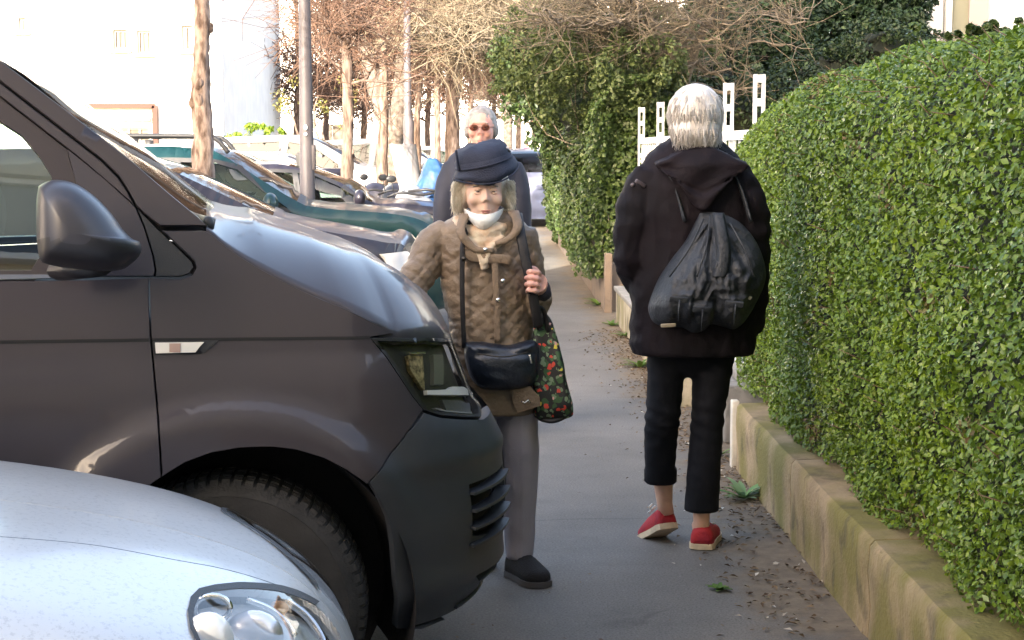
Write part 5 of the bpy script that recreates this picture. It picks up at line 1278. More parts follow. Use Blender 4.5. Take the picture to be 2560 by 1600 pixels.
# dark saloon behind the teal one
yaw = R(4.); O, z = place(1120, 520, 16.8, .85, .8, yaw); t = lambda *p: tr(O, yaw, p)
a_ = t((1115, 505), (1050, 490), (960, 482), (880, 478), (800, 430), (740, 405), (680, 392), (610, 388))
o3 = [(.78, .24), (.86, .45), (.85, .68)]+[a_[0], a_[2], a_[3], a_[4], a_[6], a_[7]]+[(a_[7][0]-.7, a_[7][1]-.01), (a_[7][0]-1.3, 1.2), (a_[7][0]-1.6, .9), (a_[7][0]-1.6, .4), (a_[7][0]-1.5, .24)]
car('dark_saloon', 'dark blue saloon showing its nose and side window behind the lamp post', O, yaw, .86, o3,
    [('front_bumper', 0, 2.2, blk), ('bonnet', 2.2, 5, blk), ('windscreen', 5, 7, DGLASS), ('roof', 7, 9, whitep), ('rear_window', 9, 10, DGLASS), ('tailgate', 10, 12, blk)],
    [t((862, 478), (800, 440), (745, 416), (700, 408), (712, 480)), t((700, 480), (690, 408), (640, 406), (630, 470))], [(0., .38), (-2.6, .38)], blk, mirror_at=t((850, 480))[0], tumble=.36, belt=.98, plan=(.3, .35, .3, .2))
# white and coloured cars further back: copies of one hatchback, each with its own paint
def hatch(label, dx, Y, yaw, paintm, sc=1., group='parked cars in the sunlit background'):
    p = at(dx, 400, Y); p[2] = 0
    o = [(a*sc, b*sc if b > .3 else b) for a, b in hatch_out]; w_ = [[(a*sc, b*sc) for a, b in q] for q in hatch_windows()]
    return car('hatchback', label, p, yaw, .84, o, std_segs(paintm, DGLASS), w_, [(0., .36), (-2.5*sc, .36)], paintm, glass=DGLASS, mirror_at=(-.66*sc, .93*sc), wheels=((0., .31), (-2.5*sc, .31)), group=group,
               lights=[('tail_light', [(-3.22*sc, .98*sc), (-3.0*sc, .98*sc), (-3.05*sc, .78*sc), (-3.30*sc, .78*sc)], M('tail lamp red', (.6, .02, .02), .2, coat=1.), .006), ('headlight', [(.70*sc, .66*sc), (.40*sc, .76*sc), (.30*sc, .68*sc), (.62*sc, .60*sc)], M('headlamp glass', (.75, .76, .78), .08), .006)])
hatch('white hatchback glimpsed over the roof of the dark saloon', 790, 21., R(4), whitep, 1.02)
hatch('silver grey hatchback just left of the motorcycles', 868, 24.5, R(3), greyp)
hatch('white car in the sun left of the lamp post', 650, 31., R(-4), silverp, 1.1)
hatch('red brown car between the lamp post and the knobbly trunk', 805, 34., R(2), redp, 1.1)
hatch('white box-shaped car between the knobbly and forked trunks', 905, 33., R(-2), silverp, 1.22)
hatch('white car seen between the stout trunk and the grey pole', 1075, 40., R(0), silverp, 1.2)
hatch('white car at the far end behind the man in navy', 1160, 52., R(0), silverp, 1.1)
# car seen from behind beyond the ivy
hatch('silver car with red tail lamp half hidden by the ivy bush', 1375, 36., R(84), bluesil, 1.04, group=None)
hatch('silver car further along the pavement edge right of the man', 1208, 47, R(88), greyp, 1., group=None)
# ------------------------------------------------------------------ people
SKIN = M('skin', (.62, .38, .28), .5, sss=.15, var=.08, vscale=30)
SKINP = M('pale aged skin', (.70, .48, .39), .55, sss=.2, var=.05, vscale=22)
EYEW = M('eye white', (.75, .73, .70), .25); IRIS = M('iris', (.08, .06, .05), .2); LIP = M('lips', (.42, .19, .16), .45)
def ring(c, rx, ry, n=28, p=2.3, yaw=0., tilt=None):
    a = np.linspace(0, 2*math.pi, n, endpoint=False); ca, sa = np.cos(a), np.sin(a)
    x = np.sign(ca)*np.abs(ca)**(2/p)*rx; y = np.sign(sa)*np.abs(sa)**(2/p)*ry
    X = x*math.cos(yaw)-y*math.sin(yaw); Y = x*math.sin(yaw)+y*math.cos(yaw)
    return np.stack([c[0]+X, c[1]+Y, np.full(n, c[2])], 1)
def head_mesh(T, c, H, yaw, skin, tiltx=0., glasses=False, ears=True, mouth=True, name='head'):
    """head of height H, centre c (mid-height); faces -y rotated by yaw"""
    E = Euler((tiltx, 0, yaw)).to_matrix(); E = np.array(E); c = np.array(c, float); u = H
    def W(V): return np.asarray(V) @ E.T+c
    g = G()
    g.ell((0, .06*u, .12*u), (.335*u, .41*u, .385*u)); g.ell((0, -.06*u, -.02*u), (.30*u, .33*u, .36*u)); g.ell((0, -.13*u, -.27*u), (.215*u, .20*u, .19*u)); g.ell((0, -.20*u, -.40*u), (.12*u, .10*u, .085*u))
    g.tube([(0, -.365*u, .07*u), (0, -.395*u, -.01*u), (0, -.420*u, -.080*u)], [.030*u, .036*u, .046*u], 8); g.ell((-.042*u, -.385*u, -.088*u), (.036*u,)*3); g.ell((.042*u, -.385*u, -.088*u), (.036*u,)*3)
    g.ell((-.17*u, -.28*u, -.07*u), (.105*u, .085*u, .11*u)); g.ell((.17*u, -.28*u, -.07*u), (.105*u, .085*u, .11*u)); g.ell((0, -.25*u, -.20*u), (.17*u, .12*u, .15*u))
    g.ell((0, -.33*u, .15*u), (.22*u, .06*u, .045*u)); g.ell((0, -.33*u, -.245*u), (.085*u, .075*u, .05*u)); g.ell((0, -.355*u, -.180*u), (.06*u, .055*u, .065*u)); g.ell((0, -.30*u, -.34*u), (.11*u, .09*u, .07*u))
    g.tube([(0, .06*u, -.2*u), (0, .08*u, -.45*u), (0, .13*u, -.72*u)], [.20*u, .21*u, .25*u], 14)
    if ears:
        for s_ in (-1, 1): g.ell((s_*.335*u, .05*u, -.01*u), (.035*u, .07*u, .12*u), rot=(0, 0, s_*-.4))
    V, F, N = remesh(g, .022*u, 2, .5)
    # eye sockets and mouth line
    for s_ in (-1, 1):
        d = np.linalg.norm((V-np.array([s_*.125*u, -.37*u, .06*u]))/np.array([.085, .12, .06])/u, axis=1); V = V+np.array([0, .035*u, 0])*np.exp(-d**2)[:, None]
    d = np.abs((V[:, 2]+.265*u)/(.012*u)); k = np.exp(-d**2)*(V[:, 1] < -.2*u)*(np.abs(V[:, 0]) < .1*u); V = V+np.array([0, .008*u, 0])*k[:, None]
    h = part(name, W(V), F, skin, T)
    for s_ in (-1, 1):
        g = G(); e = np.array([s_*.125*u, -.315*u, .06*u]); g.ell(e+np.array([0, .008*u, 0]), (.046*u,)*3, nu=14, nv=10)
        V2, F2 = g.vf(); part('eye', W(V2), F2, EYEW, h)
        g = G(); g.ell(e+np.array([0, -.024*u, -.004*u]), (.027*u, .018*u, .027*u), nu=12, nv=8); V2, F2 = g.vf(); part('iris', W(V2), F2, IRIS, h)
        g = G(); g.ell(e+np.array([0, -.003*u, .026*u]), (.070*u, .054*u, .036*u), nu=14, nv=8); g.ell(e+np.array([0, -.001*u, -.036*u]), (.068*u, .048*u, .026*u), nu=14, nv=8); V2, F2 = g.vf(); part('eyelids', W(V2), F2, skin, h)
        g = G(); g.tube([e+np.array([-.07*u, -.02*u, .07*u]), e+np.array([0, -.055*u, .095*u]), e+np.array([.07*u, -.02*u, .07*u])], [.008*u, .014*u, .008*u], 6); V2, F2 = g.vf(); part('eyebrow', W(V2), F2, M('grey brow', (.35, .30, .25), .9), h)
    if mouth:
        g = G(); g.ell((0, -.385*u, -.247*u), (.080*u, .032*u, .015*u)); g.ell((0, -.388*u, -.277*u), (.066*u, .032*u, .018*u)); V2, F2 = g.vf(); part('lips', W(V2), F2, LIP, h)
    if glasses:
        g = G()
        for s_ in (-1, 1):
            g.tube([(s_*.135*u+.095*u*math.cos(a), -.445*u, .045*u+.07*u*math.sin(a)) for a in np.linspace(0, 2*math.pi, 21)], .010*u, 6, cap=False)
            g.tube([(s_*.23*u, -.44*u, .06*u), (s_*.34*u, -.2*u, .06*u), (s_*.36*u, .08*u, .05*u)], .009*u, 6)
        g.tube([(-.04*u, -.45*u, .06*u), (.04*u, -.45*u, .06*u)], .009*u, 6); V2, F2 = g.vf(); part('glasses', W(V2), F2, M('brown frames', (.14, .05, .03), .3), h)
        for s_ in (-1, 1):
            g = G(); g.ell((s_*.135*u, -.445*u, .045*u), (.09*u, .006*u, .066*u)); V2, F2 = g.vf(); part('lens', W(V2), F2, thin_glass('tinted lens', (.50, .38, .32), .5) if 'tinted lens' not in MATS else MATS['tinted lens'], h)
    return h, W, u
def strands(T, name, pts, length, mat, down=(0, 0, -1), r=.0022, curl=.25, seed=0, n=5, bend=None, grav=1.):
    """hair: tapered locks starting at pts=[(p, normal)]"""
    rs = np.random.default_rng(seed); g = G(); down = np.array(down, float)
    for p, nn in pts:
        L = length*rs.uniform(.7, 1.2); d = nn*.55+down*.9+rs.normal(0, .12, 3)+(bend if bend is not None else 0); d /= np.linalg.norm(d); q = p.copy(); P = [q.copy()]
        for i in range(n):
            d = d+down*.35*grav+rs.normal(0, curl*.3, 3)-nn*.22; d /= np.linalg.norm(d); q = q+d*L/n; P.append(q.copy())
        g.tube(P, np.linspace(r, r*.25, n+1), 3, cap=False)
    return g.done(name, mat, T)
HAIRW = M('white hair', (.48, .43, .39), .5, vcol=(.70, .67, .66), vscale=30, stretch=(1, 1, .15), spec=.6)
def cloth_folds(V, N, amp, s, seed, stretch=(1, 1, 1), ridge=True):
    n1 = nz(V*np.array(stretch), s, seed)
    if ridge: n1 = 1-2*np.abs(n1)
    n2 = nz(V*np.array(stretch), s*2.6, seed+5)
    return V+N*((n1*.7+n2*.3)*amp)[:, None]
def shoe(T, name, heel, toe, w, h, mat, sole, pitch_h=None, up=(0, 0, 1), open_=True, solec=.022, label=None, ank=.5):
    heel, toe = np.array(heel, float), np.array(toe, float); ax = toe-heel; L = np.linalg.norm(ax); ax /= L; up = np.array(up, float); up = up-ax*up.dot(ax); up /= np.linalg.norm(up); sd = np.cross(ax, up)
    st = [(0, .55, .0), (.03, .80, .0), (.12, .92, .0), (.3, .86, .02), (.5, .92, .05), (.7, 1.05, .06), (.85, .98, .05), (.95, .70, .03), (1., .32, .02)]
    hs = [.66, .86, .95, .92, .84, .62, .50, .42, .28]
    g = G(); rings = []
    for (t, ww, off), hh in zip(st, hs):
        a = np.linspace(0, 2*math.pi, 20, endpoint=False); W_ = w/2*ww; H_ = h*hh; r_ = []
        for q in a:
            x = math.cos(q); z = math.sin(q); z = z if z > 0 else z*.3
            r_.append(heel+ax*L*t+sd*W_*np.sign(x)*abs(x)**.8+up*(solec+H_*max(0, z)**.8*1. if z > 0 else solec*.9))
        rings.append(np.array(r_))
    g.loft(rings); u_ = g.done(name, mat, T, fix=True)
    if label: u_['label'] = label
    g = G(); rings = []
    for t, ww in [(-.012, .35), (.02, .78), (.1, .96), (.3, .92), (.5, .96), (.7, 1.1), (.86, 1.04), (.96, .78), (1.02, .30)]:
        W_ = w/2*ww*1.04; r_ = []
        for q, z in ((-1, 0), (-1.0, solec), (1.0, solec), (1, 0)): r_.append(heel+ax*L*t+sd*W_*q+up*z)
        rings.append(np.array(r_))
    g.loft(rings); g.done('sole', sole, u_, fix=True, angle=40)
    return u_, ax, sd, up
def fist(T, c, fwd, up, s, skin, grip=None, side=1):
    """closed hand: palm, four bent fingers and thumb wrapped round a strap; c centre, fwd = knuckle direction, up = thumb side"""
    fwd, up = np.array(fwd, float), np.array(up, float); fwd /= np.linalg.norm(fwd); up = up-fwd*fwd.dot(up); up /= np.linalg.norm(up); lat = np.cross(fwd, up)*side
    g = G(); c = np.array(c, float)
    g.tube([c-fwd*.055*s, c-fwd*.02*s, c+fwd*.022*s], [.026*s, .034*s, .030*s], 12, flat=1.15, up=up)
    g.tube([c-fwd*.10*s, c-fwd*.055*s], [.024*s, .026*s], 10)
    for i, (o, L) in enumerate(((.033, .9), (.011, 1.), (-.012, .95), (-.034, .8))):
        b = c+up*o*s+fwd*.022*s; r = .0098*s*(1 if i < 3 else .88)
        p = [b+lat*.004*s, b+fwd*.022*s*L+lat*.012*s, b+fwd*.026*s*L+lat*.036*s, b+fwd*.006*s+lat*.048*s*L, b-fwd*.012*s+lat*.038*s]
        g.tube(spline(p, 12), np.linspace(r*1.1, r*.85, 12), 8); g.ell(p[-1], (r*.85,)*3, nu=8, nv=6); g.ell(p[1], (r*1.15,)*3, nu=8, nv=6)
    b = c+up*.03*s-fwd*.03*s; p = [b, b+up*.022*s+fwd*.012*s+lat*.016*s, b+up*.020*s+fwd*.034*s+lat*.036*s, b+up*.010*s+fwd*.040*s+lat*.050*s]
    g.tube(spline(p, 10), np.linspace(.0125*s, .0098*s, 10), 8); g.ell(p[-1], (.0098*s,)*3, nu=8, nv=6)
    V, F, N = remesh(g, .0028*s, 1, .4); return part('hand', V, F, skin, T)

# ================================================================== woman walking away
def walker():
    Y = 6.24; k = mpp(Y); X = lambda d: at(d, 800, Y)[0]; Z = lambda d: at(1640, d, Y)[2]
    T = thing('person', (X(1650), Y, 0), 'white-haired walker seen from behind in black hooded jacket, cropped black trousers and red shoes', 'person')
    # head with hair
    hc = np.array([X(1635), Y-.02, Z(275)])
    h, W, u = head_mesh(T, hc+np.array([0, .0, -.01]), .215, R(180-14), SKIN, tiltx=R(-6))
    g = G(); g.ell(hc+np.array([0, .0, .012]), (.101, .110, .108)); g.ell(hc+np.array([.0, -.03, -.045]), (.088, .080, .075)); g.ell(hc+np.array([.052, .01, -.05]), (.045, .07, .06)); g.ell(hc+np.array([-.05, -.015, -.030]), (.045, .06, .05))
    V, F, N = remesh(g, .006, 3); V = V+N*(nz(V*np.array([1, 1, .25]), 55, 3)*.004)[:, None]; hair = part('hair', V, F, HAIRW, T)
    idx = RNG.choice(len(V), 3400); crown = hc+np.array([.0, -.03, .11]); pts = []
    for i in idx:
        if V[i][2] < hc[2]-.062: continue
        pts.append((V[i], N[i]))
    rs = np.random.default_rng(5); g = G()
    for p, nn in pts:
        d = (p-crown); d[2] -= .06; d = d-nn*d.dot(nn); d /= np.linalg.norm(d)+1e-9; q = p-nn*.002; P = [q.copy()]; L = rs.uniform(.035, .08)
        for j in range(5): d = d+np.array([0, 0, -.24])+rs.normal(0, .10, 3)-nn*.06; d /= np.linalg.norm(d); q = q+d*L/5; P.append(q+nn*.004*math.sin(j))
        g.tube(P, np.linspace(rs.uniform(.0016, .0034), .0005, 6), 3, cap=False)
    for i in range(260):                                   # ragged neck line
        a = rs.uniform(-1.2, 1.35); p = hc+np.array([math.sin(a)*.080, -math.cos(a)*.075-.02, -.070+rs.uniform(-.01, .02)]); g.tube([p, p+np.array([rs.normal(0, .006), .004, -.018]), p+np.array([rs.normal(0, .010), .016, -.034-rs.uniform(0, .014)])], [.0022, .0018, .0005], 4, cap=False)
    g.done('hair_locks', leaf_mat('white hair locks', (.56, .51, .47), (.78, .75, .74), (.88, .86, .87), .5, .2), hair)
    g = G(); a = np.linspace(0, 2*math.pi, 30); g.tube([(hc[0]+.066*math.cos(t), Y+.01+.06*math.sin(t), Z(333)+.006*math.sin(t+1)) for t in a], .014, 8, cap=False); g.done('red_collar', M('red scarf', (.50, .03, .03), .8, bump=.3, bscale=200), T)
    # body under the clothes
    g = G(); g.tube([(X(1636), Y, Z(350)), (X(1636), Y, Z(450)), (X(1636), Y, Z(650)), (X(1634), Y, Z(830))], [.06, .12, .12, .14], 14)
    V, F, N = remesh(g, .02, 2)
    # jacket: torso and both sleeves as one cloth
    g = G(); rows = [(326, 1588, 1686, .058), (345, 1562, 1708, .072), (370, 1532, 1732, .088), (400, 1512, 1752, .105), (440, 1498, 1770, .120), (500, 1492, 1776, .128), (580, 1490, 1782, .130), (680, 1492, 1786, .135), (760, 1495, 1784, .142), (815, 1496, 1780, .150), (836, 1498, 1776, .150)]
    rings = []
    for dy, xl, xr, d in rows:
        cx = (X(xl)+X(xr))/2; rings.append(ring((cx, Y+.01+(.015 if dy < 420 else 0), Z(dy)), (X(xr)-X(xl))/2, d, p=2.35))
    g.loft(rings)
    def arm(pts, rad): g.tube(spline([np.array([X(a), Y+b, Z(c)]) for a, b, c in pts], 22), np.interp(np.linspace(0, 1, 22), np.linspace(0, 1, len(rad)), rad), 16)
    arm([(1535, .0, 415), (1505, -.01, 480), (1492, -.015, 560), (1496, .0, 620), (1515, .09, 665), (1540, .17, 700)], [.062, .070, .066, .064, .055, .045])
    arm([(1725, .0, 410), (1757, -.01, 490), (1768, -.012, 590), (1770, .0, 680), (1774, .04, 770), (1776, .05, 790)], [.066, .073, .066, .060, .052, .046])
    V, F, N = remesh(g, .0085, 5)
    zc = V[:, 2]; V = cloth_folds(V, N, .011, 5.5, 3, (1.5, 1, .7)); V = cloth_folds(V, N, .007, 12, 8, (1.2, 1, .45)); V = cloth_folds(V, N, .003, 30, 9, (1, 1, .8))
    arms_ = ((V[:, 0] < X(1510)) | (V[:, 0] > X(1755))); V = V+N*(np.sin(zc*75+nz(V, 6, 2)*4)*.0030*arms_)[:, None]
    V[:, 2] = np.where(zc < Z(828), Z(834)+(V[:, 2]-Z(834))*.3, V[:, 2])
    JK = M('black jacket cloth', (.0040, .0034, .0056), .72, vcol=(.0100, .0064, .0100), vscale=4, bump=.3, bscale=300, spec=.18)
    jk = part('jacket', V, F, JK, T)
    # stand-up collar, hood lying on the back
    g = G(); n = 30; a = np.linspace(0, 2*math.pi, n, endpoint=False)
    R1 = [np.array([(X(1638)+rx*math.cos(t), Y+.0+ry*math.sin(t), z+.010*math.sin(t)*0) for t in a]) for rx, ry, z in ((.105, .09, Z(362)), (.088, .080, Z(340)), (.074, .070, Z(322)), (.066, .062, Z(321)), (.064, .060, Z(345)))]
    g.loft(R1, cap=False); g.done('collar', JK, jk)
    g = G(); g.ell((X(1645)+.0, Y-.072, Z(324)), (.006, .003, .010)); g.done('collar_logo', M('pale print', (.6, .6, .6), .6), jk)
    sx = np.linspace(-1, 1, 56); sy = np.linspace(0, 1, 40); VV = []
    for j in sy:
        for i in sx:
            top = 346+30*i*i; bot = 418+74*(1-abs(i)**2.2); dy = top+(bot-top)*j; dx = 1645+i*np.interp(j, [0, .3, .6, 1], [78, 108, 98, 50])
            back = .118+.050*math.sin(min(1, j*1.05)*math.pi*.62)*(1-.55*abs(i)**2.5)
            fold = .011*math.sin(9*j+2.6*abs(i)**1.5-1)*math.exp(-((j-.35)/.4)**2)-.014*math.exp(-((j-.52-.22*(1-abs(i)))/.05)**2)+.006*math.sin(6*i+8*j)
            VV.append((X(dx), Y-back-fold+.03*(j < .02), Z(dy)))
        
    VV = np.array(VV); n1 = 56; F_ = [(j*n1+i, j*n1+i+1, (j+1)*n1+i+1, (j+1)*n1+i) for j in range(39) for i in range(55)]
    inner = VV+np.array([0, .07, .01]); Vh = np.vstack([VV, inner]); m_ = len(VV); Fh = F_+[tuple(reversed([v+m_ for v in f])) for f in F_]
    bd = [i for i in range(n1)]+[j*n1+n1-1 for j in range(1, 40)]+[39*n1+i for i in range(n1-2, -1, -1)]+[j*n1 for j in range(38, 0, -1)]
    for a_, b_ in zip(bd, bd[1:]+bd[:1]): Fh.append((a_, a_+m_, b_+m_, b_))
    V, F, N = remesh((Vh, Fh), .006, 3); V = cloth_folds(V, N, .004, 12, 11, (1, 1, 2)); part('hood', V, F, JK, jk)
    g = G(); g.box((X(1500)+.008, Y-.085, Z(432)), (.045, .012, .014), rot=(0, .5, .5), bev=.003); g.ell((X(1488), Y-.07, Z(436)), (.008,)*3); g.done('shoulder_tab', M('grey tab', (.10, .08, .09), .6), jk)
    # backpack
    def pack():
        B = thing('backpack', (X(1665), Y-.2, Z(760)), 'dark navy nylon drawstring rucksack with gathered top worn by the white-haired walker', 'backpack')
        out = [(1640, 500), (1610, 560), (1575, 608), (1548, 650), (1528, 700), (1524, 725), (1535, 752), (1560, 762), (1600, 764), (1625, 776), (1650, 772), (1668, 757), (1700, 764), (1722, 768), (1745, 750), (1768, 712), (1790, 660), (1788, 615), (1768, 565), (1735, 525), (1700, 505), (1670, 498)]
        P = spline(out+[out[0]], 120)[:-1]; c = np.array([1667., 640.]); Vv = []; nr = 34; cc = np.array([1670., 530.])
        for j in range(nr+1):
            t = j/nr
            for i, p in enumerate(P):
                q = c+(p-c)*t+(cc-c)*(1-t)*0; rel = q-np.array([1668, 505]); ang = math.atan2(rel[0], rel[1]+1e-6); rad = np.hypot(*rel)
                th = (1-t**3.2)**.75; th *= np.interp(q[1], [500, 560, 650, 720, 775], [.25, .55, 1., 1., .8])
                pl = (math.sin(ang*17+1.2*math.sin(rad*.02))*.6+math.sin(ang*29+2)*.4)*.014*np.interp(rad, [0, 40, 130, 220, 300], [.3, 1., .8, .25, .05])*(1-t**6)
                pocket = 0
                for px, py, pw, ph in ((1580, 715, 34, 42), (1632, 735, 30, 38), (1705, 722, 34, 40)):
                    e = max(abs(q[0]-px)/pw, abs(q[1]-py)/ph); pocket += .024*(1-ss(e, .82, 1.08))
                cr = .016*(1-2*abs(noise.noise(Vector((q[0]*.030, q[1]*.018, 1.)))))+.010*(1-2*abs(noise.noise(Vector((q[0]*.065, q[1]*.045, 5.)))))
                Vv.append((X(q[0]), Y-.145-.135*th-pl-pocket*th-cr*th, Z(q[1])))
        Vv = np.array(Vv); n = len(P); F_ = [(j*n+i, j*n+(i+1) % n, (j+1)*n+(i+1) % n, (j+1)*n+i) for j in range(nr) for i in range(n)]
        m_ = len(Vv); bk = Vv[-n:]+np.array([0, .03, 0]); Vv = np.vstack([Vv, bk]); F_ += [(m_-n+i, m_-n+(i+1) % n, m_+(i+1) % n, m_+i) for i in range(n)]+[tuple(m_+i for i in range(n))]
        NY = M('navy black nylon', (.010, .013, .020), .58, vcol=(.030, .035, .045), vscale=8, bump=.5, bscale=70, spec=.45)
        part('bag', Vv, F_, NY, B, fix=True)
        def S(dx, dy, o=0.): return np.array([X(dx), Y-.20-o, Z(dy)])
        g = G(); V3 = []
        ctr = [(1676, 498, .00), (1680, 540, .045), (1684, 585, .07), (1678, 625, .085), (1672, 640, .088)]
        P3 = spline([S(a, b, o) for a, b, o in ctr], 20); wd = np.linspace(.022, .030, 20)
        for i, p in enumerate(P3): V3 += [p+np.array([-wd[i], .004, 0]), p+np.array([-wd[i]*.5, -.006, 0]), p+np.array([wd[i]*.5, -.006, 0]), p+np.array([wd[i], .004, 0]), p+np.array([0, .012, 0])]
        g.loft([np.array(V3[i*5:i*5+5]) for i in range(20)]); g.done('top_flap', NY, B, fix=True)
        for (px, py) in ((1580, 690), (1632, 712), (1705, 700)):
            g = G(); g.box(S(px, py, .115), (.066, .010, .022), rot=(.3, .12*RNG.normal(), .1*RNG.normal()), bev=.004); g.done('pocket_flap', NY, B)
            g = G(); g.tube([S(px+2, py, .122), S(px, py+22, .125), S(px+1, py+48, .105)], [.009, .009, .006], 8, flat=.35); g.done('pocket_strap', NY, B)
        for a, b in (((1640, 512), (1560, 640)), ((1655, 505), (1622, 640)), ((1700, 520), (1750, 640))):
            g = G(); g.tube(spline([S(a[0], a[1], .03), S((a[0]+b[0])/2+5, (a[1]+b[1])/2, .085), S(b[0], b[1], .09)], 12), .0035, 5); g.done('drawstring', NY, B)
        g = G(); g.box(S(1742, 688, .04), (.028, .012, .014), rot=(0, .5, 0), bev=.003); g.done('buckle', M('worn buckle', (.45, .42, .36), .4), B)
        g = G(); g.box(S(1564, 754, .02), (.055, .012, .013), rot=(0, -.05, 0), bev=.003); g.done('base_strap', M('tan strap', (.30, .26, .20), .7), B)
        for sx_ in (1560, 1712):
            g = G(); g.tube(spline([np.array([X(sx_+45), Y-.13, Z(520)]), np.array([X(sx_+25), Y-.100, Z(450)]), np.array([X(sx_), Y-.04, Z(395)]), np.array([X(sx_), Y+.09, Z(400)])], 16), .020, 8, flat=.3); g.done('shoulder_strap', NY, B)
    pack()
    # trousers
    TR = M('black trousers cloth', (.0045, .0052, .0085), .8, vcol=(.0085, .0095, .0145), vscale=6, bump=.3, bscale=350, spec=.2)
    g = G()
    def leg(rows):
        rings = []
        for dy, xl, xr, yy, d in rows: rings.append(ring(((X(xl)+X(xr))/2, Y+yy, Z(dy)), (X(xr)-X(xl))/2, d, 24, 2.1))
        g.loft(rings)
    leg([(800, 1530, 1640, .02, .10), (850, 1531, 1624, .02, .090), (900, 1532, 1617, .025, .082), (960, 1530, 1612, .03, .076), (1000, 1527, 1608, .03, .070), (1060, 1527, 1604, .045, .062), (1110, 1530, 1602, .06, .057), (1148, 1532, 1605, .075, .057)])
    leg([(800, 1632, 1742, .02, .10), (850, 1636, 1736, .02, .092), (920, 1638, 1724, .015, .082), (980, 1637, 1712, .01, .074), (1060, 1631, 1708, .0, .066), (1140, 1625, 1703, -.01, .062), (1205, 1620, 1701, -.015, .060)])
    g.ell((X(1636), Y+.02, Z(830)), (.155, .11, .10))
    V, F, N = remesh(g, .0075, 4); V = cloth_folds(V, N, .0035, 11, 21, (1, 1, 1.6)); kn = np.exp(-((V[:, 2]-Z(990))/.07)**2)+.7*np.exp(-((V[:, 2]-Z(860))/.06)**2); V = V+N*(np.sin(V[:, 2]*120+V[:, 0]*30+nz(V, 8, 1)*3)*.003*kn)[:, None]
    tr_ = part('trousers', V, F, TR, T)
    g = G(); g.loft([ring((X(1568), Y+.07, Z(1112)), .060, .060, 24), ring((X(1568), Y+.074, Z(1120)), .063, .064, 24), ring((X(1568), Y+.076, Z(1145)), .062, .063, 24), ring((X(1568), Y+.077, Z(1150)), .054, .056, 24)]); g.done('turn_up', TR, tr_, fix=True)
    # ankles and shoes
    g = G()
    pL = [(1572, 1100, .07, .040), (1576, 1160, .085, .036), (1580, 1200, .092, .030), (1584, 1226, .092, .030)]
    g.tube([(X(a), Y+y, Z(b)) for a, b, y, r in pL], [r for *_, r in pL], 14)
    pR = [(1662, 1170, -.015, .036), (1661, 1215, -.012, .032), (1661, 1250, -.01, .029), (1662, 1280, -.008, .034)]
    g.tube([(X(a), Y+y, Z(b)) for a, b, y, r in pR], [r for *_, r in pR], 14)
    g.ell((X(1666), Y+.05, .07), (.036, .08, .03))
    V, F = g.vf(); part('legs', V, F, SKIN, T)
    RED = M('red suede', (.42, .018, .025), .75, vcol=(.30, .012, .03), vscale=20, bump=.3, bscale=260); SOLE = M('cream sole', (.58, .47, .33), .7, var=.15, vscale=30)
    hR = np.array([X(1658), Y-.05, .004]); tR = np.array([X(1658)+.062, Y+.195, .004])
    sR = shoe(T, 'shoe', hR, tR, .098, .070, RED, SOLE)[0]
    hL = np.array([X(1590), Y+.050, Z(1255)]); tL = np.array([X(1552)-.012, Y+.235, Z(1296)])
    sL = shoe(T, 'shoe', hL, tL+np.array([0, 0, -.030]), .094, .070, RED, SOLE, label='red shoe lifted with its sole showing')[0]
    g = G(); c = np.array([X(1552), Y+.12, Z(1213)])
    g.tube([c+np.array([0, 0, .012]), c+np.array([-.014, -.005, .0]), c+np.array([-.004, -.004, -.012]), c+np.array([.012, 0, .004])], .0045, 6); g.tube([c+np.array([0, 0, -.01]), c+np.array([-.016, 0, -.024])], .004, 6); g.done('lace', M('white lace', (.8, .8, .8), .7), sL)
    g = G(); c = np.array([X(1658)+.045, Y+.07, .078]); g.tube([c, c+np.array([.02, .01, -.004])], .004, 6); g.tube([c+np.array([0, .02, -.006]), c+np.array([.022, .03, -.012])], .004, 6); g.done('lace', MATS['white lace'], sR)
walker()

# ================================================================== elderly woman in the brown quilted coat
def quilt_mat():
    m = bpy.data.materials.new('brown quilted cloth'); m.use_nodes = True; n = m.node_tree.nodes; l = m.node_tree.links; b = n['Principled BSDF']; b.inputs['Roughness'].default_value = .55
    tc = n.new('ShaderNodeTexCoord'); t = n.new('ShaderNodeTexNoise'); t.inputs['Scale'].default_value = 6; l.new(tc.outputs['Object'], t.inputs[0])
    r = n.new('ShaderNodeValToRGB'); e = r.color_ramp.elements; e[0].position = .35; e[1].position = .65; e[0].color = (.165, .120, .084, 1); e[1].color = (.235, .175, .125, 1); l.new(t.outputs['Fac'], r.inputs[0]); l.new(r.outputs[0], b.inputs[0])
    t2 = n.new('ShaderNodeTexNoise'); t2.inputs['Scale'].default_value = 55; t2.inputs['Detail'].default_value = 4; l.new(tc.outputs['Object'], t2.inputs[0]); bp = n.new('ShaderNodeBump'); bp.inputs['Strength'].default_value = .6; bp.inputs['Distance'].default_value = .01; l.new(t2.outputs['Fac'], bp.inputs['Height']); l.new(bp.outputs[0], b.inputs['Normal'])
    return m
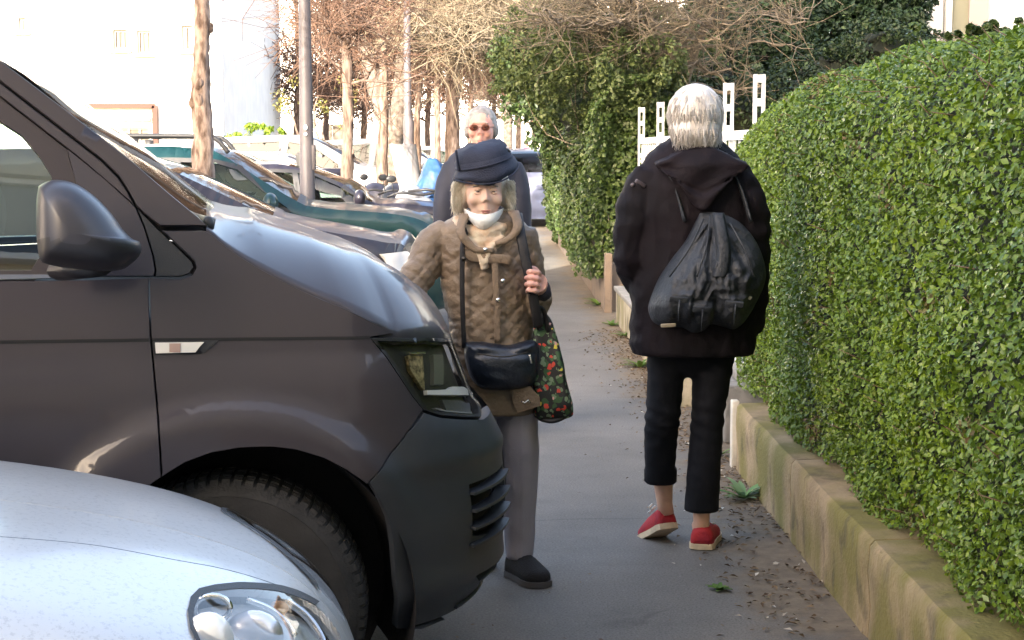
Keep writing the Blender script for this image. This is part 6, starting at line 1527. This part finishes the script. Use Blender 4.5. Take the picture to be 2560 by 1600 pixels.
def lady():
    Y = 5.80; X = lambda d: at(d, 800, Y)[0]; Z = lambda d: at(1180, d, Y)[2]
    T = thing('person', (X(1185), Y, 0), 'elderly person in brown quilted coat, navy bucket hat and lowered white mask', 'person')
    hc = np.array([X(1143), Y-.02, Z(455)])
    h, W, u = head_mesh(T, hc, .215, R(6), SKINP, tiltx=R(4), glasses=False)
    # white hair at the temples and neck
    g = G(); g.ell(hc+np.array([0, .035, .03]), (.092, .09, .095)); g.ell(hc+np.array([-.080, .02, -.010]), (.034, .055, .055)); g.ell(hc+np.array([.074, .03, -.005]), (.026, .05, .048))
    V, F, N = remesh(g, .006, 2); V = V+N*(nz(V*np.array([1, 1, .3]), 60, 3)*.006)[:, None]; hair = part('hair', V, F, M('cream hair', (.80, .73, .62), .5, vcol=(.88, .85, .80), vscale=40, stretch=(1, 1, .15)), T)
    rs = np.random.default_rng(8); g = G()
    for i in range(1300):
        sgn = -1 if rs.random() < .62 else 1; p = hc+np.array([sgn*(.080+rs.uniform(-.01, .022)), rs.uniform(-.045, .06), rs.uniform(-.04, .045)]); L = rs.uniform(.02, .048)
        g.tube([p, p+np.array([sgn*.008, rs.normal(0, .004), -.4*L]), p+np.array([sgn*rs.uniform(-.012, .016), rs.normal(0, .006), -L])], [.0013, .0011, .0003], 3, cap=False)
    g.done('hair_locks', leaf_mat('cream hair locks', (.66, .58, .44), (.86, .80, .68), (.92, .9, .84), .5, .3), hair)
    # bucket hat
    HT = M('navy hat cloth', (.010, .014, .034), .8, vcol=(.018, .024, .05), vscale=12, bump=.4, bscale=220)
    def hat():
        g = G(); E = np.array(Euler((R(8), R(-13), 0)).to_matrix()); c = hc+np.array([.003, .012, .094]); n = 40; a = np.linspace(0, 2*math.pi, n, endpoint=False); rings = []
        for rr, zz, w_ in ((.110, -.030, .014), (.115, -.034, .014), (.108, -.014, .008), (.097, .006, .0), (.0965, .010, 0), (.095, .032, 0), (.090, .052, .003), (.077, .067, .004), (.050, .075, .004), (.01, .078, 0)):
            r_ = np.stack([rr*np.cos(a), rr*1.12*np.sin(a), zz+w_*np.sin(a*2+1)+w_*.5*np.sin(5*a)], 1); rings.append(r_ @ E.T+c)
        inn = [np.stack([.099*np.cos(a), .110*np.sin(a), np.full(n, z_)], 1) @ E.T+c for z_ in (.0, .03)]
        g.loft(inn[::-1]+rings, cap=True); V, F = g.vf(); V = V+nz(V, 22, 4)[:, None]*np.array([.004, .004, .003])
        H = part('bucket_hat', V, F, HT, T, fix=True)
        g = G(); g.tube([np.array([.0985*math.cos(t), .110*math.sin(t), .012]) @ E.T+c for t in np.linspace(0, 2*math.pi, 41)], .0035, 6, cap=False); g.tube([np.array([.115*math.cos(t), .129*math.sin(t), -.034+.014*math.sin(2*t+1)]) @ E.T+c for t in np.linspace(0, 2*math.pi, 41)], .003, 6, cap=False); g.done('stitched_band', HT, H)
        for sx_ in (-.085,):
            g = G(); g.box(np.array([sx_, -.068, .045]) @ E.T+c, (.010, .006, .075), rot=(0, R(-13), .9), bev=.002); g.done('side_tab', HT, H)
        g = G(); g.tube([np.array([.088, -.075, .055]) @ E.T+c, np.array([.094, -.072, .035]) @ E.T+c], .004, 6); g.done('side_buckle', M('grey metal', (.3, .3, .32), .3, metal=1.), H)
    hat()
    # mask pulled under the chin
    MK = M('white mask', (.82, .82, .80), .8, bump=.3, bscale=120)
    g = G(); rings = []
    for z, rx, ry, o in ((-.072, .070, .098, 0), (-.088, .068, .103, -.004), (-.104, .060, .100, -.006), (-.120, .044, .086, -.004), (-.132, .020, .058, 0)):
        a = np.linspace(math.pi*1.02, math.pi*1.98, 24); rings.append(np.array([hc+np.array([rx*math.cos(t), ry*math.sin(t)*1.02+o, z+.010*abs(math.cos(t))**2*2.2+.0015*math.sin(60*z)]) for t in a]))
    g.loft(rings, closed=False, cap=False); V, F = g.vf(); V2 = V+np.array([0, .003, 0]); mk = part('face_mask', V, F, MK, T)
    g = G()
    for s_ in (-1, 1): g.tube(spline([hc+np.array([s_*.078, -.025, -.04]), hc+np.array([s_*.090, .01, -.02]), hc+np.array([s_*.084, .035, .0])], 10), .0018, 5)
    g.done('ear_loop', MK, mk)
    # scarf
    SC = M('beige patterned scarf', (.55, .38, .26), .8, vcol=(.62, .54, .42), vscale=28, bump=.4, bscale=90)
    g = G(); c = hc+np.array([.0, .02, -.135])
    for j, (rx, ry, zz, rr) in enumerate(((.085, .085, .028, .028), (.083, .085, -.002, .030), (.076, .080, -.032, .028))):
        g.tube([c+np.array([rx*math.cos(t)+.004*math.sin(3*t), ry*math.sin(t), zz-.030*max(0, -math.sin(t))**2+.006*math.sin(4*t+j)]) for t in np.linspace(0, 2*math.pi, 30)], rr, 10, cap=False)
    g.tube(spline([c+np.array([-.05, -.09, -.02]), c+np.array([-.01, -.115, -.07]), c+np.array([.005, -.12, -.12])], 10), [.022]*10, 8, flat=.5); g.tube(spline([c+np.array([.06, -.085, -.01]), c+np.array([.02, -.115, -.05]), c+np.array([.0, -.12, -.10])], 10), [.02]*10, 8, flat=.5)
    V, F, N = remesh(g, .005, 2); V = cloth_folds(V, N, .003, 30, 2, (1, 1, 3)); part('scarf', V, F, SC, T)
    # coat
    QM = quilt_mat(); g = G(); rings = []
    rows = [(498, 1105, 1205, .070), (515, 1070, 1228, .080), (535, 1040, 1245, .092), (565, 1030, 1252, .104), (610, 1036, 1254, .112), (680, 1046, 1252, .118), (760, 1062, 1254, .122), (840, 1070, 1262, .128), (900, 1078, 1270, .130), (940, 1082, 1274, .130), (972, 1086, 1272, .128)]
    for dy, xl, xr, d in rows: rings.append(ring(((X(xl)+X(xr))/2, Y+.01, Z(dy)), (X(xr)-X(xl))/2, d, 32, 2.4))
    g.loft(rings)
    def arm(pts, rad): g.tube(spline([np.array([X(a), Y+b, Z(c)]) for a, b, c in pts], 24), np.interp(np.linspace(0, 1, 24), np.linspace(0, 1, len(rad)), rad), 16)
    arm([(1062, .01, 550), (1020, -.005, 585), (1000, -.03, 630), (975, -.06, 670), (960, -.10, 720), (975, -.13, 770)], [.058, .062, .060, .056, .050, .044])
    arm([(1226, .01, 548), (1244, .02, 610), (1252, .03, 680), (1254, .02, 735), (1268, -.03, 715), (1274, -.070, 688)], [.056, .056, .052, .050, .044, .038])
    V, F, N = remesh(g, .0072, 4)
    # quilting: diamond stitch lines pressed into the padding, chest and upper sleeves
    ux = V[:, 0]*.9+V[:, 1]*.5; a1 = (V[:, 2]+ux*.95)/.058; a2 = (V[:, 2]-ux*.95)/.058; wob = nz(V, 9, 4)*.10
    q = np.minimum(np.abs(((a1+wob) % 1)-.5), np.abs(((a2+wob) % 1)-.5)); puff = (np.clip(q*4, 0, 1)**.7-.7)*.0062
    plain = (V[:, 2] < Z(905)) | ((V[:, 2] > Z(590)) & (np.abs(V[:, 0]-X(1148)) > .05)) | (V[:, 2] > Z(560)); puff = np.where(plain, puff*.18, puff)
    V = V+N*puff[:, None]; V = cloth_folds(V, N, .0055, 8, 31, (1, 1, 1.2)); V = cloth_folds(V, N, .0030, 24, 33, (1, 1, 1.8))
    fr = (N[:, 1] < -.2); V[:, 2] = np.where(V[:, 2] < Z(968), Z(972)+(V[:, 2]-Z(972))*.3, V[:, 2])
    coat = part('coat', V, F, QM, T)
    FB = Y-.122
    def patch(name, pts, off, th, m, par, n=None, crv=.0):
        P = [np.array([X(a), FB-off+crv*abs((a-1150)/100)**2*.1, Z(b)]) for a, b in pts]; k = len(P)
        cn = np.mean(P, axis=0); V_ = np.array(P+[p+np.array([0, th, 0]) for p in P]+[cn-np.array([0, .003, 0])]); F_ = [(i, (i+1) % k, 2*k) for i in range(k)]+[(i, k+i, k+(i+1) % k, (i+1) % k) for i in range(k)]
        return part(name, V_, F_, m, par, fix=True, smooth=False)
    TK = M('brown flap cloth', (.20, .145, .10), .65, var=.15, vscale=9, bump=.5, bscale=90)
    # collar, storm flap, placket, snaps
    g = G(); g.tube(spline([np.array([X(1098), FB+.04, Z(505)]), np.array([X(1092), FB-.005, Z(545)]), np.array([X(1120), FB-.012, Z(580)]), np.array([X(1165), FB-.012, Z(588)])], 14), np.linspace(.019, .009, 14), 10, flat=.4); g.tube(spline([np.array([X(1212), FB+.05, Z(498)]), np.array([X(1222), FB+.0, Z(530)]), np.array([X(1205), FB-.012, Z(556)]), np.array([X(1170), FB-.012, Z(570)])], 14), np.linspace(.020, .008, 14), 10, flat=.4); V, F = g.vf(); V = V+nz(V, 25, 6)[:, None]*.003; part('collar', V, F, TK, coat)
    # bent panel that follows the chest
    def strip(name, pts, wid, off, m, par):
        P = spline([np.array([X(a), FB-off-o, Z(b)]) for a, b, o in pts], 20); g = G(); g.tube(P, wid, 8, flat=.22, up=(0, -1, 0)); return g.done(name, m, par)
    strip('storm_flap', [(1092, 592, .0), (1130, 604, .006), (1175, 606, .006), (1205, 610, .0)], .017, .002, TK, coat)
    strip('placket', [(1166, 580, .0), (1170, 640, .010), (1174, 720, .012), (1176, 800, .010)], .011, .001, TK, coat)
    SN = M('nickel snap', (.75, .74, .72), .25, metal=1.); DS = M('dark snap', (.08, .07, .06), .3, metal=1.)
    for dx, dy, m in ((1098, 605, DS), (1147, 584, SN), (1187, 656, SN), (1176, 700, SN)):
        g = G(); c = np.array([X(dx), FB-.018, Z(dy)]); g.lathe([(.0002, -.006), (.006, -.005), (.0085, 0), (.0085, .012)], c, 'Y', 16); g.done('snap', m, coat)
    for xs in ((1186, 970), ):
        g = G(); a = [(1202, 905), (1250, 900), (1272, 925), (1274, 944), (1222, 960), (1214, 945)]
        patch('coat_hem_flap', a, .020, .012, TK, coat)
    g = G(); c = np.array([X(1240), FB-.028, Z(934)]); g.tube([c+np.array([-.016, 0, .004]), c+np.array([-.004, -.004, -.004]), c+np.array([.008, -.003, .006]), c+np.array([.016, 0, -.002])], .0032, 6); g.done('hem_clasp', SN, coat)
    # trousers
    GT = M('grey trousers cloth', (.27, .255, .31), .8, vcol=(.36, .34, .40), vscale=3.2, bump=.3, bscale=300)
    g = G()
    def leg(rows):
        g.loft([ring(((X(a)+X(b))/2, Y+yy, Z(dy)), (X(b)-X(a))/2, d, 24, 2.1) for dy, a, b, yy, d in rows])
    leg([(900, 1170, 1275, .0, .10), (960, 1176, 1270, .0, .092), (1020, 1180, 1271, -.01, .085), (1060, 1182, 1273, -.018, .080), (1120, 1184, 1270, -.015, .072), (1200, 1190, 1264, .0, .066), (1270, 1194, 1262, .01, .062), (1317, 1197, 1260, .012, .062)])
    leg([(900, 1085, 1180, .0, .10), (1000, 1092, 1178, .04, .088), (1100, 1098, 1172, .09, .076), (1200, 1102, 1168, .16, .066), (1290, 1104, 1164, .22, .060)])
    g.ell((X(1180), Y+.01, Z(920)), (.13, .11, .1))
    V, F, N = remesh(g, .0075, 4); V = cloth_folds(V, N, .006, 7, 41, (1.3, 1, .8)); V = V+N*(np.exp(-((V[:, 0]-X(1232))/.004)**2)*.004*(N[:, 1] < 0))[:, None]; part('trousers', V, F, GT, T)
    BS = M('black suede', (.010, .009, .011), .85, bump=.4, bscale=200); BSO = M('dark sole', (.07, .065, .07), .7)
    heel = ground(1215, 1350); 
    shoe(T, 'shoe', (X(1213), Y+.05, .003), (X(1262)+.028, Y-.150, .003), .098, .080, BS, BSO, solec=.02)
    shoe(T, 'shoe', (X(1130), Y+.30, .05), (X(1140), Y+.09, .003), .094, .085, BS, BSO, solec=.02)
    # hand with the bag strap
    hp_ = np.array([X(1270), Y-.128, Z(664)])
    g = G(); cuff = [np.array([X(1274), Y-.058, Z(694)]), np.array([X(1273), Y-.088, Z(674)])]; g.tube(cuff, [.041, .036], 18); g.done('dark_cuff', M('dark knit cuff', (.03, .025, .03), .9), coat)
    fist(T, hp_, (.05, -1., .25), (.12, .25, 1.), .95, M('pink hand skin', (.62, .34, .28), .5, sss=.15, var=.12, vscale=60), side=1)
    fist(T, np.array([X(975), Y-.15, Z(795)]), (.1, -.2, -1.), (.1, -1., .1), .95, MATS['pink hand skin'])
    STR = M('black strap webbing', (.014, .013, .016), .6, bump=.3, bscale=300)
    # floral shopping bag
    Bg = thing('floral_bag', (X(1305), Y-.05, Z(985)), 'black shopping bag printed with red, green and yellow flowers, held by the person in brown', 'bag')
    g = G(); bo = [(1262, 745), (1290, 738), (1312, 790), (1334, 880), (1350, 955), (1350, 972), (1340, 978), (1300, 988), (1266, 976), (1258, 900), (1258, 800)]
    P = spline(bo+[bo[0]], 60)[:-1]; cn = np.array([1298., 880.]); rings = []
    for off, sc in ((.050, .70), (.040, .90), (.02, 1.), (-.02, 1.), (-.04, .90), (-.05, .70)):
        rings.append(np.array([(X(cn[0]+(p[0]-cn[0])*sc), Y-.075-off*np.interp(p[1], [740, 850, 985], [.3, 1, 1.1]), Z(cn[1]+(p[1]-cn[1])*(sc if sc < 1 else 1))) for p in P]))
    g.loft(rings); V, F, N = remesh(g, .006, 2); V = cloth_folds(V, N, .005, 14, 3, (1, 1, .6))
    m = bpy.data.materials.new('floral print'); m.use_nodes = True; nn = m.node_tree.nodes; l = m.node_tree.links; b = nn['Principled BSDF']; b.inputs['Roughness'].default_value = .6
    tc = nn.new('ShaderNodeTexCoord'); wn = nn.new('ShaderNodeTexNoise'); wn.inputs['Scale'].default_value = 40; l.new(tc.outputs['Object'], wn.inputs[0])
    mxv = nn.new('ShaderNodeMix'); mxv.data_type = 'VECTOR'; mxv.inputs[0].default_value = .03; l.new(tc.outputs['Object'], mxv.inputs[4]); l.new(wn.outputs['Color'], mxv.inputs[5])
    prev = None
    def layer(prev, scale, thr, col, seed):
        v = nn.new('ShaderNodeTexVoronoi'); v.inputs['Scale'].default_value = scale; mp = nn.new('ShaderNodeMapping'); mp.inputs['Location'].default_value = (seed, seed*.7, seed*1.3); l.new(mxv.outputs[1], mp.inputs[0]); l.new(mp.outputs[0], v.inputs[0])
        c_ = nn.new('ShaderNodeMath'); c_.operation = 'LESS_THAN'; c_.inputs[1].default_value = thr; l.new(v.outputs['Distance'], c_.inputs[0])
        x = nn.new('ShaderNodeMix'); x.data_type = 'RGBA'; l.new(c_.outputs[0], x.inputs[0]); x.inputs[7].default_value = (*col, 1)
        if prev is None: x.inputs[6].default_value = (.012, .012, .012, 1)
        else: l.new(prev, x.inputs[6])
        return x.outputs[2]
    p_ = layer(None, 34, .42, (.035, .085, .03), 1.); p_ = layer(p_, 46, .33, (.14, .20, .12), 5.); p_ = layer(p_, 30, .22, (.50, .05, .03), 9.); p_ = layer(p_, 17, .17, (.60, .52, .05), 13.); p_ = layer(p_, 24, .12, (.6, .32, .30), 17.)
    l.new(p_, b.inputs[0]); part('bag_body', V, F, m, Bg)
    g = G(); g.tube(spline([(X(1268), Y-.075, Z(973)), (X(1300), Y-.12, Z(982)), (X(1345), Y-.075, Z(970))], 12), .014, 8, flat=.6); g.done('bag_base', M('black base', (.012, .012, .012), .6), Bg)
    g = G(); g.tube(spline([np.array([X(1270), Y-.11, Z(765)]), np.array([X(1262), Y-.135, Z(720)]), np.array([X(1252), Y-.142, Z(668)]), np.array([X(1238), Y-.138, Z(600)]), np.array([X(1228), Y-.115, Z(548)]), np.array([X(1222), Y-.03, Z(505)]), np.array([X(1222), Y+.08, Z(530)])], 40), .017, 8, flat=.25, up=(0, -1, .2)); g.done('shoulder_strap', STR, Bg)
    g = G(); g.tube(spline([np.array([X(1268), Y-.10, Z(770)]), np.array([X(1268), Y-.12, Z(722)]), np.array([X(1282), Y-.11, Z(728)]), np.array([X(1292), Y-.09, Z(775)])], 20), .010, 8, flat=.5); g.done('handle', STR, Bg)
    # waist bag
    Wb = thing('waist_bag', (X(1188), Y-.16, Z(908)), 'dark blue-black leather crossbody bag worn low across the brown coat', 'bag')
    bo = [(1100, 800), (1140, 798), (1200, 806), (1250, 796), (1268, 806), (1272, 850), (1262, 893), (1235, 905), (1190, 909), (1140, 905), (1112, 880), (1098, 830)]
    P = spline(bo+[bo[0]], 70)[:-1]; cn = np.array([1185., 853.]); Vv = []; nr = 14
    for j in range(nr+1):
        t = j/nr
        for p in P:
            q = cn+(p-cn)*t; th = (1-t**3)**.6; sag = .012*math.exp(-((q[1]-822)/9)**2)*(1 if 1125 < q[0] < 1255 else .2); cr = .004*noise.noise(Vector((q[0]*.02, q[1]*.05, 2)))
            Vv.append((X(q[0]), FB-.012-.060*th+sag-cr+.035*abs((q[0]-1170)/100)**2*.6, Z(q[1])))
    n = len(P); F_ = [(j*n+i, j*n+(i+1) % n, (j+1)*n+(i+1) % n, (j+1)*n+i) for j in range(nr) for i in range(n)]; Vv = np.array(Vv); m_ = len(Vv); Vv = np.vstack([Vv, Vv[-n:]+np.array([0, .03, 0])]); F_ += [(m_-n+i, m_-n+(i+1) % n, m_+(i+1) % n, m_+i) for i in range(n)]
    LE = M('blue black leather', (.012, .017, .030), .34, spec=.6, bump=.25, bscale=90, var=.3, vscale=8); part('pouch', Vv, F_, LE, Wb, fix=True)
    g = G(); g.tube(spline([np.array([X(1128), FB-.070, Z(820)]), np.array([X(1190), FB-.080, Z(826)]), np.array([X(1245), FB-.068, Z(817)])], 14), .0022, 5); g.done('zip', DS, Wb)
    g = G(); g.box((X(1250), FB-.074, Z(832)), (.008, .004, .030), rot=(0, -.2, 0), bev=.0015); g.done('zip_pull', SN, Wb)
    g = G(); g.tube(spline([np.array([X(1098), FB+.0, Z(812)]), np.array([X(1094), FB-.012, Z(700)]), np.array([X(1094), FB-.012, Z(612)]), np.array([X(1096), FB+.0, Z(570)]), np.array([X(1110), FB+.05, Z(520)])], 30), .0085, 8, flat=.35, up=(0, -1, 0)); g.done('strap', STR, Wb)
lady()

# ================================================================== man in navy behind
def man():
    Y = 8.8; X = lambda d: at(d, 500, Y)[0]; Z = lambda d: at(1140, d, Y)[2]
    T = thing('person', (X(1140), Y, 0), 'grey-haired person in dark navy jacket and glasses walking behind the bucket hat', 'person')
    hc = np.array([X(1137), Y, Z(307)]); PK = M('flushed skin', (.62, .33, .27), .5, sss=.15, var=.1, vscale=25)
    h, W, u = head_mesh(T, hc, .225, R(-4), PK, glasses=True)
    g = G(); g.ell(hc+np.array([0, .03, .035]), (.085, .10, .092)); g.ell(hc+np.array([-.07, .02, -.0]), (.022, .05, .045)); g.ell(hc+np.array([.07, .02, -.0]), (.022, .05, .045)); V, F, N = remesh(g, .007, 2); V = V+N*(nz(V, 60, 3)*.004)[:, None]; part('hair', V, F, M('short grey hair', (.20, .19, .18), .6, vcol=(.34, .32, .31), vscale=40), T)
    g = G(); rings = []
    for dy, xl, xr, d in [(342, 1108, 1170, .07), (356, 1080, 1196, .085), (372, 1062, 1216, .10), (400, 1052, 1228, .115), (450, 1050, 1230, .125), (560, 1056, 1224, .125), (700, 1056, 1222, .13), (760, 1056, 1222, .13)]: rings.append(ring(((X(xl)+X(xr))/2, Y, Z(dy)), (X(xr)-X(xl))/2, d, 28, 2.3))
    g.loft(rings)
    for s_, pts in ((0, [(1076, 395), (1056, 450), (1050, 540), (1062, 640), (1090, 715)]), (1, [(1205, 395), (1222, 440), (1230, 540), (1222, 640), (1204, 715)])):
        g.tube(spline([np.array([X(a), Y-.0-.02*i, Z(b)]) for i, (a, b) in enumerate(pts)], 18), np.linspace(.066, .045, 18), 14)
    V, F, N = remesh(g, .010, 4); V = cloth_folds(V, N, .007, 7, 51, (1, 1, .8)); part('jacket', V, F, M('navy jacket cloth', (.010, .012, .026), .7, vcol=(.018, .021, .042), vscale=6, bump=.2, bscale=200), T)
    g = G(); g.tube([(X(1138)+.07*math.cos(t), Y+.07*math.sin(t)-.005, Z(346)) for t in np.linspace(0, 2*math.pi, 24)], .018, 8, cap=False); g.done('collar', MATS['navy jacket cloth'], T)
    g = G()
    for a, b, yy in ((1072, 1136, .12), (1144, 1208, -.10)): g.loft([ring(((X(a)+X(b))/2, Y, Z(750)), .085, .10, 20), ring(((X(a)+X(b))/2, Y+yy*.4, .50), .068, .075, 20), ring(((X(a)+X(b))/2, Y+yy, .10), .055, .062, 20)])
    g.ell((X(1140), Y, Z(745)), (.15, .11, .1)); V, F, N = remesh(g, .012, 3); part('trousers', V, F, M('dark jeans', (.02, .025, .045), .8), T)
    for a, yy in ((1104, .12), (1176, -.10)): shoe(T, 'shoe', (X(a), Y+yy+.08, .003), (X(a), Y+yy-.20, .003), .10, .08, MATS['black suede'], MATS['dark sole'])
    for a in (1100, 1196): fist(T, (X(a), Y-.06, Z(738)), (0, -.1, -1), (0, -1, 0), 1., PK)
man()
# ------------------------------------------------------------------ motorcycles between the cars and the trees
def motorcycle(label, p, yaw, col, screen=None, topbox=False, dark=False):
    T = thing('motorcycle', p, label, 'motorcycle', 'motorcycles parked beyond the cars'); p = np.array(p, float); c, n = math.cos(yaw), math.sin(yaw); A = np.array([[c, -n, 0], [n, c, 0], [0, 0, 1.]])
    W = lambda V: np.asarray(V) @ A.T+p
    def put(name, g, m, par=None, **k): V, F = g.vf(); return part(name, W(V), F, m, par or T, **k)
    for x in (.70, -.70):
        g = G(); g.lathe([(.30, -.04), (.315, -.05), (.33, 0), (.315, .05), (.30, .04), (.27, .02), (.27, -.02), (.30, -.04)], (x, 0, .33), 'Y', 28); w_ = put('wheel', g, RUBBER)
        g = G(); g.lathe([(.27, -.015), (.25, 0), (.27, .015)], (x, 0, .33), 'Y', 24)
        for k in range(5):
            a = 2*math.pi*k/5; g.tube([(x, 0, .33), (x+.26*math.cos(a), 0, .33+.26*math.sin(a))], .012, 5)
        put('rim', g, CHROME, w_)
    g = G(); g.tube(spline([(.45, 0, .85), (.15, 0, .95), (-.15, 0, .84), (-.30, 0, .78)], 12), [.05, .10, .14, .16, .17, .17, .16, .15, .13, .12, .10, .08], 14); put('fuel_tank', g, col)
    g = G(); g.tube(spline([(-.15, 0, .80), (-.45, 0, .80), (-.75, 0, .90), (-.88, 0, .95)], 12), np.linspace(.13, .07, 12), 10, flat=.6, up=(0, 0, 1)); put('seat', g, BLACKPL)
    g = G(); g.tube(spline([(-.35, 0, .72), (-.7, 0, .78), (-.95, 0, .86)], 10), np.linspace(.13, .05, 10), 10, flat=.7, up=(0, 0, 1)); put('tail', g, col)
    g = G(); g.box((.05, 0, .48), (.42, .30, .34), bev=.06); g.tube([(.2, .0, .40), (-.1, .14, .25), (-.75, .16, .30)], .04, 8); put('engine', g, M('engine metal', (.10, .10, .10), .4, metal=.8))
    g = G()
    for y in (-.09, .09): g.tube([(.70, y, .33), (.48, y, .90)], .024, 8)
    g.tube([(-.70, -.07, .33), (-.15, -.07, .42)], .02, 6); g.tube([(-.70, .07, .33), (-.15, .07, .42)], .02, 6); put('fork', g, CHROME)
    g = G(); g.tube(spline([(.36, -.36, .98), (.44, -.22, 1.03), (.46, 0, 1.0), (.44, .22, 1.03), (.36, .36, .98)], 16), .014, 6); put('handlebar', g, BLACKPL)
    for y in (-.30, .30): g = G(); g.tube([(.42, y, 1.02), (.44, y*1.1, 1.14)], .006, 5); g.ell((.44, y*1.12, 1.18), (.02, .06, .04)); put('mirror', g, BLACKPL)
    g = G(); g.ell((.56, 0, .86), (.10, .13, .12)); put('front_fairing', g, col)
    g = G(); g.ell((.655, 0, .86), (.02, .08, .07)); put('headlight', g, M('headlamp glass', (.75, .76, .78), .08))
    if screen:
        g = G(); rows = [[(.56-.25*t+.07*math.cos(a*1.5), .155*math.sin(a)*(1+.25*t), .95+screen*t) for a in np.linspace(-1.2, 1.2, 12)] for t in np.linspace(0, 1, 8)]
        g.loft([np.array(r) for r in rows], closed=False, cap=False); put('windscreen', g, M('milky screen', (.24, .225, .22), .25, spec=.6))
    if topbox: g = G(); g.box((-.92, 0, 1.12), (.36, .42, .30), bev=.06); put('top_box', g, col)
    return T
WP = silverp; BK = blk
motorcycle('motorcycle with a tall milky windscreen in front of the forked tree', tuple(ground(925, 480, 0)*0+np.array([at(925, 400, 20.3)[0], 20.3, 0])), R(-60), BK, screen=.62)
motorcycle('white motorcycle right of the tall windscreen one', (at(965, 400, 19.2)[0], 19.2, 0), R(-70), WP, topbox=False)
motorcycle('dark motorcycle left of the tall windscreen one', (at(872, 400, 20.6)[0], 20.6, 0), R(-55), BK, topbox=True)
motorcycle('white scooter-like motorcycle behind the blue cover', (at(1040, 400, 21.5)[0], 21.5, 0), R(-80), WP, screen=.25)
motorcycle('dark motorcycle in front of the far white car', (at(985, 400, 22.5)[0], 22.5, 0), R(-65), BK)
def cover():
    Y = 18.9; X = lambda d: at(d, 430, Y)[0]; Z = lambda d: at(1000, d, Y)[2]
    T = thing('bike_cover', (X(1005), Y, 0), 'blue tarpaulin draped over a parked bike between the motorcycles and the man', 'tarpaulin')
    rows = [(378, 1010, 1028, .04), (392, 1002, 1046, .12), (415, 992, 1050, .20), (440, 980, 1050, .26), (455, 972, 1050, .30), (480, 966, 1049, .34), (520, 960, 1052, .38), (560, 955, 1055, .42)]
    rings = [ring(((X(a)+X(b))/2, Y+.3, Z(d_)), (X(b)-X(a))/2, w_, 36, 2.2) for d_, a, b, w_ in rows]
    g = G(); g.loft(rings); V, F, N = remesh(g, .014, 2); V = cloth_folds(V, N, .03, 7, 5, (1, 1, .35)); part('tarpaulin', V, F, M('blue tarpaulin', (.014, .055, .16), .55, var=.25, vscale=7, bump=.4, bscale=30), T)
    g = G(); g.tube([(X(965), Y-.05, Z(452)), (X(1008), Y-.10, Z(447)), (X(1050), Y-.05, Z(455))], .016, 6); g.done('lashing_strap', BLACKPL, T)
cover()

# far rider and pedestrians
def small_person(label, dx, Y, col, pants, yaw=0., h=1.7, sit=False, name='person', grp=None):
    x = at(dx, 400, Y)[0]; T = thing(name, (x, Y, 0), label, 'person', grp); z = .35 if sit else 0; s = h/1.7
    g = G(); g.loft([ring((x, Y, zz*s+z*.3), a*s, b*s, 16) for zz, a, b in ((.88, .17, .12), (1.05, .165, .12), (1.25, .19, .13), (1.38, .20, .12), (1.45, .10, .08))])
    for sg in (-1, 1): g.tube([(x+sg*.19*s, Y, 1.38*s+z*.3), (x+sg*.26*s, Y+.03, 1.10*s+z*.3), (x+sg*.23*s, Y+.18, .95*s+z*.3)], [.06*s, .05*s, .04*s], 8)
    V, F, N = remesh(g, .03, 2); part('jacket', V, F, col, T)
    g = G()
    for sg in (-1, 1): g.tube([(x+sg*.08, Y, .92*s+z*.3), (x+sg*(.14 if sit else .09), Y+(.3 if sit else .12*sg), .50*s+z*.3), (x+sg*.10, Y+(.1 if sit else .2*sg), .06)], [.09, .07, .05], 8)
    V, F, N = remesh(g, .03, 1); part('trousers', V, F, pants, T)
    g = G(); g.ell((x, Y, 1.58*s+z*.3), (.085, .10, .12)); g.tube([(x, Y, 1.42*s+z*.3), (x, Y, 1.52*s+z*.3)], .05, 8); V, F, N = remesh(g, .02, 1); part('head', V, F, SKIN0, T)
    g = G(); g.ell((x, Y+.0, 1.61*s+z*.3), (.10, .115, .115)); part('hair', *g.vf(), HAIR0, T)
    for sg in (-1, 1): g = G(); g.box((x+sg*.10, Y+(.1 if sit else .2*sg), .05), (.09, .25, .09), bev=.02); part('shoe', *g.vf(), BLACKPL, T)
    return T
SKIN0 = M('far skin', (.5, .3, .22), .6); HAIR0 = M('dark hair', (.03, .025, .02), .7)
T = motorcycle('small dark scooter with red tail lamp ridden down the pavement far away', (at(1243, 400, 62)[0], 62, 0), R(90), BK); T['group'] = 'motorcycles parked beyond the cars'
del T['group']
g = G(); g.ell((at(1243, 400, 61.2)[0], 61.15, .80), (.12, .03, .08)); o = part('tail_light', *g.vf(), M('tail lamp red', (.6, .02, .02), .2), T)
small_person('distant rider in a magenta jacket going away along the pavement', 1243, 62, M('magenta jacket', (.30, .015, .10), .7), M('black trousers far', (.02, .02, .02), .8), sit=True, h=1.75)
small_person('distant pedestrian in grey just left of the rider', 1222, 75, M('grey jacket far', (.10, .10, .11), .7), M('blue jeans far', (.05, .07, .14), .8))
